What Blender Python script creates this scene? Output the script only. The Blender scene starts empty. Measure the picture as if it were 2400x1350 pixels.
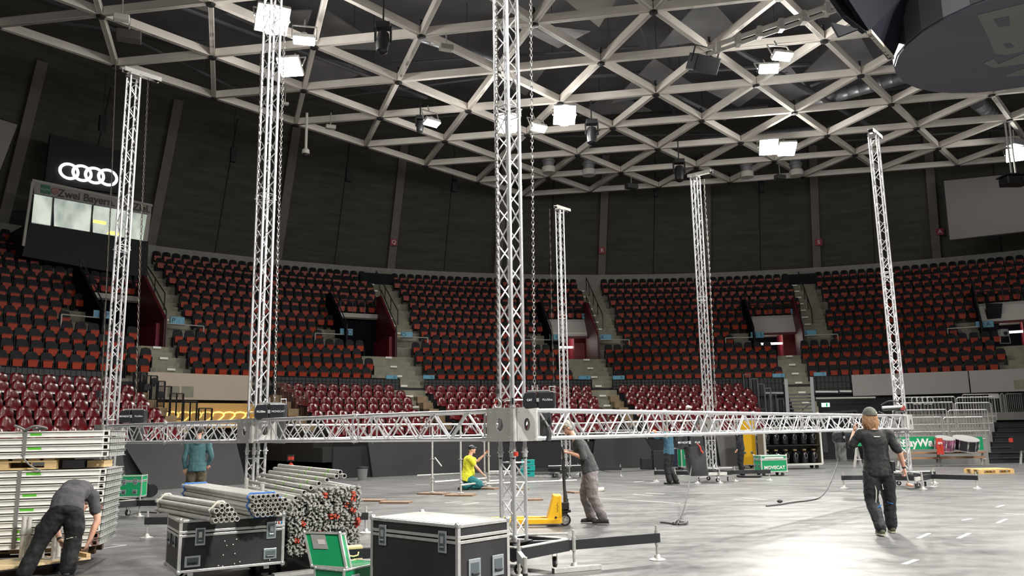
import bpy, bmesh, math, random
from mathutils import Vector, Matrix
from math import sin, cos, pi, radians as RD
random.seed(7)
S = bpy.context.scene
COL = S.collection

# ------------------------------------------------------------------ camera
FPX, PITCH, ROLL = 1906.85, RD(10.025), RD(-0.935)
CAMZ = 1.6
_r0 = Vector((1, 0, 0)); _u0 = Vector((0, -sin(PITCH), cos(PITCH))); FW = Vector((0, cos(PITCH), sin(PITCH)))
RT = cos(ROLL) * _r0 + sin(ROLL) * _u0
UP = -sin(ROLL) * _r0 + cos(ROLL) * _u0
cam_d = bpy.data.cameras.new('camera')
cam_d.sensor_fit = 'HORIZONTAL'; cam_d.sensor_width = 36.0; cam_d.lens = FPX / 2400 * 36.0
cam_d.clip_end = 500
cam = bpy.data.objects.new('camera', cam_d); COL.objects.link(cam)
M = Matrix((( RT.x, UP.x, -FW.x, 0), (RT.y, UP.y, -FW.y, 0), (RT.z, UP.z, -FW.z, CAMZ), (0, 0, 0, 1)))
cam.matrix_world = M
S.camera = cam

# ------------------------------------------------------------------ world, view
w = bpy.data.worlds.new('dark_hall'); S.world = w; w.use_nodes = True
w.node_tree.nodes['Background'].inputs[0].default_value = (0.62, 0.60, 0.57, 1)
w.node_tree.nodes['Background'].inputs[1].default_value = 0.13
S.view_settings.view_transform = 'Standard'
S.view_settings.look = 'None'
S.view_settings.gamma = 1.0
S.view_settings.use_curve_mapping = False
S.view_settings.exposure = 0.32
S.cycles.max_bounces = 6
S.cycles.diffuse_bounces = 3
S.cycles.glossy_bounces = 3
S.cycles.caustics_reflective = False
S.cycles.caustics_refractive = False
S.cycles.sample_clamp_indirect = 6.0
S.cycles.use_denoising = True

# ------------------------------------------------------------------ floodlights (the hall's own work lights, under the lattice)
# position, aim point on the floor, watts
FLOODS = [
    ((-7.70, 24.7, 15.0), (-3.0, 15.0, 0), 'A1'), ((-7.05, 26.2, 15.0), (-6.0, 22.0, 0), 'A2'), ((-8.10, 28.2, 15.0), (-9.0, 18.0, 0), 'A3'),
    ((-3.40, 34.0, 15.0), (0.0, 30.0, 0), 'B0'), ((-0.10, 34.1, 15.0), (0.5, 20.0, 0), 'B1'), ((1.35, 34.8, 15.0), (6.0, 27.0, 0), 'B2'), ((2.40, 33.3, 15.0), (3.0, 18.0, 0), 'B3'),
    ((9.90, 29.0, 15.0), (9.0, 14.0, 0), 'C1'), ((10.10, 28.0, 15.0), (12.0, 20.0, 0), 'C2'),
    ((12.60, 37.8, 15.0), (10.0, 24.0, 0), 'D1'), ((13.60, 38.1, 15.0), (13.0, 27.0, 0), 'D2'),
    ((25.60, 39.5, 15.0), (18.0, 24.0, 0), 'E1'),
    # the same ring of fittings goes on above and behind the viewpoint
    ((17.5, 13.0, 15.0), (7.0, 12.0, 0), 'F1'), ((17.5, 11.8, 15.0), (9.0, 19.0, 0), 'F2'),
    ((9.0, -2.0, 15.0), (3.5, 9.0, 0), 'G1'), ((10.3, -2.2, 15.0), (8.0, 10.0, 0), 'G2'),
    ((-6.0, 3.0, 15.0), (-3.5, 12.5, 0), 'H1'), ((24.0, 26.0, 15.0), (14.0, 26.0, 0), 'I1'),
]
FLOOD_W = {'A1': 2000, 'A2': 1500, 'A3': 1600, 'B0': 1500, 'B1': 2600, 'B2': 2200, 'B3': 2600, 'C1': 3200, 'C2': 2600, 'D1': 2600, 'D2': 2600,
           'E1': 3000, 'F1': 8000, 'F2': 7000, 'G1': 5200, 'G2': 7500, 'H1': 2200, 'I1': 6000}
FLOOD_SCALE = 1.35
def flood_lamp(tag, pos, aim):
    ld = bpy.data.lights.new('floodlight_lamp', 'SPOT')
    ld.energy = FLOOD_W[tag] * FLOOD_SCALE; ld.spot_size = RD(108); ld.spot_blend = 0.85
    ld.shadow_soft_size = 0.28; ld.color = (1.0, 0.965, 0.90)
    lo = bpy.data.objects.new('floodlight_lamp', ld); COL.objects.link(lo)
    d = (Vector(aim) - Vector(pos)).normalized()
    lo.location = Vector(pos) + d * 0.16
    lo.rotation_euler = d.to_track_quat('-Z', 'Y').to_euler()
    # added point light below each flood, brightens the lattice
    sd = bpy.data.lights.new('lattice_fill_light', 'POINT'); sd.energy = 125; sd.shadow_soft_size = 0.35; sd.color = ld.color
    so = bpy.data.objects.new('lattice_fill_light', sd); COL.objects.link(so); so.location = Vector(pos) + d * 0.75
    return lo
for _p, _a, _t in FLOODS:
    flood_lamp(_t, _p, _a)

# ------------------------------------------------------------------ pixel helpers (2400 x 1350 frame of the photograph)
def ray(x, y):
    return RT * ((x - 1200) / FPX) - UP * ((y - 675) / FPX) + FW
def atz(x, y, z=0.0):
    d = ray(x, y); t = (z - CAMZ) / d.z
    return Vector((d.x * t, d.y * t, z))
def atd(x, y, Y):
    d = ray(x, y); t = Y / d.y
    return Vector((d.x * t, Y, CAMZ + d.z * t))
def atplane(x, y, P, n):
    d = ray(x, y); o = Vector((0, 0, CAMZ)); t = n.dot(P - o) / n.dot(d)
    return o + d * t
HC = Vector((8.9, 10.6, 0))                 # centre of the round hall
def pol(a, r, z=0.0):
    return Vector((HC.x + r * cos(RD(a)), HC.y + r * sin(RD(a)), z))
def oncyl(x, y, r):
    d = ray(x, y); a = d.x**2 + d.y**2; b = -(d.x*HC.x + d.y*HC.y); c = HC.x**2 + HC.y**2 - r*r
    t = (-b + math.sqrt(b*b - a*c)) / a
    return Vector((d.x*t, d.y*t, CAMZ + d.z*t))
def ang_of(p):
    return math.degrees(math.atan2(p.y - HC.y, p.x - HC.x))

# ------------------------------------------------------------------ materials
MATS = {}
def mat(name, col, rough=0.6, metal=0.0, spec=0.5, emit=None, emit_s=0.0, noise=None, bump=None, coat=0.0):
    if name in MATS: return MATS[name]
    m = bpy.data.materials.new(name); m.use_nodes = True
    nt = m.node_tree; b = nt.nodes['Principled BSDF']
    b.inputs['Base Color'].default_value = (*col, 1); b.inputs['Roughness'].default_value = rough
    b.inputs['Metallic'].default_value = metal; b.inputs['Specular IOR Level'].default_value = spec
    if coat: b.inputs['Coat Weight'].default_value = coat; b.inputs['Coat Roughness'].default_value = 0.08
    if emit: b.inputs['Emission Color'].default_value = (*emit, 1); b.inputs['Emission Strength'].default_value = emit_s
    if noise:
        sc, amt = noise[0], noise[1]
        tc = nt.nodes.new('ShaderNodeTexCoord'); mp = nt.nodes.new('ShaderNodeMapping'); n = nt.nodes.new('ShaderNodeTexNoise')
        mp.inputs['Scale'].default_value = noise[2] if len(noise) > 2 else (1, 1, 1)
        n.inputs['Scale'].default_value = sc; n.inputs['Detail'].default_value = 5
        nt.links.new(tc.outputs['Object'], mp.inputs[0]); nt.links.new(mp.outputs[0], n.inputs['Vector'])
        cr = nt.nodes.new('ShaderNodeValToRGB')
        cr.color_ramp.elements[0].position = 0.3; cr.color_ramp.elements[1].position = 0.7
        cr.color_ramp.elements[0].color = (*[max(0, c * (1 - amt)) for c in col], 1)
        cr.color_ramp.elements[1].color = (*[min(1, c * (1 + amt)) for c in col], 1)
        nt.links.new(n.outputs['Fac'], cr.inputs[0]); nt.links.new(cr.outputs[0], b.inputs['Base Color'])
        if bump:
            bp = nt.nodes.new('ShaderNodeBump'); bp.inputs['Strength'].default_value = bump; bp.inputs['Distance'].default_value = 0.02
            nt.links.new(n.outputs['Fac'], bp.inputs['Height']); nt.links.new(bp.outputs[0], b.inputs['Normal'])
    MATS[name] = m
    return m

alu = mat('brushed_aluminium', (0.78, 0.78, 0.80), 0.34, 0.75, noise=(9, 0.10))
aludull = mat('dull_aluminium', (0.60, 0.60, 0.58), 0.5, 0.45, noise=(14, 0.15))
aluplate = mat('aluminium_plate', (0.62, 0.61, 0.59), 0.42, 0.6, noise=(6, 0.08))
galv = mat('galvanised_steel', (0.50, 0.50, 0.48), 0.5, 0.55, noise=(25, 0.18))
tubemat = mat('scaffold_tube_steel', (0.62, 0.61, 0.58), 0.45, 0.35, noise=(5, 0.15, (1, 1, 1)))
tubein = mat('tube_inside', (0.10, 0.09, 0.085), 0.7)
chain_m = mat('chain_steel', (0.40, 0.39, 0.37), 0.35, 0.8)
blackmetal = mat('black_powder_coat', (0.022, 0.023, 0.026), 0.45, 0.1)
blackplastic = mat('black_plastic', (0.016, 0.017, 0.02), 0.38)
rubber = mat('black_rubber', (0.02, 0.02, 0.02), 0.8)
boltm = mat('zinc_bolt', (0.8, 0.8, 0.8), 0.3, 0.7)
concrete = mat('stand_concrete', (0.20, 0.19, 0.155), 0.85, noise=(3, 0.18))
concrete_l = mat('pale_concrete', (0.30, 0.29, 0.27), 0.85, noise=(3, 0.1))
wood = mat('pine_wood', (0.62, 0.44, 0.22), 0.65, noise=(6, 0.2, (1, 8, 8)))
woodpl = mat('plywood', (0.68, 0.53, 0.30), 0.6, noise=(4, 0.14, (6, 1, 1)))
oldwood = mat('weathered_board', (0.20, 0.13, 0.085), 0.8, noise=(6, 0.3, (8, 1, 1)))
white = mat('white_paint', (0.72, 0.72, 0.70), 0.5)
green = mat('green_laminate', (0.01, 0.30, 0.11), 0.35)
yellowp = mat('yellow_lacquer', (0.85, 0.48, 0.02), 0.35)
redp = mat('red_lacquer', (0.55, 0.05, 0.03), 0.4)
bluep = mat('blue_plastic', (0.02, 0.05, 0.30), 0.4)

# ------------------------------------------------------------------ mesh builder
def frame_from(d, up=Vector((0, 0, 1))):
    d = d.normalized()
    if abs(d.dot(up)) > 0.999: up = Vector((0, 1, 0))
    x = d.cross(up).normalized(); y = x.cross(d).normalized()
    return x, y, d
class MB:
    def __init__(s): s.v = []; s.f = []
    def add(s, vs, fs):
        n = len(s.v); s.v += [Vector(v) for v in vs]; s.f += [tuple(i + n for i in f) for f in fs]; return s
    def box(s, c, size, rz=0.0):
        c = Vector(c); x, y, z = [a / 2 for a in size]; ca, sa = cos(rz), sin(rz)
        vs = [c + Vector((ca*i*x - sa*j*y, sa*i*x + ca*j*y, k*z)) for k in (-1, 1) for j in (-1, 1) for i in (-1, 1)]
        return s.add(vs, [(0, 2, 3, 1), (4, 5, 7, 6), (0, 1, 5, 4), (2, 6, 7, 3), (0, 4, 6, 2), (1, 3, 7, 5)])
    def obb(s, c, X, Y, Z):
        c = Vector(c); X, Y, Z = Vector(X), Vector(Y), Vector(Z)
        vs = [c + X*i + Y*j + Z*k for k in (-1, 1) for j in (-1, 1) for i in (-1, 1)]
        return s.add(vs, [(0, 2, 3, 1), (4, 5, 7, 6), (0, 1, 5, 4), (2, 6, 7, 3), (0, 4, 6, 2), (1, 3, 7, 5)])
    def bar(s, p, q, w, h, up=Vector((0, 0, 1))):
        p, q = Vector(p), Vector(q); x, y, d = frame_from(q - p, up)
        return s.obb((p + q) / 2, x * w / 2, y * h / 2, (q - p) / 2)
    def tube(s, p, q, r, n=8, r2=None, cap=True):
        p, q = Vector(p), Vector(q); x, y, d = frame_from(q - p); r2 = r if r2 is None else r2
        vs = [p + (x*cos(2*pi*i/n) + y*sin(2*pi*i/n)) * r for i in range(n)] + [q + (x*cos(2*pi*i/n) + y*sin(2*pi*i/n)) * r2 for i in range(n)]
        fs = [(i, (i+1) % n, n + (i+1) % n, n + i) for i in range(n)]
        if cap: fs += [tuple(range(n))[::-1], tuple(range(n, 2*n))]
        return s.add(vs, fs)
    def pipe(s, p, q, ro, ri, n=14):
        p, q = Vector(p), Vector(q); x, y, d = frame_from(q - p)
        c = [(x*cos(2*pi*i/n) + y*sin(2*pi*i/n)) for i in range(n)]
        vs = [p + a*ro for a in c] + [q + a*ro for a in c] + [q + a*ri for a in c] + [p + a*ri for a in c]
        fs = []
        for i in range(n):
            j = (i+1) % n
            for k in range(4):
                a, b = k*n, ((k+1) % 4)*n
                fs.append((a+i, a+j, b+j, b+i))
        return s.add(vs, fs)
    def path(s, pts, r, n=8, closed=False, cap=True):
        pts = [Vector(p) for p in pts]; N = len(pts); rs = r if isinstance(r, (list, tuple)) else [r]*N
        vs = []; ux = None
        for k in range(N):
            a = pts[(k-1) % N] if (closed or k > 0) else pts[k]; b = pts[(k+1) % N] if (closed or k < N-1) else pts[k]
            d = (b - a).normalized()
            if ux is None: x, y, d = frame_from(d)
            else:
                x = (ux - d * ux.dot(d)).normalized(); y = d.cross(x)
            ux = x
            vs += [pts[k] + (x*cos(2*pi*i/n) + y*sin(2*pi*i/n)) * rs[k] for i in range(n)]
        fs = []
        for k in range(N if closed else N-1):
            a, b = k*n, ((k+1) % N)*n
            fs += [(a+i, a+(i+1) % n, b+(i+1) % n, b+i) for i in range(n)]
        if cap and not closed: fs += [tuple(range(n))[::-1], tuple(range((N-1)*n, N*n))]
        return s.add(vs, fs)
    def lathe(s, prof, o=(0, 0, 0), ax=(0, 0, 1), n=16):
        o = Vector(o); x, y, d = frame_from(Vector(ax)); vs = []; N = len(prof)
        for r, z in prof: vs += [o + d*z + (x*cos(2*pi*i/n) + y*sin(2*pi*i/n)) * max(r, 1e-4) for i in range(n)]
        fs = []
        for k in range(N-1): fs += [(k*n+i, k*n+(i+1) % n, (k+1)*n+(i+1) % n, (k+1)*n+i) for i in range(n)]
        fs += [tuple(range(n))[::-1], tuple(range((N-1)*n, N*n))]
        return s.add(vs, fs)
    def ball(s, c, r, n=10, m=7, sc=(1, 1, 1)):
        c = Vector(c); vs = [c + Vector((0, 0, -r*sc[2]))]; 
        for k in range(1, m):
            t = -pi/2 + pi*k/m
            vs += [c + Vector((r*sc[0]*cos(t)*cos(2*pi*i/n), r*sc[1]*cos(t)*sin(2*pi*i/n), r*sc[2]*sin(t))) for i in range(n)]
        vs.append(c + Vector((0, 0, r*sc[2]))); L = len(vs) - 1; fs = []
        fs += [(0, 1 + (i+1) % n, 1 + i) for i in range(n)]
        for k in range(m-2): fs += [(1+k*n+i, 1+k*n+(i+1) % n, 1+(k+1)*n+(i+1) % n, 1+(k+1)*n+i) for i in range(n)]
        fs += [(L, 1+(m-2)*n+i, 1+(m-2)*n+(i+1) % n) for i in range(n)]
        return s.add(vs, fs)
    def prism(s, poly, o, ux, uy, dep):
        """poly: (u,v) list, extruded along dep (vector)"""
        o, ux, uy, dep = Vector(o), Vector(ux), Vector(uy), Vector(dep); n = len(poly)
        a = [o + ux*u + uy*v for u, v in poly]; vs = a + [p + dep for p in a]
        fs = [(i, (i+1) % n, n+(i+1) % n, n+i) for i in range(n)] + [tuple(range(n))[::-1], tuple(range(n, 2*n))]
        return s.add(vs, fs)
    def holeplate(s, o, ux, uy, nrm, hw, hh, rx, ry, t, n=20):
        """rectangular plate centred on o with an oval hole"""
        o, ux, uy, nrm = map(Vector, (o, ux, uy, nrm)); out = []; inn = []
        for i in range(n):
            a = 2*pi*i/n; c, q = cos(a), sin(a); k = 1 / max(abs(c)/1.0, abs(q)/1.0)
            out.append(o + ux*hw*c*k + uy*hh*q*k); inn.append(o + ux*rx*c + uy*ry*q)
        vs = out + inn + [p + nrm*t for p in out] + [p + nrm*t for p in inn]; fs = []
        for i in range(n):
            j = (i+1) % n
            fs += [(i, n+i, n+j, j), (2*n+i, 2*n+j, 3*n+j, 3*n+i), (i, j, 2*n+j, 2*n+i), (n+i, 3*n+i, 3*n+j, n+j)]
        s.add(vs, fs)
        return s
    def arc(s, a0, a1, r0, r1, z0, z1, step=1.0):
        """ring-sector block about the hall centre"""
        n = max(1, int(math.ceil(abs(a1-a0)/step))); vs = []
        for i in range(n+1):
            a = a0 + (a1-a0)*i/n
            vs += [pol(a, r0, z0), pol(a, r1, z0), pol(a, r1, z1), pol(a, r0, z1)]
        fs = []
        for i in range(n):
            b = i*4
            for k in range(4):
                j = (k+1) % 4; fs.append((b+k, b+j, b+4+j, b+4+k))
        fs += [(0, 3, 2, 1), (n*4, n*4+1, n*4+2, n*4+3)]
        return s.add(vs, fs)
    def build(s, name, m, parent=None, world=False, smooth=False, bevel=0.0, kind=None):
        me = bpy.data.meshes.new(name)
        vs = s.v
        if parent is not None and world:
            inv = parent_matrix(parent).inverted(); vs = [inv @ v for v in s.v]
        me.from_pydata([tuple(v) for v in vs], [], s.f); me.validate(verbose=False)
        bm = bmesh.new(); bm.from_mesh(me); bmesh.ops.recalc_face_normals(bm, faces=bm.faces); bm.to_mesh(me); bm.free()
        me.materials.append(m)
        if smooth:
            me.polygons.foreach_set('use_smooth', [True]*len(me.polygons))
            try: me.set_sharp_from_angle(angle=RD(40))
            except Exception: pass
        o = bpy.data.objects.new(name, me); COL.objects.link(o)
        if parent is not None: o.parent = parent
        if bevel:
            b = o.modifiers.new('bevel', 'BEVEL'); b.width = bevel; b.segments = 2; b.limit_method = 'ANGLE'
        if kind: o['kind'] = kind
        return o
def parent_matrix(o):
    m = Matrix.Translation(o.location) @ o.rotation_euler.to_matrix().to_4x4()
    return (parent_matrix(o.parent) @ m) if o.parent else m
def tag(o, label=None, cat=None, group=None, kind=None):
    if label: o['label'] = label
    if cat: o['category'] = cat
    if group: o['group'] = group
    if kind: o['kind'] = kind
    return o
def thing(name, label, cat, loc=(0, 0, 0), rz=0.0, group=None, rot=None):
    o = bpy.data.objects.new(name, None); COL.objects.link(o); o.empty_display_size = 0.1
    o.location = loc; o.rotation_euler = rot if rot else (0, 0, rz)
    return tag(o, label, cat, group)
def copy_tree(o, parent=None):
    c = o.copy(); COL.objects.link(c); c.parent = parent
    for ch in list(o.children): copy_tree(ch, c)
    return c
def text(body, size, m, parent, loc, rot, name='lettering', ext=0.002, align='CENTER', sx=1.0, bold=0.0):
    cu = bpy.data.curves.new(name, 'FONT'); cu.body = body; cu.size = size; cu.extrude = ext; cu.align_x = align; cu.align_y = 'CENTER'
    cu.materials.append(m); cu.offset = bold
    tmp = bpy.data.objects.new('lettering_curve', cu); me = bpy.data.meshes.new_from_object(tmp); bpy.data.objects.remove(tmp)
    me.name = name
    if not me.materials: me.materials.append(m)
    o = bpy.data.objects.new(name, me); COL.objects.link(o); o.parent = parent; o.location = loc; o.rotation_euler = rot; o.scale = (sx, 1, 1)
    return o
ORD = ['first', 'second', 'third', 'fourth', 'fifth', 'sixth', 'seventh', 'eighth', 'ninth', 'tenth', 'eleventh', 'twelfth', 'thirteenth', 'fourteenth',
       'fifteenth', 'sixteenth', 'seventeenth', 'eighteenth', 'nineteenth', 'twentieth']
def ordn(i):
    if i < 20: return ORD[i]
    t = {2: 'twenty', 3: 'thirty', 4: 'forty', 5: 'fifty', 6: 'sixty'}[(i+1)//10]; u = (i+1) % 10
    return (t + '-' + ORD[u-1]) if u else {20: 'twentieth', 30: 'thirtieth', 40: 'fortieth', 50: 'fiftieth', 60: 'sixtieth'}[i+1]
# ================================================================== THE SETTING
# floor
fm = mat('grey_sports_floor', (0.30, 0.30, 0.305), 0.42)
nt = fm.node_tree; b = nt.nodes['Principled BSDF']
tc = nt.nodes.new('ShaderNodeTexCoord')
def _noise(sc, scale=(1, 1, 1), det=6, rot=0.0):
    mp = nt.nodes.new('ShaderNodeMapping'); mp.inputs['Scale'].default_value = scale; mp.inputs['Rotation'].default_value = (0, 0, rot)
    n = nt.nodes.new('ShaderNodeTexNoise'); n.inputs['Scale'].default_value = sc; n.inputs['Detail'].default_value = det
    nt.links.new(tc.outputs['Object'], mp.inputs[0]); nt.links.new(mp.outputs[0], n.inputs['Vector']); return n
n1 = _noise(0.9, (1, 2.6, 1), 8, 0.5); n2 = _noise(6, (1, 1, 1), 8)
cr = nt.nodes.new('ShaderNodeValToRGB'); cr.color_ramp.elements[0].position = 0.35; cr.color_ramp.elements[1].position = 0.68
cr.color_ramp.elements[0].color = (0.095, 0.096, 0.10, 1); cr.color_ramp.elements[1].color = (0.165, 0.165, 0.162, 1)
mx = nt.nodes.new('ShaderNodeMix'); mx.data_type = 'FLOAT'; mx.inputs[0].default_value = 0.4
nt.links.new(n1.outputs['Fac'], mx.inputs[2]); nt.links.new(n2.outputs['Fac'], mx.inputs[3]); nt.links.new(mx.outputs[0], cr.inputs[0])
nt.links.new(cr.outputs[0], b.inputs['Base Color'])
rr = nt.nodes.new('ShaderNodeMapRange'); rr.inputs[1].default_value = 0.3; rr.inputs[2].default_value = 0.7; rr.inputs[3].default_value = 0.27; rr.inputs[4].default_value = 0.46
nt.links.new(mx.outputs[0], rr.inputs[0]); nt.links.new(rr.outputs[0], b.inputs['Roughness'])
MB().lathe([(0.01, -0.2), (44, -0.2), (44, 0.0), (0.01, 0.0)], (HC.x, HC.y, 0), n=72).build('floor', fm, kind='structure')

# tape marks on the floor: one white strip each
tapem = mat('white_floor_tape', (0.75, 0.75, 0.73), 0.5)
def tape(p, q, wd, label, n=[0]):
    a, c = atz(*p), atz(*q); c_ = (a + c) / 2; n[0] += 1
    t = MB().bar(a - c_ + Vector((0, 0, 0.0015)), c - c_ + Vector((0, 0, 0.0015)), wd, 0.002)
    o = t.build('floor_tape', tapem); o.location = (c_.x, c_.y, 0.001)
    return tag(o, label, 'tape', 'white tape marks on the floor')
for p, q, wd, lb in [
    ((2010, 1312), (2048, 1302), .055, 'short white tape strip on the floor, first below the walking man'),
    ((2118, 1323), (2148, 1312), .06, 'short white tape strip nearest the bottom edge, below the walking man'),
    ((2152, 1262), (2178, 1250), .055, 'short white tape strip just beside the walking man’s shoes'),
    ((2246, 1262), (2272, 1250), .055, 'short white tape strip on open floor, second beside the walking man'),
    ((2256, 1220), (2275, 1216), .05, 'thin white tape strip in open floor below the wooden pallet'),
    ((2338, 1226), (2358, 1217), .05, 'short white tape strip near the frame edge, lower of two'),
    ((2336, 1189), (2352, 1184), .05, 'short white tape strip near the frame edge, upper of two'),
    ((2355, 1204), (2400, 1206), .03, 'long thin white tape line running out at the frame edge'),
    ((1405, 1168), (1595, 1180), .03, 'long thin white tape line behind the grey-trousered man'),
    ((1484, 1159), (1529, 1162), .04, 'white tape dash behind the long line, beside its twin'),
    ((1514, 1156), (1557, 1158), .04, 'white tape dash behind the long line, farther of two'),
    ((1720, 1171), (1775, 1175), .035, 'white tape dash in mid floor near the cable end, lower one'),
    ((1745, 1168), (1798, 1172), .035, 'white tape dash in mid floor near the cable end, upper one'),
    ((1486, 1130), (1509, 1128), .05, 'white tape dash in front of the lamp rack'),
    ((1524, 1132), (1546, 1129), .05, 'white tape dash beside the man in the blue jacket'),
    ((826, 1205), (872, 1200), .03, 'white tape line behind the black case with the bare top'),
    ((1043, 1179), (1081, 1175), .03, 'white tape line in front of the kneeling man, left of two'),
    ((1086, 1183), (1122, 1178), .03, 'white tape line in front of the kneeling man, right of two'),
    ((1142, 1158), (1165, 1157), .07, 'wide white tape patch beside the scaffold frame boards'),
    ((975, 1135), (1005, 1136), .04, 'white tape dash in front of the sloping grey wall panel'),
    ((262, 1277), (296, 1278), .02, 'thin white line beside the stack of scaffold decks, shorter of two'),
    ((222, 1288), (296, 1278), .02, 'thin white line leading from the deck stack, longer of two'),
    ((1640, 1119), (1658, 1117), .05, 'white tape dash in front of the tower with the chain bag'),
    ((1595, 1115), (1615, 1112), .04, 'white tape dash beside the blue jacketed man’s shoes'),
]:
    tape(p, q, wd, lb)

# ---- the leaning timber-panel wall with concrete ribs
WZ0, WZ1 = 11.75, 21.6
WR = lambda z: 43.19 - 0.43 * (z - 11.6)
wallm = mat('grey_green_timber_wall', (0.080, 0.078, 0.064), 0.8)
nt = wallm.node_tree; b = nt.nodes['Principled BSDF']; tc = nt.nodes.new('ShaderNodeTexCoord')
sep = nt.nodes.new('ShaderNodeSeparateXYZ'); nt.links.new(tc.outputs['Object'], sep.inputs[0])
mp = nt.nodes.new('ShaderNodeMapping'); mp.inputs['Scale'].default_value = (0.35, 0.35, 3.0); nt.links.new(tc.outputs['Object'], mp.inputs[0])
nz = nt.nodes.new('ShaderNodeTexNoise'); nz.inputs['Scale'].default_value = 1.5; nz.inputs['Detail'].default_value = 6; nt.links.new(mp.outputs[0], nz.inputs['Vector'])
wv = nt.nodes.new('ShaderNodeMath'); wv.operation = 'PINGPONG'; wv.inputs[1].default_value = 0.15; nt.links.new(sep.outputs[2], wv.inputs[0])
lt = nt.nodes.new('ShaderNodeMath'); lt.operation = 'LESS_THAN'; lt.inputs[1].default_value = 0.006; nt.links.new(wv.outputs[0], lt.inputs[0])
cr = nt.nodes.new('ShaderNodeValToRGB'); cr.color_ramp.elements[0].position = 0.35; cr.color_ramp.elements[1].position = 0.7
cr.color_ramp.elements[0].color = (0.058, 0.057, 0.048, 1); cr.color_ramp.elements[1].color = (0.092, 0.089, 0.075, 1)
nt.links.new(nz.outputs['Fac'], cr.inputs[0])
mx = nt.nodes.new('ShaderNodeMix'); mx.data_type = 'RGBA'; nt.links.new(lt.outputs[0], mx.inputs[0]); nt.links.new(cr.outputs[0], mx.inputs[6]); mx.inputs[7].default_value = (0.065, 0.063, 0.052, 1)
nt.links.new(mx.outputs[2], b.inputs['Base Color'])
mb = MB(); n = 92; vs = []
for i in range(n+1):
    a = 5 + 185*i/n
    for z in (WZ0, WZ1): vs.append(pol(a, WR(z), z))
    for z in (WZ1, WZ0): vs.append(pol(a, WR(z) + 0.4, z))
fs = []
for i in range(n):
    for k in range(4): j = (k+1) % 4; fs.append((4*i+k, 4*i+j, 4*i+4+j, 4*i+4+k))
mb.add(vs, fs).build('wall_back', wallm, kind='structure')
# ribs
ribm = mat('rib_concrete', (0.19, 0.165, 0.15), 0.8, noise=(2, 0.1))
letter_plate = mat('red_letter_plate', (0.32, 0.02, 0.05), 0.5); letter_w = mat('pale_lettering', (0.7, 0.68, 0.66), 0.5)
rib_letters = {93.9: 'R', 112.6: 'Q', 75.1: 'S', 65.8: 'A'}
seamm = mat('panel_seam_dark', (0.02, 0.02, 0.02), 0.9)
k = 0
for i in range(-5, 8):
    a = 93.9 + 9.38*i
    mb = MB(); w_ = 0.42
    for z0, z1 in ((11.6, 19.05),):
        c0, c1 = pol(a, WR(z0) - 0.12, z0), pol(a, WR(z1) - 0.12, z1)
        t = Vector((-sin(RD(a)), cos(RD(a)), 0)); nrm = Vector((-cos(RD(a)), -sin(RD(a)), 0))
        mb.obb((c0 + c1)/2, t*w_/2*1.15, nrm*0.22, (c1 - c0)/2)
    k += 1
    o = mb.build('trim_%d' % k, ribm, kind='structure')
    if i in (0, 1, 2, -1, -2, -3, 3, 4, -4):
        # middle seam of the timber bay beside the rib
        am = a + 4.69; c0, c1 = pol(am, WR(11.8) - 0.005, 11.8), pol(am, WR(18.9) - 0.005, 18.9)
        t = Vector((-sin(RD(am)), cos(RD(am)), 0)); nrm = Vector((-cos(RD(am)), -sin(RD(am)), 0))
        MB().obb((c0+c1)/2, t*0.03, nrm*0.02, (c1-c0)/2).build('panel_seam', seamm, o)
for (px_, py_, L, big) in ((923, 568, 'Q', 1), (1411, 587, 'R', 1), (1919, 568, 'S', 1), (2203, 543, 'A', 1)):
    p = oncyl(px_, py_, 42.0); p = oncyl(px_, py_, WR(p.z) - 0.42); a = ang_of(p)
    t = thing('section_letter_plate', 'small dark red plate with the letter %s on a concrete rib' % L, 'sign', p, RD(a - 90), 'letter plates on the ribs')
    # local -y faces hall centre after rotation: x tangent
    MB().box((0, 0, 0), (0.42, 0.03, 0.42)).build('plate', letter_plate, t)
    text(L, 0.34, letter_w, t, (0, -0.02, 0), (pi/2, 0, 0), bold=0.006)
# pale plinth strip under the wall
MB().arc(40, 170, 42.7, 43.6, 9.5, 11.80).build('trim_30', concrete_l, kind='structure')

# ---- roof deck above the lattice and things in the void
deckm = mat('dark_roof_deck', (0.22, 0.22, 0.235), 0.8, noise=(0.25, 0.35))
MB().lathe([(0.01, 22.2), (46, 21.6), (46, 21.9), (0.01, 22.6)], (HC.x, HC.y, 0), n=48).build('ceiling', deckm, kind='structure')
# ring wall closing the void

# ---- lattice of the suspended ceiling
SC = 1.2
LO = Vector((-18.78, 23.256)); E1 = Vector((3.459, -0.66)); _c, _s = cos(1.054), sin(1.054)
E2 = Vector((_c*E1.x - _s*E1.y, _s*E1.x + _c*E1.y)); DC = Vector((6.326, 19.244))
def node(a, b_):
    p = LO + E1*a + E2*b_; r2 = (p - DC).length_squared
    return Vector((p.x*SC, p.y*SC, CAMZ + (12 + 0.000371*r2)*SC))
latm = mat('lattice_cream_paint', (0.85, 0.80, 0.74), 0.55, noise=(1.2, 0.06))
capm = mat('node_black', (0.02, 0.02, 0.022), 0.5)
NH = 9
def inhex(a, b_):
    da, db = a - (1+NH), b_ - (7-NH)
    return abs(da) <= NH and abs(db) <= NH and abs(da+db) <= NH
nodes = [(a, b_) for a in range(-2, 22) for b_ in range(-14, 9) if inhex(a, b_)]
def vis(p, mrg=160):
    d = p - Vector((0, 0, CAMZ)); z = d.dot(FW)
    if z < 1: return None
    x = 1200 + FPX*d.dot(RT)/z; y = 675 - FPX*d.dot(UP)/z
    return (x, y, z) if -mrg < x < 2400+mrg and -mrg < y < 1350+mrg else None
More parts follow.
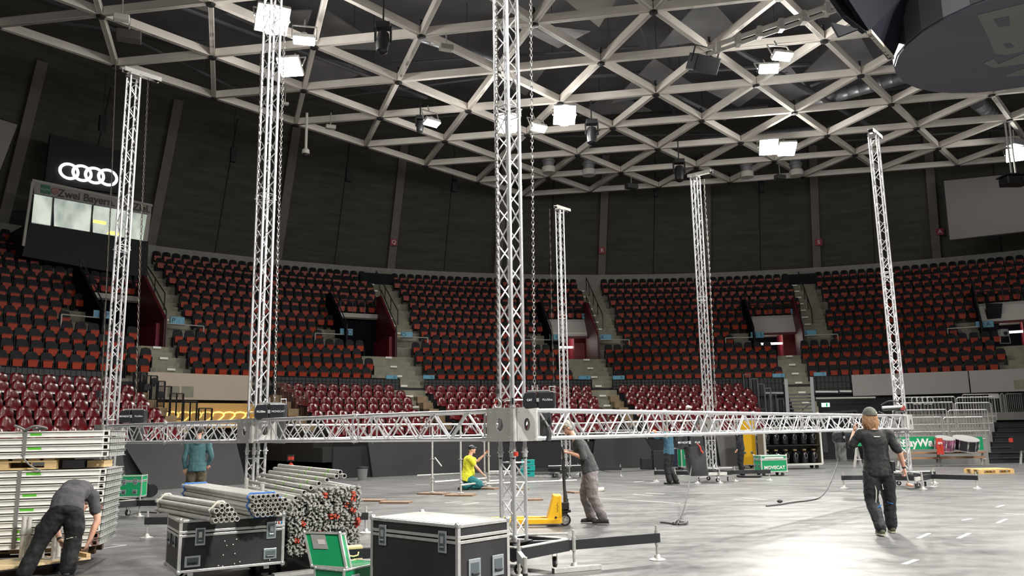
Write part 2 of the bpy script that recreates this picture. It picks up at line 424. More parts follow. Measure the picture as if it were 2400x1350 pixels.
lat = thing('ceiling_lattice', None, None, (HC.x, HC.y, 16.0)); lat['kind'] = 'structure'
segs = []
for (a, b_) in nodes:
    for (da, db) in ((1, 0), (0, 1), (-1, 1)):
        if inhex(a+da, b_+db):
            p, q = node(a, b_), node(a+da, b_+db)
            v1, v2, v3 = vis(p), vis(q), vis((p+q)/2)
            d = ((p+q)/2).length if (v1 or v2 or v3) else 1000 + p.length
            segs.append((d, p, q))
segs.sort(key=lambda s: s[0])
def beamgeo(mb, p, q):
    d = (q - p).normalized(); gap = 0.15
    a, b2 = p + d*gap, q - d*gap; x = d.cross(Vector((0, 0, 1))).normalized()
    h, w1, w2 = 0.31, 0.08, 0.07
    for (e, s_) in ((a, 0), (b2, 1)): pass
    vs = [a - x*w2, a + x*w2, a + x*w1 + Vector((0, 0, h)), a - x*w1 + Vector((0, 0, h)), b2 - x*w2, b2 + x*w2, b2 + x*w1 + Vector((0, 0, h)), b2 - x*w1 + Vector((0, 0, h))]
    mb.add(vs, [(0, 1, 2, 3), (4, 7, 6, 5), (0, 4, 5, 1), (1, 5, 6, 2), (2, 6, 7, 3), (3, 7, 4, 0)])
    # lower flange
    c = (a+b2)/2; mb.obb(c + Vector((0, 0, 0.015)), x*0.085, Vector((0, 0, 0.015)), (b2-a)/2)
for (d, p, q) in segs[:95]:
    mb = MB(); beamgeo(mb, p, q); mb.build('lattice_beam', latm, lat, world=True)
mb = MB()
for (d, p, q) in segs[95:]:
    beamgeo(mb, p, q)
o = mb.build('lattice_beam_rest', latm, lat, world=True); o['kind'] = 'stuff'
def nodegeo(mb, p):
    x, y = Vector((1, 0, 0)), Vector((0, 1, 0))
    mb.lathe([(0.08, -0.09), (0.155, -0.075), (0.155, -0.01), (0.08, 0.03), (0.045, 0.05), (0.045, 0.62), (0.08, 0.63)], p, n=6)
nds = sorted([(node(a, b_).length + (0 if vis(node(a, b_), 20) else 1000), a, b_) for a, b_ in nodes])
for d, a, b_ in nds[:75]:
    mb = MB(); nodegeo(mb, node(a, b_)); mb.build('node_cap', capm, lat, world=True)
mb = MB()
for d, a, b_ in nds[75:]: nodegeo(mb, node(a, b_))
o = mb.build('node_cap_rest', capm, lat, world=True); o['kind'] = 'stuff'

# ducts, pipes and hangers in the void
ductm = mat('spiral_duct', (0.30, 0.31, 0.33), 0.4, 0.6, noise=(3, 0.2, (1, 1, 1)))
pipem = mat('dark_pipe', (0.10, 0.10, 0.11), 0.6)
for i, (p, q, r, lb) in enumerate([
    ((1870, 250), (2120, 180), 0.30, 'silver spiral duct above the lattice beside the round scoreboard'),
    ((1640, 330), (1960, 300), 0.22, 'silver duct above the far lattice bays'),
    ((900, 60), (1150, 140), 0.20, 'grey duct above the lattice beside the tall centre tower'),
    ((2290, 240), (2400, 330), 0.35, 'silver duct above the lattice at the frame edge'),
]):
    a, c = atz(p[0], p[1], 17.6), atz(q[0], q[1], 17.6)
    mb = MB(); L = (c-a).length; dd = (c-a)/L; nn = int(L/0.5)
    prof = []
    for j in range(nn+1): z = L*j/nn; prof += [(r, z), (r*1.05, z+0.02), (r, z+0.04)]
    mb.lathe(prof, a, dd, 14); o = mb.build('air_duct', ductm, smooth=True); tag(o, lb, 'duct')
pl = [(250, 60, 800, 330), (380, 0, 1000, 230), (560, 30, 900, 180), (900, 150, 1500, 110), (1250, 60, 1700, 280), (1050, 330, 1800, 250), (1500, 60, 1600, 320), (1300, 320, 2000, 310),
      (1700, 100, 2100, 330), (620, 250, 1150, 180), (60, 40, 480, 100), (1150, 60, 1500, 20), (1980, 330, 2400, 300), (1900, 200, 2100, 130), (1350, 180, 1900, 150), (800, 300, 1250, 250)]
plab = ['passing over the first tower', 'starting at the top edge past the white box', 'over the second tower', 'behind the hanging stage light', 'over the moving head and round floodlight', 'just inside the lower lattice edge', 'between the black speaker and far vents', 'along the far lattice bays',
        'from the white pole toward the scoreboard', 'beside the dome camera', 'in the first corner of the lattice', 'at the top edge past the centre tower', 'over the frame edge floodlight', 'meeting the scoreboard rim', 'through the open middle bays', 'behind the edge-on floodlight']
for i, (x0, y0, x1, y1) in enumerate(pl):
    zz = 17.2 + (i % 4)*0.6
    a, c = atz(x0, y0, zz), atz(x1, y1, zz); a = Vector(a); c = Vector(c)
    if (c - a).length > 40: c = a + (c-a).normalized()*40
    mb = MB().tube(a, c, 0.06 + 0.03*(i % 3), 8)
    L = (c-a).length; n = int(L/4)
    for j in range(1, n): mb.tube(a + (c-a)*j/n, a + (c-a)*j/n + Vector((0, 0, 21.9 - zz)), 0.02, 5)
    o = mb.build('ceiling_pipe', pipem)
    tag(o, '%s pipe above the ceiling lattice, %s' % (('thin dark', 'medium dark', 'thick dark')[i % 3], plab[i]), 'pipe', 'dark pipes above the ceiling lattice')
# dark sheets of sailcloth / ceiling panels closing some bays
sail = mat('dark_ceiling_panel', (0.19, 0.19, 0.20), 0.75, noise=(0.6, 0.25))
sailw = mat('pale_ceiling_panel', (0.26, 0.245, 0.23), 0.75, noise=(0.8, 0.2))
cellcount = 0
for (a, b_, up_) in [(2, 0, 1), (3, 1, 0), (4, 2, 1), (5, 3, 0), (6, 1, 1), (7, 2, 1), (4, 0, 0), (6, 0, 0), (7, 0, 1), (3, 3, 1), (5, 4, 1), (6, 2, 0), (5, 0, 1), (2, 2, 0), (8, 1, 0), (6, 4, 0), (7, 3, 0), (2, 1, 1), (4, 4, 0), (8, 2, 1), (5, 1, 1), (5, -1, 0)]:
    tri = [node(a, b_), node(a+1, b_), node(a, b_+1)] if up_ else [node(a, b_), node(a-1, b_+1), node(a, b_+1)]
    c = sum(tri, Vector())/3; cellcount += 1
    tri = [c + (p - c)*random.uniform(0.8, 1.0) + Vector((0, 0, random.uniform(1.2, 2.6))) for p in tri]
    MB().add(tri + [p + Vector((0, 0, 0.05)) for p in tri], [(0, 1, 2), (3, 5, 4), (0, 3, 4, 1), (1, 4, 5, 2), (2, 5, 3, 0)]).build('ceiling_panel', sailw if up_ and cellcount % 4 == 1 else sail, kind='structure')
# ================================================================== THE STANDS
PH = {'A': 61.5, 'S': 80.15, 'R': 98.8, 'Q': 117.45, 'P': 136.1, 'O': 154.75}
U = lambda k: 32.1 + 0.8*k
ZT = lambda k: 3.87 + 0.52*k
LOW_AISLE = {'Q': (-2.7, 1.0), 'R': (-2.1, 1.3), 'S': (-1.4, 0.8), 'P': (-1.9, 0.1), 'A': (-3.0, 0.95), 'O': (-2, 1)}
def near_phi(a):
    L = min(PH, key=lambda k: abs(PH[k] - a)); return L, a - PH[L]
def seat_ok(a, k):
    L, d = near_phi(a)
    if k <= 3:
        lo, hi = LOW_AISLE[L]; return not (lo - 0.25 < d < hi + 0.25)
    if L == 'P' and k >= 10 and 132.4 < a < 139.6: return False
    if k <= 5: return not (-4.6 < d < 4.2)
    if k <= 7: return not (-4.7 < d < 2.6)
    return not (-4.75 < d < -2.45)
# terrace steps
mb = MB()
for k in range(14):
    r0, r1 = U(k) - 0.42, U(k) + 0.38
    if k == 13: r1 = 43.0
    if 4 <= k <= 7:
        edges = [40.0]
        for L in sorted(PH, key=lambda q: PH[q]): edges += [PH[L] - 1.9, PH[L] + 2.3]
        edges.append(170.0)
        for i in range(0, len(edges), 2):
            if edges[i+1] > edges[i]: mb.arc(edges[i], edges[i+1], r0, r1, ZT(k) - 1.3, ZT(k), 1.5)
    elif k in (8, 9):
        edges = [40.0]
        for L in sorted(PH, key=lambda q: PH[q]): edges += [PH[L] - 1.9, PH[L] + 2.3]
        edges.append(170.0)
        for i in range(len(edges)-1): mb.arc(edges[i], edges[i+1], r0, r1, ZT(k) - (1.3 if i % 2 == 0 else (0.16 if k == 8 else 0.6)), ZT(k), 1.5)
    else: mb.arc(40, 170, r0, r1, ZT(k) - 1.3, ZT(k), 1.5)
mb.build('floor_upper_tier', concrete, kind='structure')

# steps of the aisles with their pale nosing markers
marker_m = mat('white_step_marker', (0.80, 0.79, 0.74), 0.5)
railm = mat('dark_rail_steel', (0.03, 0.03, 0.033), 0.4, 0.4)
stepm = mat('aisle_concrete', (0.25, 0.24, 0.185), 0.85, noise=(3, 0.15))
def aisle(name_, L, k0, k1, d0, d1, rail=False, dm=None, below=0, label=''):
    a0, a1 = PH[L] + d0, PH[L] + d1; ac = (a0+a1)/2; base = pol(ac, U(k0) - 0.45, ZT(k0) - 0.52)
    t = thing('aisle_stairs', label, 'stairs', base, 0, None)
    mb = MB()
    for k in range(k0 - below, k1 + 1):
        mb.arc(a0, a1, U(k) - 0.80, U(k) - 0.40, ZT(k) - 0.5 - 0.2, ZT(k) - 0.26, 1)
        mb.arc(a0, a1, U(k) - 0.43, U(k) - 0.38, ZT(k) - 0.27, ZT(k) + 0.003, 1)
        mb.arc(a0, a1, U(k) - 0.42, U(k) + 0.38, ZT(k) - 0.1, ZT(k) + 0.004, 1)
    mb.build('steps', stepm, t, world=True)
    for k in range(k0 - below, k1 + 1):
        am = PH[L] + (dm if dm is not None else (d0+d1)/2)
        p = pol(am, U(k) - 0.455, ZT(k) - 0.04)
        MB().box(p, (0.34, 0.07, 0.09), RD(am - 90)).build('step_marker', marker_m, t, world=True)
    if rail:
        am = PH[L] + (d0+d1)/2 + 0.12; pts = []
        r = MB(); ks = [7.2, 9.0, 10.6, 12.2, 13.3]
        for i, kk in enumerate(ks):
            p = pol(am, U(kk) - 0.4, ZT(kk) - 0.26); q = p + Vector((0, 0, 1.0)); r.tube(p, q, 0.03, 6); pts.append(q)
        for i in range(len(ks)-1): r.tube(pts[i], pts[i+1], 0.03, 6)
        r.build('handrail', railm, t, world=True)
for L in 'ASRQP':
    if L != 'A':
        aisle('u', L, 6, 13, -4.5, -2.5, True, -2.9, label='concrete aisle stairs with a dark centre handrail climbing beside the %s portal' % L)
    lo, hi = LOW_AISLE[L]
    aisle('l', L, 0, 3, lo, hi, False, (lo+hi)/2 - 0.1, below={'Q': 3, 'R': 3, 'S': 2, 'P': 0, 'A': 0}[L], label='concrete aisle stairs going down below the %s portal between seat blocks' % L)

# portals (entrances cut into the upper tier)
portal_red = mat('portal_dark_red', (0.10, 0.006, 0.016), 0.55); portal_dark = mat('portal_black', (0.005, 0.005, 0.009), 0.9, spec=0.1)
portal_panel = mat('portal_pale_panel', (0.50, 0.48, 0.46), 0.5); lintel_m = mat('portal_lintel', (0.36, 0.35, 0.33), 0.6)
corridor_w = mat('corridor_white', (0.65, 0.62, 0.58), 0.6)
ceiling_glow = mat('corridor_ceiling_glow', (1, 1, 1), 0.5, emit=(1, 0.93, 0.82), emit_s=1.6)
for L in 'ASRQP':
    ph = PH[L]; base = pol(ph, 35.0, 5.43)
    t = thing('stand_portal', {'A': 'portal with pale panel at the frame edge beside the A sign', 'S': 'lit portal with red side wall and pale panel marked S',
        'R': 'lit portal with red side wall behind the slim far tower', 'Q': 'dark portal with red side wall marked Q', 'P': 'dark portal with red side wall marked P'}[L], 'entrance', base)
    lit = L in 'ASR'
    MB().arc(ph - 1.9, ph + 2.3, 34.9, 41.5, 5.1, 5.43, 1).build('floor_slab', concrete, t, world=True)
    for d, nm in ((-1.95, 'side_wall'), (2.35, 'side_wall')):
        r_ = Vector((cos(RD(ph+d)), sin(RD(ph+d)), 0)); tt = Vector((-sin(RD(ph+d)), cos(RD(ph+d)), 0))
        o = HC + r_*34.7
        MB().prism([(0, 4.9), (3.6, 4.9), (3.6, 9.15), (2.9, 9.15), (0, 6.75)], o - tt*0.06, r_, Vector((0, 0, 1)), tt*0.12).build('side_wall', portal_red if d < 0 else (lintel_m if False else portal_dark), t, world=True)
        # handrail on the wall
        rp = MB(); a = o + r_*0.0 + Vector((0, 0, 7.1)); c = o + r_*2.9 + Vector((0, 0, 9.5))
        rp.tube(a, c, 0.03, 6); rp.tube(a, a - Vector((0, 0, 0.4)), 0.025, 6); rp.tube(c, c - Vector((0, 0, 0.4)), 0.025, 6); rp.tube(a, a - r_*0.0 - Vector((0, 0, 1.6)), 0.03, 6)
        rp.build('handrail', railm, t, world=True)
    MB().arc(ph - 1.9, ph + 2.3, 38.0, 38.3, 7.93, 8.16, 1).build('lintel', lintel_m, t, world=True)
    # guard rail over the lintel
    g = MB(); 
    for i in range(5):
        p = pol(ph - 1.9 + 4.2*i/4, 38.15, 8.1); g.tube(p, p + Vector((0, 0, 0.75)), 0.02, 5)
        if i < 4:
            q = pol(ph - 1.9 + 4.2*(i+1)/4, 38.15, 8.1); g.tube(p + Vector((0, 0, 0.75)), q + Vector((0, 0, 0.75)), 0.03, 6)
    g.build('guard_rail', railm, t, world=True)
    if lit:
        # sloping pale fascia, added glowing strip for the lit ceiling, lit corridor
        mbp = MB(); n = 4; vs = []
        for i in range(n+1):
            a = ph - 1.85 + 4.1*i/n; vs += [pol(a, 37.9, 8.0), pol(a, 37.2 if L != 'R' else 37.3, 7.05), pol(a, 37.3, 7.0), pol(a, 38.0, 8.0)]
        fs = []
        for i in range(n):
            for k in range(4): j = (k+1) % 4; fs.append((4*i+k, 4*i+j, 4*i+4+j, 4*i+4+k))
        mbp.add(vs, fs).build('fascia', portal_panel, t, world=True)
        MB().arc(ph - 1.9, ph + 2.3, 37.2, 37.3, 6.92, 7.06, 1).build('fascia_trim', portal_red, t, world=True)
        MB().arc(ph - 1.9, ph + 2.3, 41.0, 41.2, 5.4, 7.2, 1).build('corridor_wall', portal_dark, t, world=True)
        MB().arc(ph - 1.9, ph + 2.3, 37.4, 41.2, 7.2, 7.3, 1).build('corridor_ceiling', corridor_w, t, world=True)
        MB().arc(ph - 0.9, ph + 2.1, 38.6, 38.75, 6.5, 6.62, 1).build('glow_strip', ceiling_glow, t, world=True)
        MB().arc(ph - 1.88, ph - 0.9, 38.2, 41.0, 5.4, 7.2, 1).build('red_side', mat('portal_bright_red', (0.22, 0.02, 0.035), 0.5), t, world=True)
        ld = bpy.data.lights.new('corridor_lamp', 'POINT'); ld.energy = 32; ld.shadow_soft_size = 0.3; ld.color = (1, 0.93, 0.85)
        lo = bpy.data.objects.new('corridor_lamp', ld); COL.objects.link(lo); lo.location = pol(ph + 0.5, 38.9, 6.9)
    else:
        MB().arc(ph - 1.9, ph + 2.3, 38.3, 38.5, 5.3, 8.0, 1).build('opening_shade_sheet', portal_dark, t, world=True)  # black sheet puts the darkness of the opening into colour
        if L == 'P': pass
        MB().arc(ph - 1.88, ph - 1.6, 35.2, 38.2, 5.43, 6.6, 1).build('red_side', mat('portal_mid_red', (0.20, 0.012, 0.03), 0.5), t, world=True)

# blue section signs
signm = mat('sky_blue_sign', (0.10, 0.30, 0.44), 0.45); signtx = mat('sign_dark_text', (0.01, 0.02, 0.03), 0.6); signlt = mat('sign_pale_mark', (0.35, 0.6, 0.72), 0.6)
def sign(x, y, wpx, hpx, L, R_, label, off=0.0, mark=True):
    p = oncyl(x, y, R_); a = ang_of(p); k = (p - Vector((0, 0, CAMZ))).dot(FW) / FPX; w_, h_ = wpx*k, hpx*k
    t = thing('section_sign', label, 'sign', p, RD(a - 90))
    MB().box((0, 0, 0), (w_, 0.03, h_)).build('sign_board', signm, t, bevel=0.01)
    MB().box((0, 0.02, 0), (w_*1.04, 0.012, h_*1.08)).build('sign_frame', railm, t)
    text(L, h_*0.85, signtx, t, (off*w_, -0.018, 0), (pi/2, 0, 0))
    if mark: text('i', h_*0.5, signlt, t, (-off*w_*0.9, -0.018, 0), (pi/2, 0, 0))
    return t
for a in [
    (239, 737, 38, 17, 'P', 35.0, 'blue P sign on the rail in front of the dark portal, half behind the tower', 0.3),
    (416, 752, 33, 19, 'P', 35.0, 'blue P sign on the rail beside the dark portal', -0.3),
    (340, 683, 17, 14, 'P', 38.0, 'small blue P sign above the dark portal', -0.2),
    (812, 778, 30, 15, 'Q', 35.0, 'blue Q sign on the rail standing in front of the dark portal', 0.3),
    (954, 785, 28, 15, 'Q', 35.0, 'blue Q sign on the rail beside the stairs', -0.3),
    (895, 729, 15, 13, 'Q', 38.0, 'small blue Q sign above the dark portal', -0.2),
    (1300, 790, 24, 13, 'R', 35.0, 'blue sign behind the slim far tower, in front of the lit portal', 0.2),
    (1420, 791, 27, 15, 'R', 35.0, 'blue R sign on the rail beside the stairs', -0.3),
    (1371, 741, 14, 12, 'R', 38.0, 'small blue R sign above the lit portal', -0.2),
    (1775, 785, 29, 14, 'S', 35.0, 'blue S sign on the rail in front of the lit portal', 0.3),
    (1898, 781, 29, 14, 'S', 35.0, 'blue S sign on the rail beside the stairs', -0.3),
    (1861, 730, 15, 12, 'S', 38.0, 'small blue S sign above the lit portal', -0.2),
    (2308, 760, 36, 15, 'A', 35.0, 'blue A sign on the rail by the frame edge', 0.2),
]: sign(*a[:7], off=a[7])
for i, (x, y, L) in enumerate([(918, 884, 'Q'), (1005, 884, 'Q'), (1370, 885, 'R'), (1450, 885, 'R'), (1825, 880, 'S'), (1922, 877, 'S')]):
    sign(x, y, 28, 9, L, 31.45, 'flat blue sign on top of the mesh rail, %s of the %s stairs' % (('one side', 'other side')[i % 2], L), off=0.25)

# silver rails on the landings beside each portal
for L in 'SRQPA':
    for (d0, d1, side) in ((2.35, 4.9, 'seats'), (-2.0, -4.9, 'stairs')):
        if L == 'A' and side == 'stairs': continue
        t = thing('landing_rail', 'thin steel landing rail beside the %s portal on its %s side' % (L, side), 'railing', pol(PH[L]+d0, 35.0, 5.43))
        g = MB(); n = 4; P = [pol(PH[L] + d0 + (d1-d0)*i/n, 34.95, 5.43) for i in range(n+1)]
        for i in range(n):
            g.tube(P[i] + Vector((0, 0, 1.15)), P[i+1] + Vector((0, 0, 1.15)), 0.028, 6)
        g.build('top_rail', galv, t, world=True)
        if side == 'stairs':
            g = MB()
            for i in range(n): g.tube(P[i] + Vector((0, 0, 0.55)), P[i+1] + Vector((0, 0, 0.55)), 0.02, 6)
            g.build('middle_rail', galv, t, world=True)
        for i in (0, n):
            MB().tube(P[i] - Vector((0, 0, 0.4 if i else 0)), P[i] + Vector((0, 0, 1.15)), 0.028, 6).build('post', galv, t, world=True)

# ---------- upper-tier seats
pan_m = mat('orange_red_seat_pan', (0.33, 0.036, 0.014), 0.34, spec=0.25)
back_m = mat('black_seat_back', (0.007, 0.008, 0.011), 0.6, spec=0.2)
def seat_back_geo():
    mb = MB(); vs = []; n = 6
    outline = [(-0.205, 0.30), (-0.215, 0.55), (-0.20, 0.74), (-0.155, 0.835), (0.0, 0.865), (0.155, 0.835), (0.20, 0.74), (0.215, 0.55), (0.205, 0.30)]
    f = [(x, 0.04 + 0.10*(z-0.3) - 0.22*x*x*4, z) for x, z in outline]
    bk = [(x, y + 0.07, z) for x, y, z in f]; N = len(f)
    mb.add(f + bk, [tuple(range(N)), tuple(range(N, 2*N))[::-1]] + [(i, (i+1) % N, N+(i+1) % N, N+i) for i in range(N)])
    for s_ in (-1, 1): mb.box((s_*0.215, 0.02, 0.24), (0.035, 0.16, 0.48))
    return mb
def seat_pan_geo():
    mb = MB(); out = [(-0.155, 0.31), (-0.17, 0.525), (-0.15, 0.55), (0.15, 0.55), (0.17, 0.525), (0.155, 0.31), (0.11, 0.28), (-0.11, 0.28)]
    N = len(out); f = [(x, -0.10 + 0.05*(0.57-z), z) for x, z in out]; bk = [(x, y + 0.06, z) for x, y, z in f]
    mb.add(f + bk, [tuple(range(N)), tuple(range(N, 2*N))[::-1]] + [(i, (i+1) % N, N+(i+1) % N, N+i) for i in range(N)])
    mb.box((0, -0.11, 0.55), (0.30, 0.04, 0.012))
    return mb
def place(mb_src, loc, rz, dst):
    c, s_ = cos(rz), sin(rz)
    dst.add([(loc.x + c*v.x - s_*v.y, loc.y + s_*v.x + c*v.y, loc.z + v.z) for v in mb_src.v], mb_src.f)
seats = []
for k in range(14):
    R_ = U(k); dp = math.degrees(0.515 / R_)
    # blocks between portals
    Ls = ['O', 'P', 'Q', 'R', 'S', 'A']
    for bi in range(len(Ls)):
        ahi = PH[Ls[bi]]; alo = PH[Ls[bi+1]] if bi+1 < len(Ls) else 52.0
        a = ahi - dp*0.25*(k % 2); cnt = 0
        while a > alo:
            if seat_ok(a, k) and a < 153:
                cnt += 1; p = pol(a, R_, ZT(k)); v = vis(p + Vector((0, 0, 0.6)), 14)
                if v and v[1] < 905:
                    d = (p - Vector((0, 0, CAMZ))).length
                    seats.append((d, p, a, k, cnt, Ls[bi], Ls[bi+1] if bi+1 < len(Ls) else 'B'))
            a -= dp
seats.sort(key=lambda s: s[0])
sb, sp = seat_back_geo(), seat_pan_geo()
proto = None
for (d, p, a, k, cnt, l0, l1) in seats[:300]:
    jit = random.uniform(-1.2, 1.2)
    if proto is None:
        o = proto = thing('folding_seat', '', 'seat'); sb.build('backrest', back_m, o); sp.build('seat_pan', pan_m, o)
    else: o = copy_tree(proto)
    o.location = p; o.rotation_euler = (0, 0, RD(a - 90 + jit))
    tag(o, 'orange-red folding seat with black back, %s row up, %s from the %s stairs toward %s' % (ordn(k), ordn(cnt-1), l0 if l0 != 'O' else 'far', l1), 'seat', 'folding seats of the upper tier')
b1, b2 = MB(), MB()
for (d, p, a, k, cnt, l0, l1) in seats[300:]:
    jit = random.uniform(-2.0, 2.0); place(sb, p, RD(a - 90 + jit), b1)
    lift = random.choice((0, 0, 0, 0.01, 0.02)); place(sp, p + Vector((0, 0, lift)), RD(a - 90 + jit), b2)
t = thing('folding_seat_block', 'remaining rows of black-backed orange-red folding seats higher up the stand', 'seats', pol(100, 38, 8)); t['kind'] = 'stuff'
b1.build('backrests', back_m, t, world=True); b2.build('seat_pans', pan_m, t, world=True)
for c in t.children: c['kind'] = 'stuff'
# dark cloths laid over the back row beside two aisles
clothm = mat('dark_cloth', (0.008, 0.009, 0.013), 0.9)
for (L, lb) in (('Q', 'black cloth laid over the back row seats at the top of the Q stairs'), ('S', 'black cloth laid over the back row seats at the top of the S stairs')):
    mb = MB(); mb.arc(PH[L] - 4.9, PH[L] - 2.0, U(13) - 0.25, U(13) + 0.15, ZT(13) - 0.35, ZT(13) + 0.72, 0.5)
    tag(mb.build('cover_cloth', clothm), lb, 'cloth')

# ---------- lower tier (telescopic stand with dark red shell seats)
RL = lambda k: 30.75 - 0.8*k
ZL = lambda k: 3.0 - 0.31*k
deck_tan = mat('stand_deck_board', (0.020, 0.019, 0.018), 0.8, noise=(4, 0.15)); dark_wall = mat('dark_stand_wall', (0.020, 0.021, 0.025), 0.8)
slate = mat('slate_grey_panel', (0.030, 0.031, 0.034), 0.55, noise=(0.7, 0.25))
BL = [(139.2, 153.0), (117.0, 127.8), (99.0, 115.2), (84.2, 96.9)]
mb = MB()
for a0, a1 in BL:
    for k in range(7):
        mb.arc(a0, a1 + (0.9 if a1 < 140 else 0), RL(k) - 0.4, RL(k) + 0.4, 0.6, ZL(k), 1.2)
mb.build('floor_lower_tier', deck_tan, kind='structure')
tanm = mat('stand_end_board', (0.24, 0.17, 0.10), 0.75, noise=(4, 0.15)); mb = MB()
for a0, a1 in BL[:]:
    for k in range(5):
        mb.arc(a1 + 0.02 if a1 < 140 else a0 - 0.9, a1 + 0.9 if a1 < 140 else a0 - 0.02, RL(k) - 0.42, RL(k) + 0.35, ZL(k) - 0.02, ZL(k) + 0.28, 1)
mb.build('trim_31', tanm, kind='structure')
# retaining wall behind everything and fronts
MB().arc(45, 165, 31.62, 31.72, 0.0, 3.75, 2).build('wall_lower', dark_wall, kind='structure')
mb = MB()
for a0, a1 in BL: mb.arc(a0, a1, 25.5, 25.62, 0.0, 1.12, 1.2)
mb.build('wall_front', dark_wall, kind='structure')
for i, (tl, tr, br, bl) in enumerate([((286, 1036), (552, 1030), (578, 1139), (357, 1152)), ((862, 1034), (1172, 1030), (1180, 1104), (874, 1124)), ((1398, 1010), (1502, 1012), (1552, 1097), (1385, 1096)), ((1677, 1015), (1752, 1012), (1742, 1092), (1690, 1093)), ((0, 1040), (283, 1036), (300, 1155), (0, 1175))]):
    B0, B1 = atz(*bl, 0.0), atz(*br, 0.0); n_ = 8; vs = []
    rb = [(B0 - HC).length, (B1 - HC).length]
    for j in range(n_+1):
        f_ = j/n_; xb = bl[0] + (br[0]-bl[0])*f_; yb = bl[1] + (br[1]-bl[1])*f_; xt = tl[0] + (tr[0]-tl[0])*f_; yt = tl[1] + (tr[1]-tl[1])*f_
        pb = oncyl(xb, yb, 25.2); pb.z = 0.0; pt = oncyl(xt, yt, 25.3)
        pt.z = max(1.2, min(1.75, pt.z)); out = (pb - HC).normalized()*0.06; out.z = 0
        vs += [pb, pt, pt + out, pb + out]
    fs = []
    for j in range(n_):
        for k in range(4): m_ = (k+1) % 4; fs.append((4*j+k, 4*j+m_, 4*j+4+m_, 4*j+4+k))
    fs += [(0, 3, 2, 1), (4*n_, 4*n_+1, 4*n_+2, 4*n_+3)]
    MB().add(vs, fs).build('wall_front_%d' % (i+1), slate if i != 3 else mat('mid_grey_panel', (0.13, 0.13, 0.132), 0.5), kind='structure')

shell_m = mat('dark_red_shell', (0.10, 0.0025, 0.006), 0.22, spec=0.4, coat=0.2)
glint_m = mat('shell_glint', (0.55, 0.40, 0.38), 0.4)  # pale disc paints in the glint near the top of each shell
def shell_geo():
    prof = [(-0.27, 0.40, 0.20), (-0.20, 0.425, 0.225), (-0.05, 0.40, 0.235), (0.06, 0.42, 0.235), (0.12, 0.52, 0.23), (0.15, 0.65, 0.225), (0.175, 0.76, 0.205), (0.19, 0.82, 0.16), (0.195, 0.845, 0.08)]
    mb = MB(); m = 6; vs = []
    for (y, z, hw) in prof:
        for i in range(m+1):
            u = -1 + 2*i/m; vs.append((u*hw, y - 0.05*(u*u if z > 0.5 else u*u*0.3) + 0.0, z + (0.035*u*u if z <= 0.5 else 0)))
    n0 = len(vs); vs += [(x, y + 0.025, z - 0.02) for x, y, z in vs]; fs = []
    N = len(prof)
    for j in range(N-1):
        for i in range(m):
            a = j*(m+1)+i; fs += [(a, a+1, a+m+2, a+m+1), (n0+a, n0+a+m+1, n0+a+m+2, n0+a+1)]
    rim = [j*(m+1) for j in range(N)] + [(N-1)*(m+1)+i for i in range(1, m+1)] + [j*(m+1)+m for j in range(N-2, -1, -1)] + [i for i in range(m-1, 0, -1)]
    for i in range(len(rim)): a, c = rim[i], rim[(i+1) % len(rim)]; fs.append((a, c, c+n0, a+n0))
    mb.add(vs, fs); return mb
def glint_geo():
    mb = MB(); mb.lathe([(0.0, 0), (0.036, 0.0), (0.036, 0.008), (0, 0.008)], (0, 0.168, 0.765), (0, -1, 0.16), 10); return mb
sg, pg = shell_geo(), glint_geo(); lows = []
bn = {0: 'beside the cream panel', 1: 'before the Q stairs', 2: 'between Q and R stairs', 3: 'between R and S stairs'}
for bi, (a0, a1) in enumerate(BL):
    for k in range(7):
        dp = math.degrees(0.53/RL(k)); a = a1 - dp*(0.6 + 0.25*(k % 2)); cnt = 0
        while a > a0 + dp*0.4:
            cnt += 1; p = pol(a, RL(k), ZL(k)); v = vis(p + Vector((0, 0, 0.7)), 15)
            if v:
                yb = 958 + (0 if v[0] > 1140 else (1140 - v[0])*0.055)
                lows.append(((p - Vector((0, 0, CAMZ))).length + (50 if v[1] > yb + 22 else 0), p, a, k, cnt, bi))
            a -= dp
lows.sort(key=lambda s: s[0])
proto = None
for (d, p, a, k, cnt, bi) in lows[:300]:
    if proto is None:
        o = proto = sg.build('shell_seat', shell_m, smooth=True); pg.build('number_plate', glint_m, o)
    else: o = copy_tree(proto)
    o.location = p; o.rotation_euler = (0, 0, RD(a - 90 + random.uniform(-1, 1)))
    tag(o, 'glossy dark red shell seat, %s row down, %s along, %s' % (ordn(k), ordn(cnt-1), bn[bi]), 'seat', 'dark red shell seats of the lower tier')
b1, b2 = MB(), MB()
for (d, p, a, k, cnt, bi) in lows[300:]:
    place(sg, p, RD(a - 90), b1); place(pg, p, RD(a - 90), b2)
t = thing('shell_seat_block', 'remaining glossy dark red shell seats seen mostly behind the truss beams', 'seats', pol(110, 28, 2)); t['kind'] = 'stuff'
b1.build('shells', shell_m, t, world=True, smooth=True); b2.build('painted_glints', glint_m, t, world=True)
for c in t.children: c['kind'] = 'stuff'

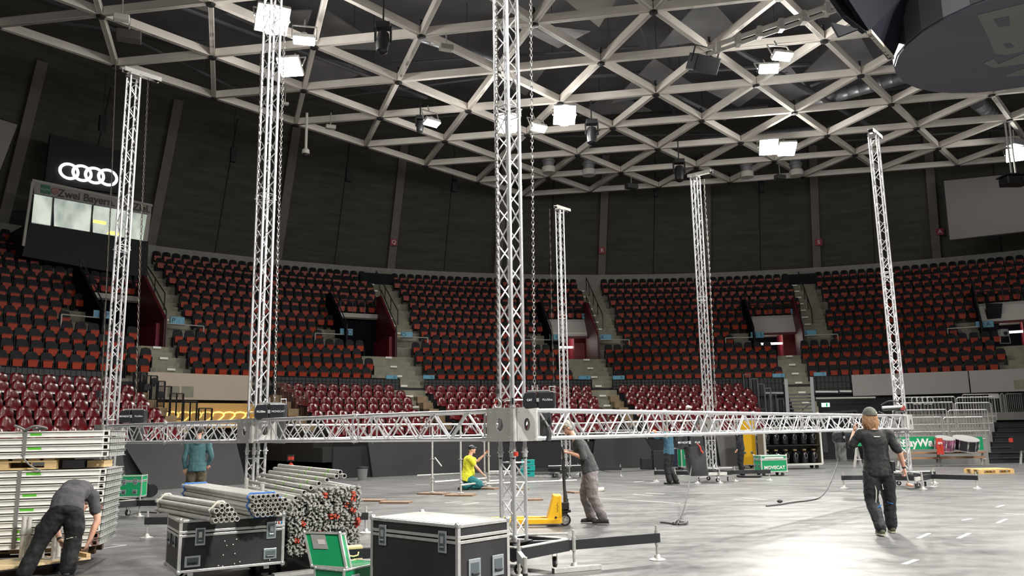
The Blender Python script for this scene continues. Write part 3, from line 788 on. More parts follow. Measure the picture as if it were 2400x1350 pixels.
# mesh rail along the front of the upper tier, one panel section each
meshm = mat('dark_mesh_infill', (0.035, 0.038, 0.042), 0.7)
nt = meshm.node_tree
def mesh_rail(a0, a1, z0, z1, label, tall=0):
    t = thing('mesh_rail', label, 'railing', pol((a0+a1)/2, 31.5, z0))
    MB().arc(a0, a1, 31.49, 31.51, z0, z1, 0.5).build('mesh_infill', meshm, t, world=True)
    g = MB(); n = max(2, int(abs(a1-a0)/0.33))
    for i in range(n+1):
        p = pol(a0 + (a1-a0)*i/n, 31.47, z0); g.tube(p, p + Vector((0, 0, z1-z0)), 0.011 if i % 8 else 0.03, 4)
    m_ = max(2, int(abs(a1-a0)/1.5)); 
    for zz in (z0, z0 + (z1-z0)*0.33, z0 + (z1-z0)*0.66, z1):
        for i in range(m_): g.tube(pol(a0 + (a1-a0)*i/m_, 31.47, zz), pol(a0 + (a1-a0)*(i+1)/m_, 31.47, zz), 0.02 if zz in (z0, z1) else 0.008, 4)
    g.build('rail_frame', railm, t, world=True)
for a0, a1, z0, z1, lb in [(140.6, 147.0, 3.35, 4.10, 'long dark mesh rail above the dark red seats beside the deck stack'), (147.0, 152, 3.35, 4.10, 'dark mesh rail running off the frame edge above the red seats'),
    (117.0, 122.4, 3.65, 4.16, 'dark mesh rail over the red seats ending at the Q stairs'), (122.4, 127.9, 3.65, 4.16, 'dark mesh rail over the brown stair railings'),
    (109.5, 114.7, 3.65, 4.16, 'dark mesh rail starting at the Q stairs'), (104.2, 109.5, 3.65, 4.16, 'dark mesh rail behind the tall centre tower'), (99.0, 104.2, 3.65, 4.16, 'dark mesh rail ending at the R stairs'),
    (91.5, 97.0, 3.65, 4.16, 'dark mesh rail starting at the R stairs'), (86.0, 91.5, 3.65, 4.16, 'dark mesh rail behind the chain bag tower'), (81.2, 86.0, 3.2, 4.14, 'dark mesh rail beside the grey stair railings'),
    (75.3, 78.6, 3.2, 4.14, 'dark mesh rail section beside the big pale panel')]:
    mesh_rail(a0, a1, z0, z1, lb)
# balcony panels
creamp = mat('cream_fascia', (0.50, 0.42, 0.34), 0.35); greyp = mat('pale_grey_fascia', (0.34, 0.33, 0.32), 0.45)
for a0, a1, m_, lb in [(129.7, 137.6, creamp, 'glossy cream balcony fascia panel behind the two left-hand towers'), (65.75, 75.2, greyp, 'pale grey balcony fascia panel crossed by the leaning tower'), (56, 65.65, greyp, 'pale grey balcony fascia panel running out of the frame')]:
    o = MB().arc(a0, a1, 31.3, 31.42, 3.08, 4.13, 0.6).build('balcony_fascia', m_); tag(o, lb.replace('left-hand ', ''), 'panel')
# glowing amber band under the cream fascia
bandm = mat('amber_band', (0.42, 0.26, 0.10), 0.3, emit=(1.0, 0.55, 0.12), emit_s=0.12)
t = thing('advertising_band', 'amber lit band with looping yellow lettering under the cream panel', 'banner', pol(133.5, 31.2, 2.2))
MB().arc(129.2, 137.2, 31.2, 31.25, 1.95, 2.95, 0.6).build('band', bandm, t, world=True)
glow = mat('amber_lettering', (1, 0.7, 0.2), 0.4, emit=(1.0, 0.62, 0.14), emit_s=1.6)
for j in range(9):
    ac = 136.6 - 0.85*j; pts = []
    for i in range(13):
        u = i/12*2*pi; pts.append(pol(ac + 0.40*cos(u) + (0.12*sin(2*u)), 31.17, 2.42 + 0.17*sin(u)))
    MB().path(pts[:10], 0.03, 5).build('loop', glow, t, world=True)

# stair railings: frames with upright bars
def railing(x, y, wpx, hgt, R_, label, m_, bars=9, bays=2):
    p = oncyl(x, y, R_); q = oncyl(x + wpx, y + 1, R_); L = (q - p); L.z = 0; n = L.normalized()
    t = thing('stair_railing', label, 'railing', (p.x, p.y, p.z - hgt))
    z0 = p.z - hgt; f = MB()
    P = lambda u, z: Vector((p.x, p.y, 0)) + L*u + Vector((0, 0, z))
    f.bar(P(0, z0+0.08), P(1, z0+0.08), 0.035, 0.035); f.bar(P(0, p.z), P(1, p.z), 0.04, 0.04)
    for i in range(bays+1): f.bar(P(i/bays, z0), P(i/bays, p.z), 0.05, 0.05, Vector((0, 1, 0)))
    f.build('frame', m_, t, world=True)
    b_ = MB()
    for i in range(1, bars):
        if bars/bays and abs(i*bays/bars - round(i*bays/bars)) < 1e-6: continue
        b_.tube(P(i/bars, z0+0.08), P(i/bars, p.z), 0.009, 5)
    b_.build('bars', m_, t, world=True)
for i, (x, y) in enumerate([(314, 872), (338, 880), (356, 893), (371, 905), (399, 922), (431, 940), (466, 957)]):
    railing(x, y, 31, 1.0, 31.0 - 0.62*i, '%s black barred stair railing counting down beside the cream panel' % ordn(i), railm)
brownr = mat('brown_rail_steel', (0.12, 0.05, 0.035), 0.5, 0.3); greyr = mat('grey_rail_steel', (0.12, 0.125, 0.135), 0.45, 0.4)
for i, (x, y) in enumerate([(645, 898), (663, 912), (694, 929)]):
    railing(x, y, 27, 1.05, 30.6 - 0.8*i, '%s brown barred stair railing going down behind the second tower' % ordn(i), brownr)
for i, (x, y) in enumerate([(1742, 878), (1760, 888), (1776, 900), (1792, 910), (1804, 923), (1822, 935), (1836, 950)]):
    railing(x, y, 14, 1.3, 31.2 - 0.7*i, '%s grey upright stair railing stepping down past the red seats' % ordn(i), greyr, bars=2, bays=1)
# spotlights clamped on the black railings
for i, (x, y) in enumerate([(362, 893), (344, 907), (377, 925)]):
    p = oncyl(x, y, 29.8 - i*0.3); t = thing('clamp_spotlight', ['round black spotlight on top of the stair railing', 'black spotlight on the railing, upper of the two hanging', 'black spotlight on the railing, lower of the two hanging'][i], 'lamp', p)
    MB().lathe([(0.05, -0.14), (0.11, -0.1), (0.13, 0.08), (0.12, 0.12)], (0, 0, 0), (0.6, -0.8, -0.2), 12).build('housing', blackplastic, t, smooth=True)
    MB().box((0, 0, -0.14), (0.05, 0.05, 0.14)).build('clamp', blackmetal, t)
# ================================================================== RIGHT SIDE: steel stairs, terraces, barriers, banner
def seg_dist(p): return (p - Vector((0, 0, CAMZ))).dot(FW)
# steel stair under the S aisle
t = thing('steel_stair', 'dark steel stair with open treads under the S aisle', 'stairs', atd(1870, 1000, 37.0))
Y0 = 37.2
for x in (1842, 1902):
    a, c = atd(x, 885 if x > 1850 else 890, Y0), atd(x + 6, 985, Y0 - 1.0)
    MB().bar(a, c, 0.14, 0.10).build('stringer', greyr, t, world=True)
for i, y in enumerate([925, 933, 941, 949, 958, 967]):
    a, c = atd(1845, y, Y0 - 0.15*i), atd(1903, y - 1, Y0 - 0.15*i)
    MB().bar(a, c, 0.28, 0.06).build('tread', greyr, t, world=True)
MB().bar(atd(1846, 952, 37.3), atd(1862, 965, 37.3), 0.04, 0.04).bar(atd(1897, 948, 37.3), atd(1880, 962, 37.3), 0.04, 0.04).build('brace', greyr, t, world=True)
# white tube fittings under the mesh rail
for i, (x0, x1, y, lb) in enumerate([(1911, 1964, 918, 'white strip fitting under the mesh rail, longer one'), (1968, 1996, 917, 'white strip fitting under the mesh rail, shorter one'), (1790, 1836, 921, 'pale strip fitting beside the grey stair railings')]):
    a, c = oncyl(x0, y, 31.3), oncyl(x1, y, 31.3); tag(MB().bar(a, c, 0.08, 0.09).build('strip_fitting', white if i < 2 else mat('pale_grey_paint', (0.4, 0.4, 0.42), 0.6)), lb, 'fitting')
a, c = oncyl(1912, 934, 30.6), oncyl(2052, 932, 30.6)
tag(MB().tube(a, c, 0.05, 8).build('long_pipe', galv), 'long pale pipe running above the exit sign', 'pipe')
# exit sign
exm = mat('exit_sign_face', (0.5, 0.75, 0.6), 0.5, emit=(0.62, 0.95, 0.72), emit_s=1.3); exg = mat('exit_sign_green', (0.0, 0.3, 0.12), 0.5, emit=(0.0, 0.35, 0.12), emit_s=0.6)
p = oncyl(1935, 949, 31.2); t = thing('exit_sign', 'lit white and green emergency exit sign on the black wall', 'sign', p, RD(ang_of(p) - 90))
MB().box((0, 0, 0), (0.38, 0.06, 0.20)).build('light_box', exm, t)
g = MB(); g.ball((-0.045, -0.035, 0.055), 0.018, 6, 5); g.bar((-0.045, -0.034, 0.04), (-0.065, -0.034, -0.02), 0.03, 0.006); g.bar((-0.06, -0.034, -0.02), (-0.02, -0.034, -0.06), 0.018, 0.006); g.bar((-0.065, -0.034, -0.02), (-0.10, -0.034, -0.07), 0.018, 0.006)
g.bar((0.05, -0.034, 0.08), (0.05, -0.034, -0.085), 0.075, 0.006, Vector((0, 1, 0))); g.build('running_man_pictogram', exg, t)
# black tunnel frame under it
a = atd(1926, 968, 36.0); c = atd(2006, 963, 36.0)
tag(MB().bar(a, c, 0.3, 0.09).bar(a, atd(1935, 1060, 36), 0.2, 0.09).bar(c, atd(2000, 1060, 36), 0.2, 0.09).build('door_frame', blackmetal), 'black door frame under the green exit sign', 'door frame')

# stepped grey platform with barrier rows
platm = mat('grey_platform_panel', (0.30, 0.295, 0.285), 0.6, noise=(1.0, 0.12))
t = thing('stepped_platform', 'grey stepped platform carrying rows of steel barriers', 'platform', (18, 36, 0))
Yf = 34.2
for k in range(5):
    y = Yf + 0.8*k; z = 0.85 + 0.31*k
    xl, xr = atd(2078, 1000, y).x, atd(2309 + 7*k, 1000, y).x
    MB().box(((xl+xr)/2, y + 0.4, z/2), (xr-xl, 0.8, z)).build('step', platm, t, world=True)
def barrier(x0, x1, ytop, Y, H, label, m_=None, nb=12, grp=None):
    a, c = atd(x0, ytop, Y), atd(x1, ytop - (x1-x0)*0.0157*0 , Y); c.z = a.z; z0 = a.z - H
    m_ = m_ or galv; t = thing('crowd_barrier', label, 'barrier', (a.x, a.y, z0), 0, grp)
    MB().path([(a.x, Y, z0), (a.x, Y, a.z-0.05), (a.x+0.05, Y, a.z), (c.x-0.05, Y, c.z), (c.x, Y, c.z-0.05), (c.x, Y, z0)], 0.026, 6).build('frame', m_, t, world=True)
    b_ = MB(); b_.tube((a.x, Y, z0+0.16), (c.x, Y, z0+0.16), 0.018, 5)
    for i in range(1, nb): x = a.x + (c.x-a.x)*i/nb; b_.tube((x, Y, z0+0.16), (x, Y, a.z), 0.009, 5)
    b_.build('bars', m_, t, world=True)
rows = [(2134, 2209, 2305, 979), (2092, 2220, 2314, 962), (2100, 2236, 2322, 945), (2105, 2240, 2330, 932)]
for k, (x0, xm, x1, y) in enumerate(rows):
    for j, (u, v_) in enumerate(((x0, xm - 2), (xm + 2, x1))):
        zt = atd(u, y, Yf + 0.1 + 0.8*k).z
        barrier(u, v_, y, Yf + 0.1 + 0.8*k, zt - (0.85 + 0.31*k), '%s steel crowd barrier on the %s step of the grey platform' % (('longer', 'shorter')[j] if k else ('wider', 'narrower')[1-j], ordn(k)), nb=16 if j == 0 else 14)
for j, (u, v_, lb) in enumerate([(2255, 2342, 'steel barrier on the upper walkway in front of the grey fascia'), (2344, 2352, 'narrow steel gate post between the walkway barriers'), (2356, 2420, 'steel barrier running out of the frame on the upper walkway')]):
    barrier(u, v_, 925 if j == 0 else 923, 38.5, 1.15, lb, nb=3 if j == 1 else 14)
p = atd(2329, 929, 38.3); tag(MB().box(p, (0.45, 0.05, 0.18)).build('hinge_plate', white), 'small white plate clamped on the walkway barrier', 'plate')
# coiled cable rings hung on the barrier
for i, x in enumerate([2143, 2155, 2168, 2180]):
    p = atd(x, 939, 36.5); pts = [p + Vector((0.14*cos(q*pi/6), 0, 0.16*sin(q*pi/6))) for q in range(12)]
    tag(MB().path(pts, 0.02, 5, closed=True).build('cable_ring', mat('pale_cable', (0.45, 0.45, 0.44), 0.5)), '%s pale cable ring hung on the top barrier' % ordn(i), 'cable')
# concrete walkway slab and black stairs
x0, x1 = atd(2330, 975, 38).x, atd(2440, 975, 38).x
MB().box(((x0+x1)/2, 39.5, 1.95), (x1-x0, 3.4, 0.36)).build('floor_walkway', concrete_l, kind='structure')
t = thing('black_stairs', 'black stairs rising at the frame edge beside the grey platform', 'stairs', atd(2360, 1085, 35))
for k in range(8):
    y = 34.4 + 0.36*k; z = 0.21*(k+1); xl = atd(2312 + 5.2*k, 1050, y).x
    MB().box((xl + 1.9, y + 0.5, z/2), (3.8, 1.0, z)).box((xl + 1.9, y - 0.01, z - 0.012), (3.8, 0.05, 0.02)).build('step', mat('black_stair', (0.022, 0.025, 0.03), 0.6), t, world=True)

# ---- benches with the green banner
t = thing('substitute_bench', 'long wooden bench with steel legs below the green banner', 'bench', atz(2240, 1086))
Yb = 33.0
for i, (y, n_) in enumerate([(1061, 'backrest_board'), (1073, 'seat_board')]):
    a, c = atd(2105, y, Yb - 0.2*i), atd(2305, y, Yb - 0.2*i); a.z = c.z = (a.z + c.z)/2
    MB().bar(a, c, 0.34, 0.07).build(n_, mat('bench_plank', (0.33, 0.19, 0.11), 0.55), t, world=True)
for x in (2109, 2199, 2303):
    p = atd(x, 1060, Yb); g = MB()
    g.bar(p + Vector((0, 0, 0)), Vector((p.x - 0.16, Yb - 0.1, 0.0)), 0.06, 0.06); g.bar(p, Vector((p.x + 0.16, Yb + 0.2, 0.0)), 0.06, 0.06); g.bar(Vector((p.x - 0.12, Yb, 0.25)), Vector((p.x+0.12, Yb, 0.25)), 0.04, 0.04)
    g.build('leg', aludull, t, world=True)
bg = mat('banner_green', (0.0, 0.30, 0.11), 0.5); bw = mat('banner_white', (0.8, 0.82, 0.8), 0.5)
def banner(x0, x1, y0, y1, body, tx, label):
    a, c = atd(x0, y1, Yb - 0.15), atd(x1, y0, Yb - 0.15); w_, h_ = c.x - a.x, c.z - a.z
    t = thing('advertising_banner', label, 'banner', ((a.x+c.x)/2, Yb - 0.15, (a.z+c.z)/2))
    MB().box((0, 0, 0), (w_, 0.03, h_)).build('banner_sheet', bg, t)
    text(body, h_*0.86, bw, t, (tx*w_, -0.02, 0.0), (pi/2, 0, 0), bold=0.014)
banner(2102, 2198, 1023, 1054, 'BayWa', 0.0, 'green banner with white BayWa lettering on the bench')
banner(2199, 2302, 1024, 1056, 'BayWa', 0.05, 'green BayWa banner partly covered by a red cloth and a drum')
banner(1990, 2030, 1026, 1046, '', 0, 'green banner end showing beside the walking man')
t = thing('trestle', 'grey steel trestle leg under the green banner end beside the walking man', 'trestle', atz(2008, 1082))
p = atd(2008, 1050, 33); g = MB(); g.bar(p, Vector((p.x-0.2, 32.9, 0)), 0.07, 0.07); g.bar(p, Vector((p.x+0.2, 33.2, 0)), 0.07, 0.07); g.bar(Vector((p.x-0.14, 33, 0.3)), Vector((p.x+0.14, 33, 0.3)), 0.04, 0.04); g.build('legs', aludull, t, world=True)
# snare drum, second drum with red cloth
drumm = mat('drum_black_gloss', (0.012, 0.012, 0.014), 0.12, coat=0.6)
def drum(x, y, r, h, label, m_, red=False):
    p = atd(x, y, Yb - 0.5); t = thing('drum', label, 'drum', p, rot=(RD(16), RD(3), 0))
    MB().lathe([(r, -h/2), (r, h/2)], n=20).build('shell', m_, t, smooth=True)
    for z in (-h/2, h/2): MB().lathe([(r*1.0, z-0.012), (r*1.05, z-0.012), (r*1.05, z+0.012), (r*1.0, z+0.012)], n=20).build('hoop', boltm, t, smooth=True)
    MB().lathe([(0.0, h/2), (r*0.99, h/2), (r*0.99, h/2+0.006), (0.0, h/2+0.006)], n=20).build('drum_head', white, t)
    for i in range(10): a = 2*pi*i/10; q = Vector((cos(a)*r*1.06, sin(a)*r*1.06, 0)); MB().tube(q + Vector((0, 0, -h/2)), q + Vector((0, 0, h/2)), 0.008, 5).box(q, (0.03, 0.03, h*0.35), a).build('tension_lug', boltm, t)
drum(2263, 1040, 0.45, 0.42, 'black drum with chrome lugs in front of the green banner', drumm)
drum(2214, 1040, 0.34, 0.46, 'patterned drum with chrome hoops behind the red cloth', mat('drum_pink_pattern', (0.35, 0.10, 0.2), 0.3, noise=(4, 0.9)))
p = atd(2203, 1044, Yb - 0.85); t = thing('red_cloth', 'red cloth with white print hanging over the banner', 'cloth', p)
mb = MB(); N = 6; vs = []
for j in range(7):
    for i in range(N+1):
        u = i/N - 0.5; vs.append((u*0.26, 0.02*sin(i*2.2 + j*0.5) + 0.01*j*0, 0.28 - 0.62*j/6 - 0.02*sin(i*1.7)*(j/6)))
n0 = len(vs); vs += [(x, y+0.012, z) for x, y, z in vs]; fs = []
for j in range(6):
    for i in range(N): a = j*(N+1)+i; fs += [(a, a+1, a+N+2, a+N+1), (n0+a, n0+a+N+1, n0+a+N+2, n0+a+1)]
mb.add(vs, fs).build('cloth', redp, t)
text('EPS', 0.12, white, t, (0, -0.03, 0.08), (pi/2, 0, 0), bold=0.004)
# object at the very right edge: small red-marked stand
t = thing('floor_stand', 'black floor stand with red tag at the frame edge', 'stand', atz(2398, 1088))
p = atz(2398, 1088); MB().box((0, 0, 0.82), (0.7, 0.2, 0.55)).build('panel', blackplastic, t); MB().box((-0.4, -0.05, 0.95), (0.12, 0.1, 0.16)).build('tag', redp, t); MB().bar((-0.1, 0, 0), (0.0, 0, 0.6), 0.06, 0.06).bar((0.2, 0, 0), (0.1, 0, 0.6), 0.06, 0.06).build('legs', aludull, t)

# black drape and small camera device at the A portal
g = MB(); P = [oncyl(2311, 711, 37.5), oncyl(2350, 711, 37.5), oncyl(2346, 748, 37.3), oncyl(2338, 770, 37.2), oncyl(2334, 800, 37.0), oncyl(2318, 790, 37.1)]
o_ = Vector((0, 0.06, 0)); n = len(P); g.add(P + [p + o_ for p in P], [tuple(range(n)), tuple(range(n, 2*n))[::-1]] + [(i, (i+1) % n, n+(i+1) % n, n+i) for i in range(n)])
tag(g.build('black_drape', mat('drape_black', (0.006, 0.006, 0.011), 0.9)), 'black drape hanging at the side of the A portal', 'curtain')
p = oncyl(2351, 782, 34.6); t = thing('portal_projector', 'grey box projector on a stand in front of the A portal', 'projector', p)
MB().box((0, 0, 0), (0.42, 0.4, 0.30)).build('body', mat('projector_grey', (0.32, 0.32, 0.33), 0.5), t, bevel=0.03); MB().lathe([(0.0, 0), (0.09, 0), (0.09, 0.05), (0, 0.05)], (0, -0.2, 0), (0, -1, 0), 14).build('lens', blackplastic, t)
MB().box((0, 0, 0.19), (0.36, 0.3, 0.06)).build('top_unit', galv, t); MB().bar((-0.22, -0.1, -0.1), (-0.26, -0.1, -0.5), 0.03, 0.03).bar((0.22, -0.1, -0.1), (0.26, -0.1, -0.5), 0.03, 0.03).bar((-0.26, -0.1, -0.5), (0.26, -0.1, -0.5), 0.03, 0.03).build('stand', galv, t)
# ================================================================== SUITE with rings and glass
n_ = None
A_ = oncyl(80, 425, 39.6); B_ = oncyl(356, 482, 39.6)
uu = Vector((B_.x - A_.x, B_.y - A_.y, 0)).normalized(); nn = Vector((uu.y, -uu.x, 0))
if nn.dot(-A_) < 0: nn = -nn
PS = lambda x, y: atplane(x, y, A_, nn)
t = thing('glass_suite', 'glass-fronted suite box with white sign strip high above the red seats', 'booth', A_)
boxm = mat('suite_black', (0.008, 0.009, 0.014), 0.7); suitegrey = mat('suite_sign_strip', (0.30, 0.285, 0.28), 0.5); suitefr = mat('suite_pale_frame', (0.42, 0.40, 0.37), 0.5)
def quadslab(pts, dep, name, m_, par):
    P = [Vector(p) for p in pts]; Q = [p + dep for p in P]; n = len(P)
    return MB().add(P + Q, [tuple(range(n))[::-1], tuple(range(n, 2*n))] + [(i, (i+1) % n, n+(i+1) % n, n+i) for i in range(n)]).build(name, m_, par, world=True)
back = -nn*3.0
quadslab([PS(52, 600), PS(345, 652), PS(348, 566), PS(70, 520)], back, 'lower_body', boxm, t)
quadslab([PS(78, 425), PS(356, 484), PS(353, 505), PS(80, 452)], -nn*0.3, 'sign_strip', suitegrey, t)
quadslab([PS(76, 419), PS(358, 479), PS(358, 484), PS(76, 426)], -nn*0.5, 'top_trim', suitefr, t)
quadslab([PS(78, 427), PS(356, 484), PS(352, 570), PS(70, 522)], -nn*0.05 + Vector((0, 0, 0)), 'blackout', boxm, t).location += Vector(-nn*3.2)
winm = mat('lit_suite_glass', (0.5, 0.56, 0.5), 0.06, emit=(0.72, 0.80, 0.70), emit_s=0.62)
nt = winm.node_tree; b = nt.nodes['Principled BSDF']; tc = nt.nodes.new('ShaderNodeTexCoord'); nz = nt.nodes.new('ShaderNodeTexNoise'); nz.inputs['Scale'].default_value = 1.4; nz.inputs['Detail'].default_value = 3
mp = nt.nodes.new('ShaderNodeMapping'); mp.inputs['Scale'].default_value = (1, 1, 0.5); nt.links.new(tc.outputs['Object'], mp.inputs[0]); nt.links.new(mp.outputs[0], nz.inputs['Vector'])
cr = nt.nodes.new('ShaderNodeValToRGB'); cr.color_ramp.elements[0].position = 0.32; cr.color_ramp.elements[1].position = 0.62; cr.color_ramp.elements[0].color = (0.22, 0.27, 0.25, 1); cr.color_ramp.elements[1].color = (0.74, 0.80, 0.70, 1)
nt.links.new(nz.outputs['Fac'], cr.inputs[0]); nt.links.new(cr.outputs[0], b.inputs['Emission Color'])
for (x0, y0, x1, y1) in [((81), 455, 123, 463), (127, 464, 215, 480), (218, 481, 300, 495), (303, 496, 347, 504)]:
    bt = lambda x: 521 + (x-70)*0.161
    quadslab([PS(x0 - 7*(y0 < 460), bt(x0)), PS(x1 - 5, bt(x1)), PS(x1, y1), PS(x0, y0)], -nn*0.04, 'window_pane', winm, t)
for x, y in ((125, 464), (217, 481), (301, 496)):
    quadslab([PS(x - 7, 521 + (x-70)*0.161), PS(x - 4, 521 + (x-70)*0.161), PS(x + 2, y), PS(x - 1, y)], nn*0.05, 'mullion', railm, t)
quadslab([PS(50, 576), PS(56, 578), PS(78, 428), PS(72, 426)], nn*0.12, 'side_post', suitefr, t)
quadslab([PS(334, 566), PS(343, 566), PS(352, 503), PS(345, 502)], nn*0.12, 'side_post', suitefr, t)
yl = mat('suite_lamp_yellow', (0.9, 0.6, 0.15), 0.5, emit=(1.0, 0.72, 0.2), emit_s=1.0)
quadslab([PS(217, 521), PS(248, 527), PS(249, 520), PS(219, 515)], nn*0.02, 'yellow_lampshade', yl, t)
quadslab([PS(250, 548), PS(285, 553), PS(284, 545), PS(256, 541)], nn*0.02, 'yellow_lampshade', yl, t)
# lettering on the strip
rot = Matrix((uu, Vector((0, 0, 1)), nn)).transposed().to_euler()
down = PS(200, 455) - PS(150, 444.5)
ang = math.atan2(down.z, (down - Vector((0, 0, down.z))).length)
txm = mat('suite_lettering', (0.05, 0.05, 0.05), 0.6)
c0 = PS(245, 468); inv = parent_matrix(t).inverted()
def planetext(body, px_, py_, hpx, m_, par, sx=1.0, bold=0.01):
    p = PS(px_, py_) + nn*0.02; k = seg_dist(p)/FPX
    o = text(body, hpx*k, m_, par, parent_matrix(par).inverted() @ p, rot, bold=bold, sx=sx); return o
planetext('Zwei Bayern. Ein Ziel.', 247.5, 472.8, 25, txm, t, sx=0.93)
p = PS(107, 443); quadslab([PS(95, 452), PS(118, 456), PS(118, 436), PS(96, 432)], nn*0.02, 'green_logo', mat('logo_green', (0.01, 0.13, 0.08), 0.5), t)
planetext('BayWa', 107, 444.5, 7, mat('logo_pale', (0.4, 0.5, 0.42), 0.5), t, bold=0.0)
p = PS(129, 448) + nn*0.01; r_ = 8.5*seg_dist(p)/FPX
MB().lathe([(0.0, 0), (r_, 0), (r_, 0.03), (0, 0.03)], p, nn, 20).build('round_logo', mat('logo_dull_red', (0.28, 0.12, 0.12), 0.5), t, world=True)
MB().path([p + nn*0.04 + uu*(r_*0.7*cos(a_/4)) + Vector((0, 0, r_*0.35*sin(a_/4 + 0.6))) for a_ in range(0, 13)], r_*0.08, 5).build('round_logo_lines', mat('logo_line', (0.5, 0.42, 0.42), 0.5), t, world=True)
# side dark screen behind the rings + rings
t = thing('ring_logo_sign', 'four interlocking white glowing rings on a black board above the suite', 'sign', PS(205, 400) - nn*0.3)
PR = lambda x, y: PS(x, y) - nn*0.2
quadslab([PR(108, 425), PR(282, 452), PR(290, 352), PR(122, 312)], -nn*0.2, 'black_board', boxm, t)
ringm = mat('glowing_ring', (0.8, 0.8, 0.8), 0.5, emit=(1, 0.99, 0.96), emit_s=1.3)
for i, (x, y) in enumerate([(164, 400), (194, 405), (224, 410), (254, 415)]):
    p = PR(x, y) + nn*0.08; R1 = (PR(x+21, y) - PR(x-21, y)).length/2; pts = []
    for q in range(28):
        a = 2*pi*q/28; pts.append(p + uu*(R1*cos(a)) + Vector((0, 0, R1*0.88*sin(a))) + nn*0.04*(i % 2))
    MB().path(pts, 0.070, 6, closed=True).build('ring', ringm, t, world=True)
# concrete shelf behind / beside the suite
tag(MB().arc(132.6, 139.4, 41.4, 41.7, 8.9, 10.6, 1).build('parapet_wall', concrete_l), 'grey concrete parapet below the suite box', 'wall')
# screens
def screen(pts, dep, label, R_):
    P = [Vector(p) for p in pts]; c = sum(P, Vector())/4; n = (P[1]-P[0]).cross(P[3]-P[0]).normalized()
    if n.dot(Vector((0, 0, CAMZ)) - c) < 0: n = -n
    t = thing('projection_screen', label, 'screen', c)
    big = [c + (p - c)*1.045 for p in P]
    quadslab([p - n*0.02 for p in big], -n*0.2, 'black_border', boxm, t); quadslab(P, -n*0.01 , 'screen_cloth', mat('grey_screen_cloth', (0.30, 0.27, 0.265), 0.7), t)
sp_ = [oncyl(2212, 424, 39.5), oncyl(2226, 562, 39.8), oncyl(2470, 530, 39.8), oncyl(2470, 398, 39.5)]
# flatten to a plane through three corners
pl_n = (sp_[1]-sp_[0]).cross(sp_[3]-sp_[0]).normalized(); sp_[2] = atplane(2470, 534, sp_[0], pl_n)
screen(sp_, 0, 'large grey projection screen with black border running out of the frame', 39)
sp_ = [oncyl(-60, 262, 39), oncyl(-60, 480, 39.2), oncyl(-2, 410, 39.2), oncyl(41, 292, 39)]
pl_n = (sp_[1]-sp_[0]).cross(sp_[3]-sp_[0]).normalized(); sp_[2] = atplane(-1, 402, sp_[0], pl_n)
screen(sp_, 0, 'edge of a grey projection screen with black border beside the ring logo', 39)
# projector
p = atz(2378, 425, 13.2); t = thing('projector', 'projector hanging on a pole in front of the big screen', 'projector', p)
MB().box((0, 0, 0), (1.1, 0.8, 0.4)).build('body', blackplastic, t, bevel=0.04); MB().box((0, 0, 0.26), (1.25, 0.9, 0.06)).build('mount_plate', blackmetal, t); MB().lathe([(0.0, 0), (0.13, 0), (0.13, 0.06), (0, 0.06)], (0.2, -0.41, 0), (0, -1, 0), 14).build('lens', drumm, t)
MB().tube((-0.1, 0, 0.28), (-0.1, 0, 3.1), 0.05, 6).tube((0.1, 0, 0.28), (0.1, 0, 3.1), 0.05, 6).build('hanging_poles', galv, t)

# ================================================================== SCOREBOARD DISC, dark banners of the cube
dm = mat('scoreboard_underside', (0.10, 0.10, 0.125), 0.55, noise=(0.5, 0.12, (0.4, 4, 1)))
sm = mat('scoreboard_side', (0.12, 0.125, 0.14), 0.5); sml = mat('scoreboard_side_pale', (0.30, 0.30, 0.34), 0.5)
Z = 11.0; cx, cy, rr_ = 13.11, 19.07, 3.09
t = thing('round_scoreboard', 'huge round hanging scoreboard with dark underside', 'scoreboard', (cx, cy, Z))
MB().lathe([(0.0, 0), (rr_, 0), (rr_, 0.05), (0, 0.05)], n=14 if False else 30).build('underside', dm, t)
for i in range(30):
    a0, a1 = 2*pi*i/30, 2*pi*(i+1)/30
    p, q = Vector((cos(a0)*rr_, sin(a0)*rr_, 0.06)), Vector((cos(a1)*rr_, sin(a1)*rr_, 0.06)); out = Vector((cos((a0+a1)/2), sin((a0+a1)/2), 0))
    MB().add([p, q, q + Vector((0, 0, 1.0)), p + Vector((0, 0, 1.0)), p + out*0.03, q + out*0.03, q + out*0.03 + Vector((0, 0, 1.0)), p + out*0.03 + Vector((0, 0, 1.0))], [(0, 1, 2, 3), (4, 7, 6, 5), (0, 4, 5, 1), (1, 5, 6, 2), (2, 6, 7, 3), (3, 7, 4, 0)]).build('side_panel', sml if i in (17, 20) else sm, t)
MB().lathe([(0.0, 1.1), (rr_*0.97, 1.1), (rr_*0.97, 1.2), (0, 1.2)], n=30).build('top', blackmetal, t)
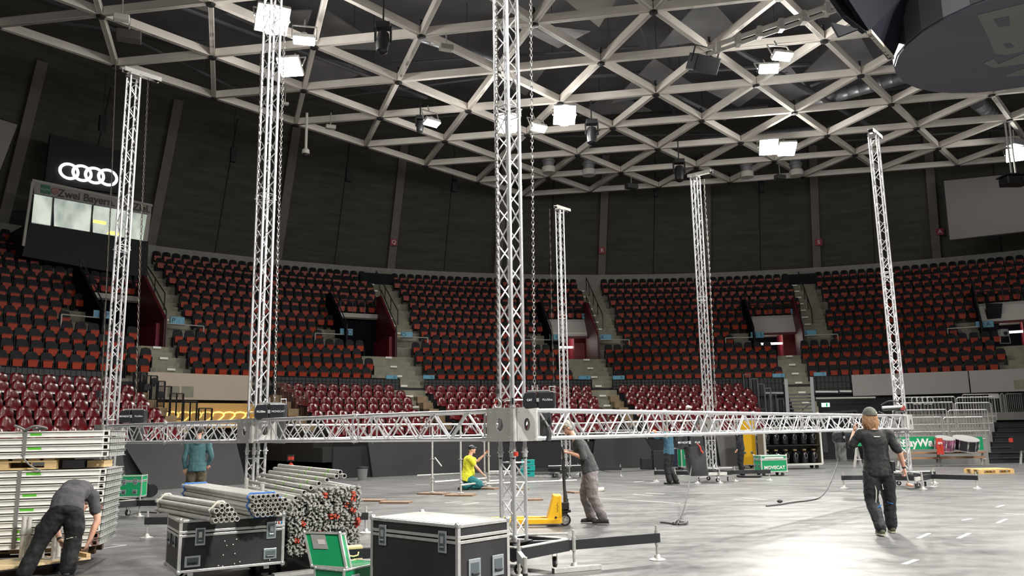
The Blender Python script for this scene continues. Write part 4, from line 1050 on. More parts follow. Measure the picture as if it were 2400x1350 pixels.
# worn pale print under the disc
wpm = mat('worn_pale_print', (0.185, 0.185, 0.175), 0.7)
for poly in [[(2290, 35), (2400, 8), (2412, 60), (2398, 120), (2365, 128), (2352, 128), (2330, 125), (2318, 90)], [(2305, 148), (2328, 137), (2340, 150), (2400, 125), (2405, 148), (2330, 159)], [(2358, 176), (2400, 160), (2400, 176), (2366, 180)]]:
    P = [atz(x, y, Z - 0.004) for x, y in poly]; n = len(P); 
    MB().add(P + [p + Vector((0, 0, -0.004)) for p in P], [tuple(range(n)), tuple(range(n, 2*n))[::-1]] + [(i, (i+1) % n, n+(i+1) % n, n+i) for i in range(n)]).build('worn_print', wpm, t, world=True)
for poly in [[(2328, 45), (2365, 38), (2368, 60), (2340, 64)], [(2352, 104), (2368, 101), (2378, 110), (2360, 114)]]:
    P = [atz(x, y, Z - 0.010) for x, y in poly]; n = len(P)
    MB().add(P + [p + Vector((0, 0, -0.004)) for p in P], [tuple(range(n)), tuple(range(n, 2*n))[::-1]] + [(i, (i+1) % n, n+(i+1) % n, n+i) for i in range(n)]).build('worn_print_gap', dm, t, world=True)
# video panels hanging next to it (dark boards with an edge batten)
vpm = mat('video_board_black', (0.006, 0.007, 0.012), 0.8, spec=0.1); vpg = mat('video_board_grey', (0.035, 0.035, 0.042), 0.8, spec=0.1)
def board(poly, z0, thick, name, m_, label):
    P = [atd(x, y, Yv) for x, y, Yv in poly]; n = (P[1]-P[0]).cross(P[2]-P[0]).normalized(); 
    t = thing(name, label, 'board', sum(P, Vector())/len(P)); quadslab(P, n*thick, 'board_face', m_, t); return t, P
t, P = board([(1950, -60, 15.5), (2170, -60, 19.5), (2092, 140, 19.5), (2037, 72, 17.0)], 0, 0.12, 'video_board', vpm, 'black hanging video board tucked behind the round scoreboard')
MB().bar(atd(2037, 74, 17.0), atd(2091, 136, 19.5), 0.10, 0.09).build('edge_batten', mat('batten_cream', (0.45, 0.42, 0.36), 0.6), t, world=True)
g = MB()
for i in range(8):
    p = atd(2040 + 6.6*i, 80 + 7.6*i, 17.2 + 0.3*i); g.lathe([(0.035, -0.05), (0.035, 0.05)], p, (0, 0, 1), 6)
g.build('edge_lamps', blackmetal, t, world=True)
board([(1950, -10, 16.4), (2035, -10, 17.4), (2030, 75, 17.0), (1985, 40, 16.6)], 0, 0.1, 'video_board', vpg, 'grey side of the hanging video board above the lattice corner')
board([(1948, 52, 16.6), (2012, 68, 16.6), (1967, 85, 16.6)], 0, 0.08, 'video_board', vpg, 'small grey triangular board below the video board')

# ================================================================== LAMPS AND CEILING FIXTURES
face_m = mat('floodlight_glass', (1, 1, 1), 0.3, emit=(1.0, 0.98, 0.90), emit_s=60)
flab = {'A1': 'dazzling floodlight at the top of the second tower', 'A2': 'slim floodlight seen edge-on beside the second tower, upper of two', 'A3': 'square floodlight below the edge-on one beside the second tower',
 'B0': 'slim edge-on floodlight under the lattice between the second and centre towers', 'B1': 'dazzling round floodlight behind the tall centre tower', 'B2': 'tilted floodlight just beside the centre tower chain', 'B3': 'dazzling round floodlight beside the centre tower on open lattice',
 'C1': 'tilted floodlight under the lattice, lower of the pair near the black hanging box', 'C2': 'tilted floodlight under the lattice, upper of the pair near the black hanging box', 'D1': 'square floodlight of the far pair, round-glowing one', 'D2': 'square floodlight of the far pair, tilted one', 'E1': 'floodlight at the frame edge above the projector',
 'F1': 'floodlight outside the view', 'F2': 'floodlight outside the view', 'G1': 'floodlight outside the view', 'G2': 'floodlight outside the view', 'H1': 'floodlight outside the view', 'I1': 'floodlight outside the view'}
fsz = {'A1': 1.05, 'A2': 0.75, 'A3': 0.85, 'B0': 0.75, 'B1': 1.0, 'B2': 0.75, 'B3': 0.95, 'C1': 0.75, 'C2': 0.75, 'D1': 0.9, 'D2': 0.85, 'E1': 0.8}  # glowing faces oversized, the lamps' glare is put into their shape
for pos, aim, tg in FLOODS:
    if tg not in fsz: continue
    d = (Vector(aim) - Vector(pos)).normalized(); s_ = fsz[tg]
    q = d.to_track_quat('-Z', 'Y').to_euler()
    t = thing('floodlight', flab[tg], 'floodlight', pos, rot=q)
    hf = s_ / 2
    fh = 0.5 if tg in ('A2', 'B0', 'B2', 'C1', 'C2') else 0.95
    MB().box((0, 0, 0.12), (s_, s_*fh, 0.16)).lathe([(hf*0.5, 0.2), (hf*0.3, 0.36)], (0, 0, 0), (0, 0, 1), 8).build('housing', aludull, t, bevel=0.02)
    if tg in ('A1', 'B1', 'B3'): MB().lathe([(0.0, -0.01), (hf, -0.01), (hf, 0.03), (0, 0.03)], n=24).build('lens', face_m, t)
    else: MB().box((0, 0, 0.02), (s_*0.92, s_*fh*0.92, 0.03)).build('lens', face_m, t)
    g = MB(); g.bar((-hf-0.04, 0, 0.1), (-hf-0.04, 0, 0.7), 0.03, 0.05); g.bar((hf+0.04, 0, 0.1), (hf+0.04, 0, 0.7), 0.03, 0.05); g.bar((-hf-0.04, 0, 0.7), (hf+0.04, 0, 0.7), 0.03, 0.05); g.tube((0, 0, 0.7), (0, 0, 1.0), 0.03, 6)
    g.build('bracket', galv, t)
def moving_head(x, y, z, label, s_=1.0):
    p = atz(x, y, z); t = thing('moving_head_light', label, 'stage light', p)
    MB().lathe([(0.10*s_, -0.62*s_), (0.20*s_, -0.55*s_), (0.24*s_, -0.2*s_), (0.20*s_, 0.15*s_), (0.08*s_, 0.22*s_)], n=12, ax=(0.05, 0.1, 1)).build('head', blackplastic, t, smooth=True)
    MB().box((0, 0, 0.42*s_), (0.5*s_, 0.4*s_, 0.2*s_)).build('base', blackmetal, t, bevel=0.02)
    MB().bar((-0.27*s_, 0, -0.15*s_), (-0.27*s_, 0, 0.4*s_), 0.06, 0.14).bar((0.27*s_, 0, -0.15*s_), (0.27*s_, 0, 0.4*s_), 0.06, 0.14).build('yoke', blackmetal, t)
    MB().tube((0, 0, 0.5*s_), (0, 0, 1.6*s_), 0.03, 6).build('hanging_pole', blackmetal, t)
moving_head(898, 88, 14.6, 'black moving-head light hanging near the top of the picture', 0.95)
moving_head(1387, 308, 14.6, 'black moving-head light hanging beside the round floodlight', 1.0)
moving_head(1592, 398, 14.6, 'black moving-head light hanging above the chain bag tower', 1.05)
moving_head(985, 290, 15.2, 'small black moving-head light beside the edge-on floodlight', 0.7)
# black box hanging
p = atz(1648, 150, 15.0); t = thing('hanging_loudspeaker', 'black box loudspeaker hanging by a lattice node near the top', 'loudspeaker', p, 0.5, rot=(0.5, 0.1, 0.3))
MB().box((0, 0, 0), (1.0, 0.7, 0.62)).build('cabinet', mat('speaker_slate', (0.03, 0.033, 0.045), 0.5), t, bevel=0.03); MB().box((0, -0.36, 0), (0.9, 0.02, 0.5)).build('grille', blackmetal, t); MB().bar((-0.5, 0, 0), (-0.5, 0, 0.6), 0.04, 0.06).bar((0.5, 0, 0), (0.5, 0, 0.6), 0.04, 0.06).bar((-0.5, 0, 0.6), (0.5, 0, 0.6), 0.06, 0.04).build('bracket', blackmetal, t)
# small wall speakers on wires
for (x, y, lb) in [(240, 290, 'above the ring logo'), (547, 363, 'between the first two towers'), (817, 410, 'just past the second tower'), (1065, 435, 'beside the centre tower'), (1538, 446, 'above the R block'), (1785, 437, 'under the far floodlight pair')]:
    p = oncyl(x, y, 38.6); t = thing('slim_wall_speaker', 'slim black speaker hung before the wall, %s' % lb, 'loudspeaker', p, RD(ang_of(p) - 90))
    MB().box((0, 0, 0), (0.30, 0.22, 0.80)).build('cabinet', mat('speaker_black', (0.010, 0.011, 0.02), 0.6), t, bevel=0.02)
    MB().tube((0, 0, 0.4), (0, 0, 2.6), 0.012, 5).build('wire', blackmetal, t)
# round ventilation cans
canm = mat('white_vent_can', (0.55, 0.53, 0.50), 0.45)
for (x, y, lb) in [(1286, 393, 'white round ceiling vent beside the centre tower'), (1380, 399, 'white round ceiling vent, second from the centre tower'), (1750, 404, 'white round ceiling vent under the far floodlight pair'), (1866, 400, 'white round ceiling vent beside the black projector box')]:
    p = atz(x, y, 15.7); t = thing('ceiling_vent', lb, 'vent', p)
    MB().lathe([(0.0, -0.3), (0.36, -0.3), (0.38, -0.05), (0.36, 0.02)], n=18).build('lower_ring', canm, t, smooth=True)
    MB().lathe([(0.30, 0.02), (0.30, 0.30), (0.36, 0.32), (0.36, 0.40), (0.28, 0.42), (0.28, 0.8)], n=18).build('upper_can', ductm, t, smooth=True)
# dome camera on a pole
p = atz(719, 275, 15.4); t = thing('dome_camera', 'white dome camera on a long pole below the lattice edge', 'camera', p)
q = atplane(719, 358, p, Vector((0, 1, 0))); L = p.z - q.z
MB().tube((0, 0, 0.2), (0, 0, -L + 0.15), 0.06, 8).build('pole', canm, t); MB().lathe([(0.08, 0.2), (0.16, 0.12), (0.17, -0.05)], (0, 0, -L), (0, 0, 1), 14).build('housing', canm, t, smooth=True); MB().ball((0, 0, -L - 0.05), 0.14).build('dome', blackplastic, t, smooth=True)
# small devices under the lattice
for (x, y, w_, m_, lb) in [(285, 42, 0.5, white, 'white access point box on the lattice beside the first node'), (775, 298, 0.45, canm, 'small pale box lamp under the lattice past the dome camera'), (668, 243, 0.3, canm, 'small pale box beside the second tower under the lattice'), (2378, 335, 0.8, ductm, 'silver fitting above the frame-edge floodlight'),
     (302, 85, 0.8, mat('device_grey', (0.10, 0.09, 0.085), 0.5), 'grey loudspeaker bracket hanging above the first tower'), (1828, 415, 0.6, mat('device_grey2', (0.09, 0.09, 0.09), 0.5), 'grey box under the lattice between the white vents'), (1480, 437, 0.7, mat('device_grey3', (0.06, 0.06, 0.06), 0.5), 'small dark lamp cluster under the lattice edge'), (1046, 112, 0.5, mat('plate_pale', (0.35, 0.33, 0.30), 0.5), 'pale square plate hanging beside the centre tower top')]:
    p = atz(x, y, 15.5); t = thing('ceiling_device', lb, 'fixture', p, 0.4)
    MB().box((0, 0, 0), (w_, w_*0.6, w_*0.4)).build('casing', m_, t, bevel=0.03); MB().tube((0, 0, w_*0.2), (0, 0, 0.7), 0.025, 6).build('hanger', galv, t)
# long white tube with tarps near the top
a, c = atz(1660, 112, 15.2), atz(1960, 8, 15.2)
t = thing('white_lift_pole', 'long white double pole lying under the lattice near the top', 'pole', a)
MB().tube(a, c, 0.09, 8).build('pole', canm, t, world=True); MB().tube(a + Vector((0, 0.1, -0.2)), c + Vector((0, 0.1, -0.2)), 0.07, 8).build('pole', canm, t, world=True)
g = MB()
for i in range(6): p = a + (c-a)*(0.08+0.17*i); g.box(p - Vector((0, 0, 0.1)), (0.16, 0.3, 0.4))
g.build('clamps', galv, t, world=True)
# ================================================================== THE TRUSS RIG
TH = RD(49.175); RA = Vector((cos(TH), sin(TH), 0)); RB = Vector((-sin(TH), cos(TH), 0)); RO = Vector((-0.023, 9.973, 0))
L1, L2, ZB, ZT_, BW = 15.728, 11.174, 1.49, 1.88, 0.225
TPOS = {1: RO + RB*L2, 2: RO + RB*L2/2, 3: RO, 4: RO + RA*L1 + RB*L2/2, 5: RO + RA*L1 + RB*L2, 6: RO + RA*L1}
TTOP = 9.62
def zig(mb, P0, d, L, w1, h, r, period, phase=0, n=5, both=False):
    """zigzag on a face: P0 corner line start, d direction, w1 vector to the other chord, along L"""
    m = max(2, int(round(L/(period/2)))); st = L/m
    for i in range(m):
        a = P0 + d*(st*i) + (w1 if (i+phase) % 2 else Vector()); b_ = P0 + d*(st*(i+1)) + (Vector() if (i+phase) % 2 else w1)
        mb.tube(a, b_, r, n, cap=False)
def truss(parent, P, Q, u, v, su, sv, rc, rb, period, joints, chord_m, brace_m, nc=10, nb=5, endgap=0.04):
    """square truss from P to Q, cross directions u, v (unit), half sizes su, sv, joints: distances of section ends"""
    d = (Q-P); L = d.length; d = d/L
    cor = [(-1, -1), (1, -1), (1, 1), (-1, 1)]
    for (i, j) in cor:
        MB().tube(P + u*su*i + v*sv*j, Q + u*su*i + v*sv*j, rc, nc).build('chord', chord_m, parent, world=True, smooth=True)
    cuts = [0] + list(joints) + [L]; mb = MB(); fr = []
    for s0, s1 in zip(cuts[:-1], cuts[1:]):
        g = min(0.06, (s1-s0)*0.1); a, b_ = s0 + g, s1 - g
        for k in range(4):
            c0, c1 = cor[k], cor[(k+1) % 4]
            p0 = P + u*su*c0[0] + v*sv*c0[1] + d*a; w1 = u*su*(c1[0]-c0[0]) + v*sv*(c1[1]-c0[1])
            zig(mb, p0, d, b_-a, w1, 0, rb, period, 0, nb)
            for s_ in (a, b_): mb.tube(P + u*su*c0[0] + v*sv*c0[1] + d*s_, P + u*su*c1[0] + v*sv*c1[1] + d*s_, rb, nb, cap=False)
    mb.build('bracing', brace_m, parent, world=True, smooth=True)
    for s_ in joints:
        mb = MB()
        for (i, j) in cor:
            c = P + u*su*i + v*sv*j + d*s_; mb.tube(c - d*0.05, c + d*0.05, rc*1.28, nc); mb.tube(c - u*0.05 - d*0.03, c + u*0.05 - d*0.03, 0.008, 5); mb.tube(c - v*0.05 + d*0.03, c + v*0.05 + d*0.03, 0.008, 5)
        mb.build('coupler', boltm, parent, world=True, smooth=True)
UZ = Vector((0, 0, 1)); SH = 0.1035
tl = {1: 'tall truss tower behind the deck stack, slimmer bright lattice with a chain beside it', 2: 'tall truss tower between the deck stack and the centre tower, its top in the glare',
      3: 'tallest thick truss tower in the middle, running out of the picture top', 4: 'tall truss tower with the black chain bag hanging in front of it', 5: 'slimmest farthest truss tower in front of the R portal', 6: 'leaning-looking truss tower behind the walking man in black'}
tubes_detail = {3: 10, 2: 9, 1: 8, 6: 8, 4: 7, 5: 6}
for k, P in TPOS.items():
    t = thing('truss_tower', tl[k], 'truss tower', P)
    n = tubes_detail[k]
    truss(t, P + UZ*0.34, P + UZ*1.30, RA, RB, SH, SH, 0.0235, 0.009, 0.46, [], alu, alu, n, 6 if k == 3 else 4)
    mb = MB()
    for i in (-1, 1):
        for j in (-1, 1): mb.tube(P + RA*SH*i + RB*SH*j + UZ*1.28, P + RA*SH*i + RB*SH*j + UZ*2.0, 0.0235, n); mb.tube(P + RA*SH*i + RB*SH*j + UZ*1.30, P + RA*SH*i + RB*SH*j + UZ*1.42, 0.030, n)
    mb.build('spigots', alu, t, world=True, smooth=True)
    mb = MB(); 
    for i in (-1, 1):
        for j in (-1, 1):
            c = P + RA*SH*i + RB*SH*j + UZ*1.36
            for a in (RA, RB): mb.tube(c - a*0.045, c + a*0.045, 0.007, 5); mb.ball(c + a*0.048, 0.011, 5, 4)
    mb.build('pins', boltm, t, world=True)
    truss(t, P + UZ*1.92, P + UZ*TTOP, RA, RB, SH, SH, 0.0235, 0.009, 0.5, [1.85*0 + 3.75], alu, alu, n, 6 if k == 3 else 4)
    # head
    hd = {1: RA, 2: RA, 3: RA, 4: -RB, 5: RA, 6: RA}[k]; ho = Vector((-hd.y, hd.x, 0))
    ctr = P + hd*0.18 + UZ*(TTOP + 0.14)
    for s_ in (-1, 1): MB().obb(ctr + ho*0.07*s_, hd*0.42, ho*0.006, UZ*0.05).build('head_plate', aluplate, t, world=True)
    mb = MB()
    for s_ in (-0.34, 0.36): mb.tube(ctr + hd*s_ - ho*0.06, ctr + hd*s_ + ho*0.06, 0.05, 12)
    mb.build('head_rollers', blackplastic, t, world=True, smooth=True)
    mb = MB()
    for i in (-1, 1):
        for j in (-1, 1): mb.tube(P + RA*SH*i + RB*SH*j + UZ*(TTOP-0.02), P + RA*SH*i + RB*SH*j + UZ*(TTOP+0.1), 0.012, 6)
    mb.obb(P + UZ*(TTOP + 0.05), RA*0.13, RB*0.13, UZ*0.012).build('head_base', aluplate, t, world=True)
    # ---- base frame
    b0 = thing('base_frame', None, None, (0, 0, 0)); b0.parent = t
    cs = [P + RA*0.45*i + RB*0.45*j for i, j in ((-1, -1), (1, -1), (1, 1), (-1, 1))]
    mb = MB()
    for i in range(4): mb.bar(cs[i] + UZ*0.27, cs[(i+1) % 4] + UZ*0.27, 0.06, 0.13)
    mb.bar(cs[0] + UZ*0.29, cs[2] + UZ*0.29, 0.06, 0.08); mb.bar(cs[1] + UZ*0.29, cs[3] + UZ*0.29, 0.06, 0.08)
    mb.obb(P + UZ*0.335, RA*0.16, RB*0.16, UZ*0.01)
    mb.build('frame', blackmetal, b0, world=True, bevel=0.006 if k == 3 else 0)
    mb = MB()
    for i in (range(4) if k < 4 else ()): mb.bar(cs[i]*0.97 + cs[(i+1) % 4]*0.03 + UZ*0.34, cs[(i+1) % 4]*0.97 + cs[i]*0.03 + UZ*0.34, 0.062, 0.012)
    for i in (0, 1): mb.tube(cs[i] + UZ*0.40, cs[i+2] + UZ*0.40, 0.016, 7)
    mb.build('tie_bars', aludull, b0, world=True)
    arms = {3: [(1, 25, 1.30, 1), (3, 196, 1.25, 1), (0, -84, 0.62, 0), (2, 100, 1.2, 1)], 6: [(1, -48, 1.15, 1), (3, 172, 1.05, 1), (2, 25, 1.6, 1), (0, 230, 0.5, 0)], 1: [(1, 0, 1.0, 1), (0, -60, 0.9, 1), (3, 180, 1, 1)],
            2: [(3, 175, 1.15, 1), (2, 95, 1.2, 1), (1, 10, 1.2, 1)], 4: [(1, 5, 1.2, 1), (0, 185, 0.7, 1), (2, 60, 1.3, 1), (3, 150, 1.2, 1)], 5: [(1, 0, 1.3, 1), (3, 185, 1.2, 1), (0, 250, 1.0, 1), (2, 60, 1.2, 1)]}[k]
    for (ci, ang, L, foot) in arms:
        d = Vector((cos(RD(ang)), sin(RD(ang)), 0)); a = cs[ci] - d*0.25; e = cs[ci] + d*L
        arm = thing('outrigger', None, None, (0, 0, 0)); arm.parent = t
        MB().bar(a + UZ*0.27, e + UZ*0.27, 0.05, 0.115 if L > 0.7 else 0.09).build('arm', blackmetal if L > 0.7 else aludull, arm, world=True, bevel=0.005 if k == 3 else 0)
        if foot:
            q = e - d*0.04
            MB().tube(q + UZ*0.02, q + UZ*0.42, 0.016, 8).tube(q + UZ*0.18, q + UZ*0.36, 0.024, 8).lathe([(0.10, 0.0), (0.10, 0.012), (0.045, 0.03), (0.03, 0.07)], q, UZ, 14).build('jack', galv, arm, world=True, smooth=True)
        else:
            q = e; MB().tube(q + UZ*0.06, q + UZ*0.17, 0.026, 10).build('rubber_tip', rubber, arm, world=True); MB().tube(q + UZ*0.17, q + UZ*0.33, 0.024, 10).build('sleeve', galv, arm, world=True)
    for ci in ((0, 1, 3) if k == 3 else (0, 1)):
        q = cs[ci] + (cs[ci]-P).normalized()*0.07; MB().tube(q + UZ*0.02, q + UZ*0.44, 0.016, 8).tube(q + UZ*0.2, q + UZ*0.36, 0.024, 8).lathe([(0.10, 0.0), (0.10, 0.012), (0.045, 0.03), (0.03, 0.07)], q, UZ, 14).build('corner_jack', galv, t, world=True, smooth=True)
    for ci in range(4):
        q = cs[ci]*0.72 + P*0.28 + Vector((0.02, 0, 0)); cw = thing('caster', None, None, (0, 0, 0)); cw.parent = t
        x = Vector((cos(ci*1.3), sin(ci*1.3), 0)); y = Vector((-x.y, x.x, 0))
        zc = 0.075 if k in (4, 5) else 0.085
        MB().tube(q + UZ*zc - y*0.018, q + UZ*zc + y*0.018, 0.062, 14).build('wheel', rubber, cw, world=True)
        MB().tube(q + UZ*zc - y*0.022, q + UZ*zc + y*0.022, 0.030, 10).bar(q + UZ*zc + y*0.028, q - x*0.02 + UZ*0.2 + y*0.028, 0.03, 0.004, y).bar(q + UZ*zc - y*0.028, q - x*0.02 + UZ*0.2 - y*0.028, 0.03, 0.004, y).obb(q + UZ*0.2 - x*0.02, x*0.035, y*0.035, UZ*0.004).build('fork', boltm, cw, world=True)

# sleeve blocks
bl = {1: 'aluminium sleeve block at the far left-side beam corner behind the deck stack', 2: 'aluminium sleeve block with oval holes on the second tower', 3: 'large aluminium sleeve block with oval holes on the centre tower', 4: 'aluminium sleeve block on the chain bag tower', 5: 'aluminium sleeve block on the slimmest far tower', 6: 'aluminium sleeve block at the beam corner behind the walking man'}
for k, P in TPOS.items():
    c = P + UZ*(ZB+ZT_)/2; t = thing('sleeve_block', bl[k].replace('far left-side', 'outer'), 'truss block', c); hh = (ZT_-ZB)/2
    for d, o_ in ((RA, RB), (-RA, RB), (RB, RA), (-RB, RA)):
        MB().holeplate(c + d*BW, o_, UZ, d, BW*0.93 - 0.03, hh, 0.055, 0.075, 0.008, 24).build('side_plate', aluplate, t, world=True)
        mb = MB()
        for i in (-1, 1):
            for j in (-1, 1):
                for f1, f2 in ((0.92, 0.93), (0.80, 0.75)):
                    q = c + d*(BW+0.008) + o_*(BW*0.93-0.03)*f1*i + UZ*hh*f2*j; mb.tube(q, q + d*0.005, 0.006, 6)
        for q2 in ((0, 0.85), (-0.012, 0.72), (0.012, 0.72)): q = c + d*(BW+0.008) + o_*q2[0]*2 + UZ*hh*(q2[1]); mb.tube(q, q + d*0.005, 0.004, 6)
        mb.build('bolts', boltm, t, world=True)
    mb = MB()
    for i in (-1, 1):
        for j in (-1, 1):
            q = c + RA*(BW-0.02)*i + RB*(BW-0.02)*j; mb.prism([(-0.022, -0.022), (0.022, -0.022), (0.022, 0.008), (0.008, 0.022), (-0.022, 0.022)], q - UZ*hh, RA*i, RB*j, UZ*hh*2)
    mb.build('corner_posts', aludull, t, world=True)
    mb = MB()
    for z in (-hh, hh): 
        for d, o_ in ((RA, RB), (-RA, RB), (RB, RA), (-RB, RA)): mb.bar(c + d*(BW-0.05) - o_*BW + UZ*z, c + d*(BW-0.05) + o_*BW + UZ*z, 0.10, 0.008)
    mb.build('rims', aluplate, t, world=True)
    MB().tube(c - UZ*hh*0.95 + RA*0.05, c + UZ*hh*0.95 + RA*0.05, 0.03, 10).build('inner_roller', blackmetal, t, world=True)
# beams
def beam(P, Q, label, nj, detail):
    d = (Q-P).normalized(); o_ = Vector((-d.y, d.x, 0)); a, b_ = P + d*(BW+0.012), Q - d*(BW+0.012); zc = (ZB+ZT_)/2; a = a + UZ*zc; b_ = b_ + UZ*zc
    t = thing('truss_beam', label, 'truss beam', (a+b_)/2); L = (b_-a).length
    truss(t, a, b_, o_, UZ, 0.17, 0.17, 0.0255, 0.012, 0.62, [L*(i+1)/nj for i in range(nj-1)], alu, alu, detail, 6 if detail > 9 else 4)
    mb = MB()
    for e, s_ in ((a, 1), (b_, -1)):
        for i in (-1, 1):
            for j in (-1, 1): q = e + o_*0.17*i + UZ*0.17*j; mb.tube(q, q + d*s_*0.10, 0.031, detail)
    mb.build('end_couplers', boltm, t, world=True, smooth=True)
beam(TPOS[3], TPOS[2], 'truss beam from the centre tower block to the second tower block', 2, 10)
beam(TPOS[2], TPOS[1], 'truss beam from the second tower block toward the deck stack', 2, 9)
beam(TPOS[3], TPOS[6], 'long bright truss beam from the centre block to the corner behind the walking man', 5, 10)
beam(TPOS[6], TPOS[4], 'far truss beam between the walking man’s corner and the chain bag tower', 2, 7)
beam(TPOS[4], TPOS[5], 'far truss beam between the chain bag tower and the slimmest tower', 2, 6)
beam(TPOS[1], TPOS[5], 'long rear truss beam seen through the near beams', 5, 6)

# chains: individual links in one mesh per chain
def chain(pts, label, step=0.045, r=0.006, wl=0.016, m_=chain_m, name='hoist_chain'):
    mb = MB(); pts = [Vector(p) for p in pts]; acc = 0; i = 0
    for a, b_ in zip(pts[:-1], pts[1:]):
        L = (b_-a).length; d = (b_-a)/L; x, y, _ = frame_from(d); n = max(1, int(L/step))
        for k in range(n):
            c = a + d*(L*(k+0.5)/n); s_ = x if i % 2 else y; i += 1; h = L/n*0.62
            P = [c + s_*wl*cos(q) + d*(h*sin(q)) for q in (0, pi/3, 2*pi/3, pi, 4*pi/3, 5*pi/3)]
            mb.path(P, r, 4, closed=True)
    o = mb.build(name, m_, smooth=True); return tag(o, label, 'chain')
P3, P2, P1, P4, P5, P6 = TPOS[3], TPOS[2], TPOS[1], TPOS[4], TPOS[5], TPOS[6]
def line_px(x0, y0, x1, y1, Y): return [atd(x0, y0, Y), atd(x1, y1, Y)]
Y3 = 9.97
chain([atd(1242, -160, 10.0 ), atd(1253, 915, 10.0)], 'long lifting chain falling beside the centre tower to the black hoist')
chain([atd(1163, -160, 9.9), atd(1166, 928, 9.9)], 'chain hanging along the centre tower down to the hook', m_=mat('dark_chain', (0.16, 0.14, 0.12), 0.4, 0.7))
chain([atd(667, 60, 13.6), atd(652, 560, 13.6), atd(644, 955, 13.6)], 'long chain beside the second tower reaching its black hoist', step=0.055, r=0.007, wl=0.018)
chain([atd(612, 120, 13.5), atd(604, 500, 13.5), atd(596, 700, 13.5)], 'thin chain running inside the second tower', step=0.07, m_=mat('dark_chain', (0.16, 0.14, 0.12), 0.4, 0.7))
chain([atd(348, 180, 17.6), atd(330, 560, 17.6), atd(318, 968, 17.6)], 'chain hanging beside the tower behind the deck stack', step=0.08, r=0.008, wl=0.02, m_=mat('dark_chain', (0.16, 0.14, 0.12), 0.4, 0.7))
chain([atd(272, 140, 17.2), atd(262, 420, 17.2), atd(236, 960, 17.2)], 'dark cable chain on the outer side of the first tower', step=0.12, r=0.008, wl=0.012, m_=mat('dark_chain', (0.16, 0.14, 0.12), 0.4, 0.7))
chain([atd(1650, 420, 25.6), atd(1663, 640, 25.6), atd(1675, 900, 25.6), atd(1678, 960, 25.6)], 'chain hanging beside the chain bag tower', step=0.10, r=0.009, wl=0.022)
chain([atd(1288, 490, 29.1), atd(1293, 760, 29.1), atd(1300, 960, 29.1)], 'dark chain hanging beside the slimmest tower', step=0.14, r=0.010, wl=0.02, m_=mat('dark_chain', (0.16, 0.14, 0.12), 0.4, 0.7))
# hook at the lower end of the centre tower's second chain
p = atd(1166, 940, 9.9); t = thing('chain_hook', 'steel hook with red latch on the chain beside the centre tower', 'hook', p)
MB().path([(0, 0, 0.10), (0, 0, 0.03), (0.035, 0, -0.01), (0.04, 0, -0.05), (0.01, 0, -0.085), (-0.03, 0, -0.07), (-0.035, 0, -0.035)], [0.014, 0.014, 0.015, 0.016, 0.016, 0.013, 0.007], 8).build('hook_body', chain_m, t, smooth=True)
MB().box((0, 0, 0.12), (0.05, 0.04, 0.06)).build('swivel', blackmetal, t, bevel=0.008); MB().bar((-0.03, 0, -0.03), (0.01, 0, 0.03), 0.012, 0.01).build('latch', redp, t)
MB().lathe([(0.03, -0.03), (0.035, 0.0), (0.03, 0.03)], (0, 0, -0.13)).build('shackle', mat('hook_green', (0.35, 0.5, 0.2), 0.5), t)
for (x, y, Y, lb) in [(229, 952, 17.1, 'small steel hook hanging by the first tower above the deck stack')]:
    p = atd(x, y, Y); t = thing('chain_hook', lb, 'hook', p)
    MB().path([(0, 0, 0.2), (0, 0, 0.05), (0.05, 0, 0), (0.05, 0, -0.06), (0, 0, -0.10), (-0.04, 0, -0.07)], 0.018, 7).build('hook_body', chain_m, t, smooth=True); MB().box((0, 0, 0.25), (0.07, 0.06, 0.14)).build('swivel', blackmetal, t)
# hoists
hl_m = mat('hoist_black', (0.022, 0.024, 0.028), 0.35); hl_t = mat('hoist_white_print', (0.8, 0.8, 0.8), 0.5)
def hoist(P, dirv, s_, label, txt, flip=False, name='chain_hoist'):
    """P centre; dirv long axis (unit horizontal)"""
    rz = math.atan2(dirv.y, dirv.x); t = thing(name, label, 'hoist', P, rz)
    L, W, H = 0.52*s_, 0.20*s_, 0.25*s_
    MB().box((0.12*s_, 0, 0), (0.26*s_, W, H)).build('gear_housing', hl_m, t, bevel=0.02*s_)
    MB().prism([(-0.09*s_, -H*0.45), (-0.06*s_, H*0.5), (0.10*s_, H*0.46), (0.13*s_, H*0.2), (0.13*s_, -H*0.35), (0.09*s_, -H*0.5)], (-0.10*s_, W*0.45, 0), (-1, 0, 0), (0, 0, 1), (0, -W*0.9, 0)).build('motor_housing', hl_m, t, bevel=0.012*s_)
    MB().box((0.0, 0, H*0.56), (0.34*s_, W*0.5, 0.02*s_)).build('top_plate', boltm, t)
    MB().path([(-0.10*s_, 0, H*0.5), (-0.10*s_, 0, H*0.85), (-0.02*s_, 0, H*0.9), (-0.02*s_, 0, H*0.5)], 0.008*s_, 6).build('handle', boltm, t, smooth=True)
    MB().path([(0.16*s_, 0.02, H*0.5), (0.16*s_, 0.02, H*0.8), (0.24*s_, 0.02, H*0.8), (0.24*s_, 0.02, H*0.5)], 0.008*s_, 6).build('handle', boltm, t, smooth=True)
    y = -W*0.5 - 0.004
    text(txt[0], 0.045*s_, hl_t, t, (0.14*s_, y, 0.0), (pi/2, 0, 0), name='print'); text(txt[1], 0.045*s_, hl_t, t, (-0.13*s_ , -W*0.46-0.004, 0.0), (pi/2, 0, 0), name='print', sx=0.9, bold=0.001)
    g = MB(); g.box((-0.005*s_, y, 0), (0.04*s_, 0.003, 0.055*s_)); g.build('print_box', mat('hoist_grey_print', (0.35, 0.36, 0.36), 0.5), t)
    return t
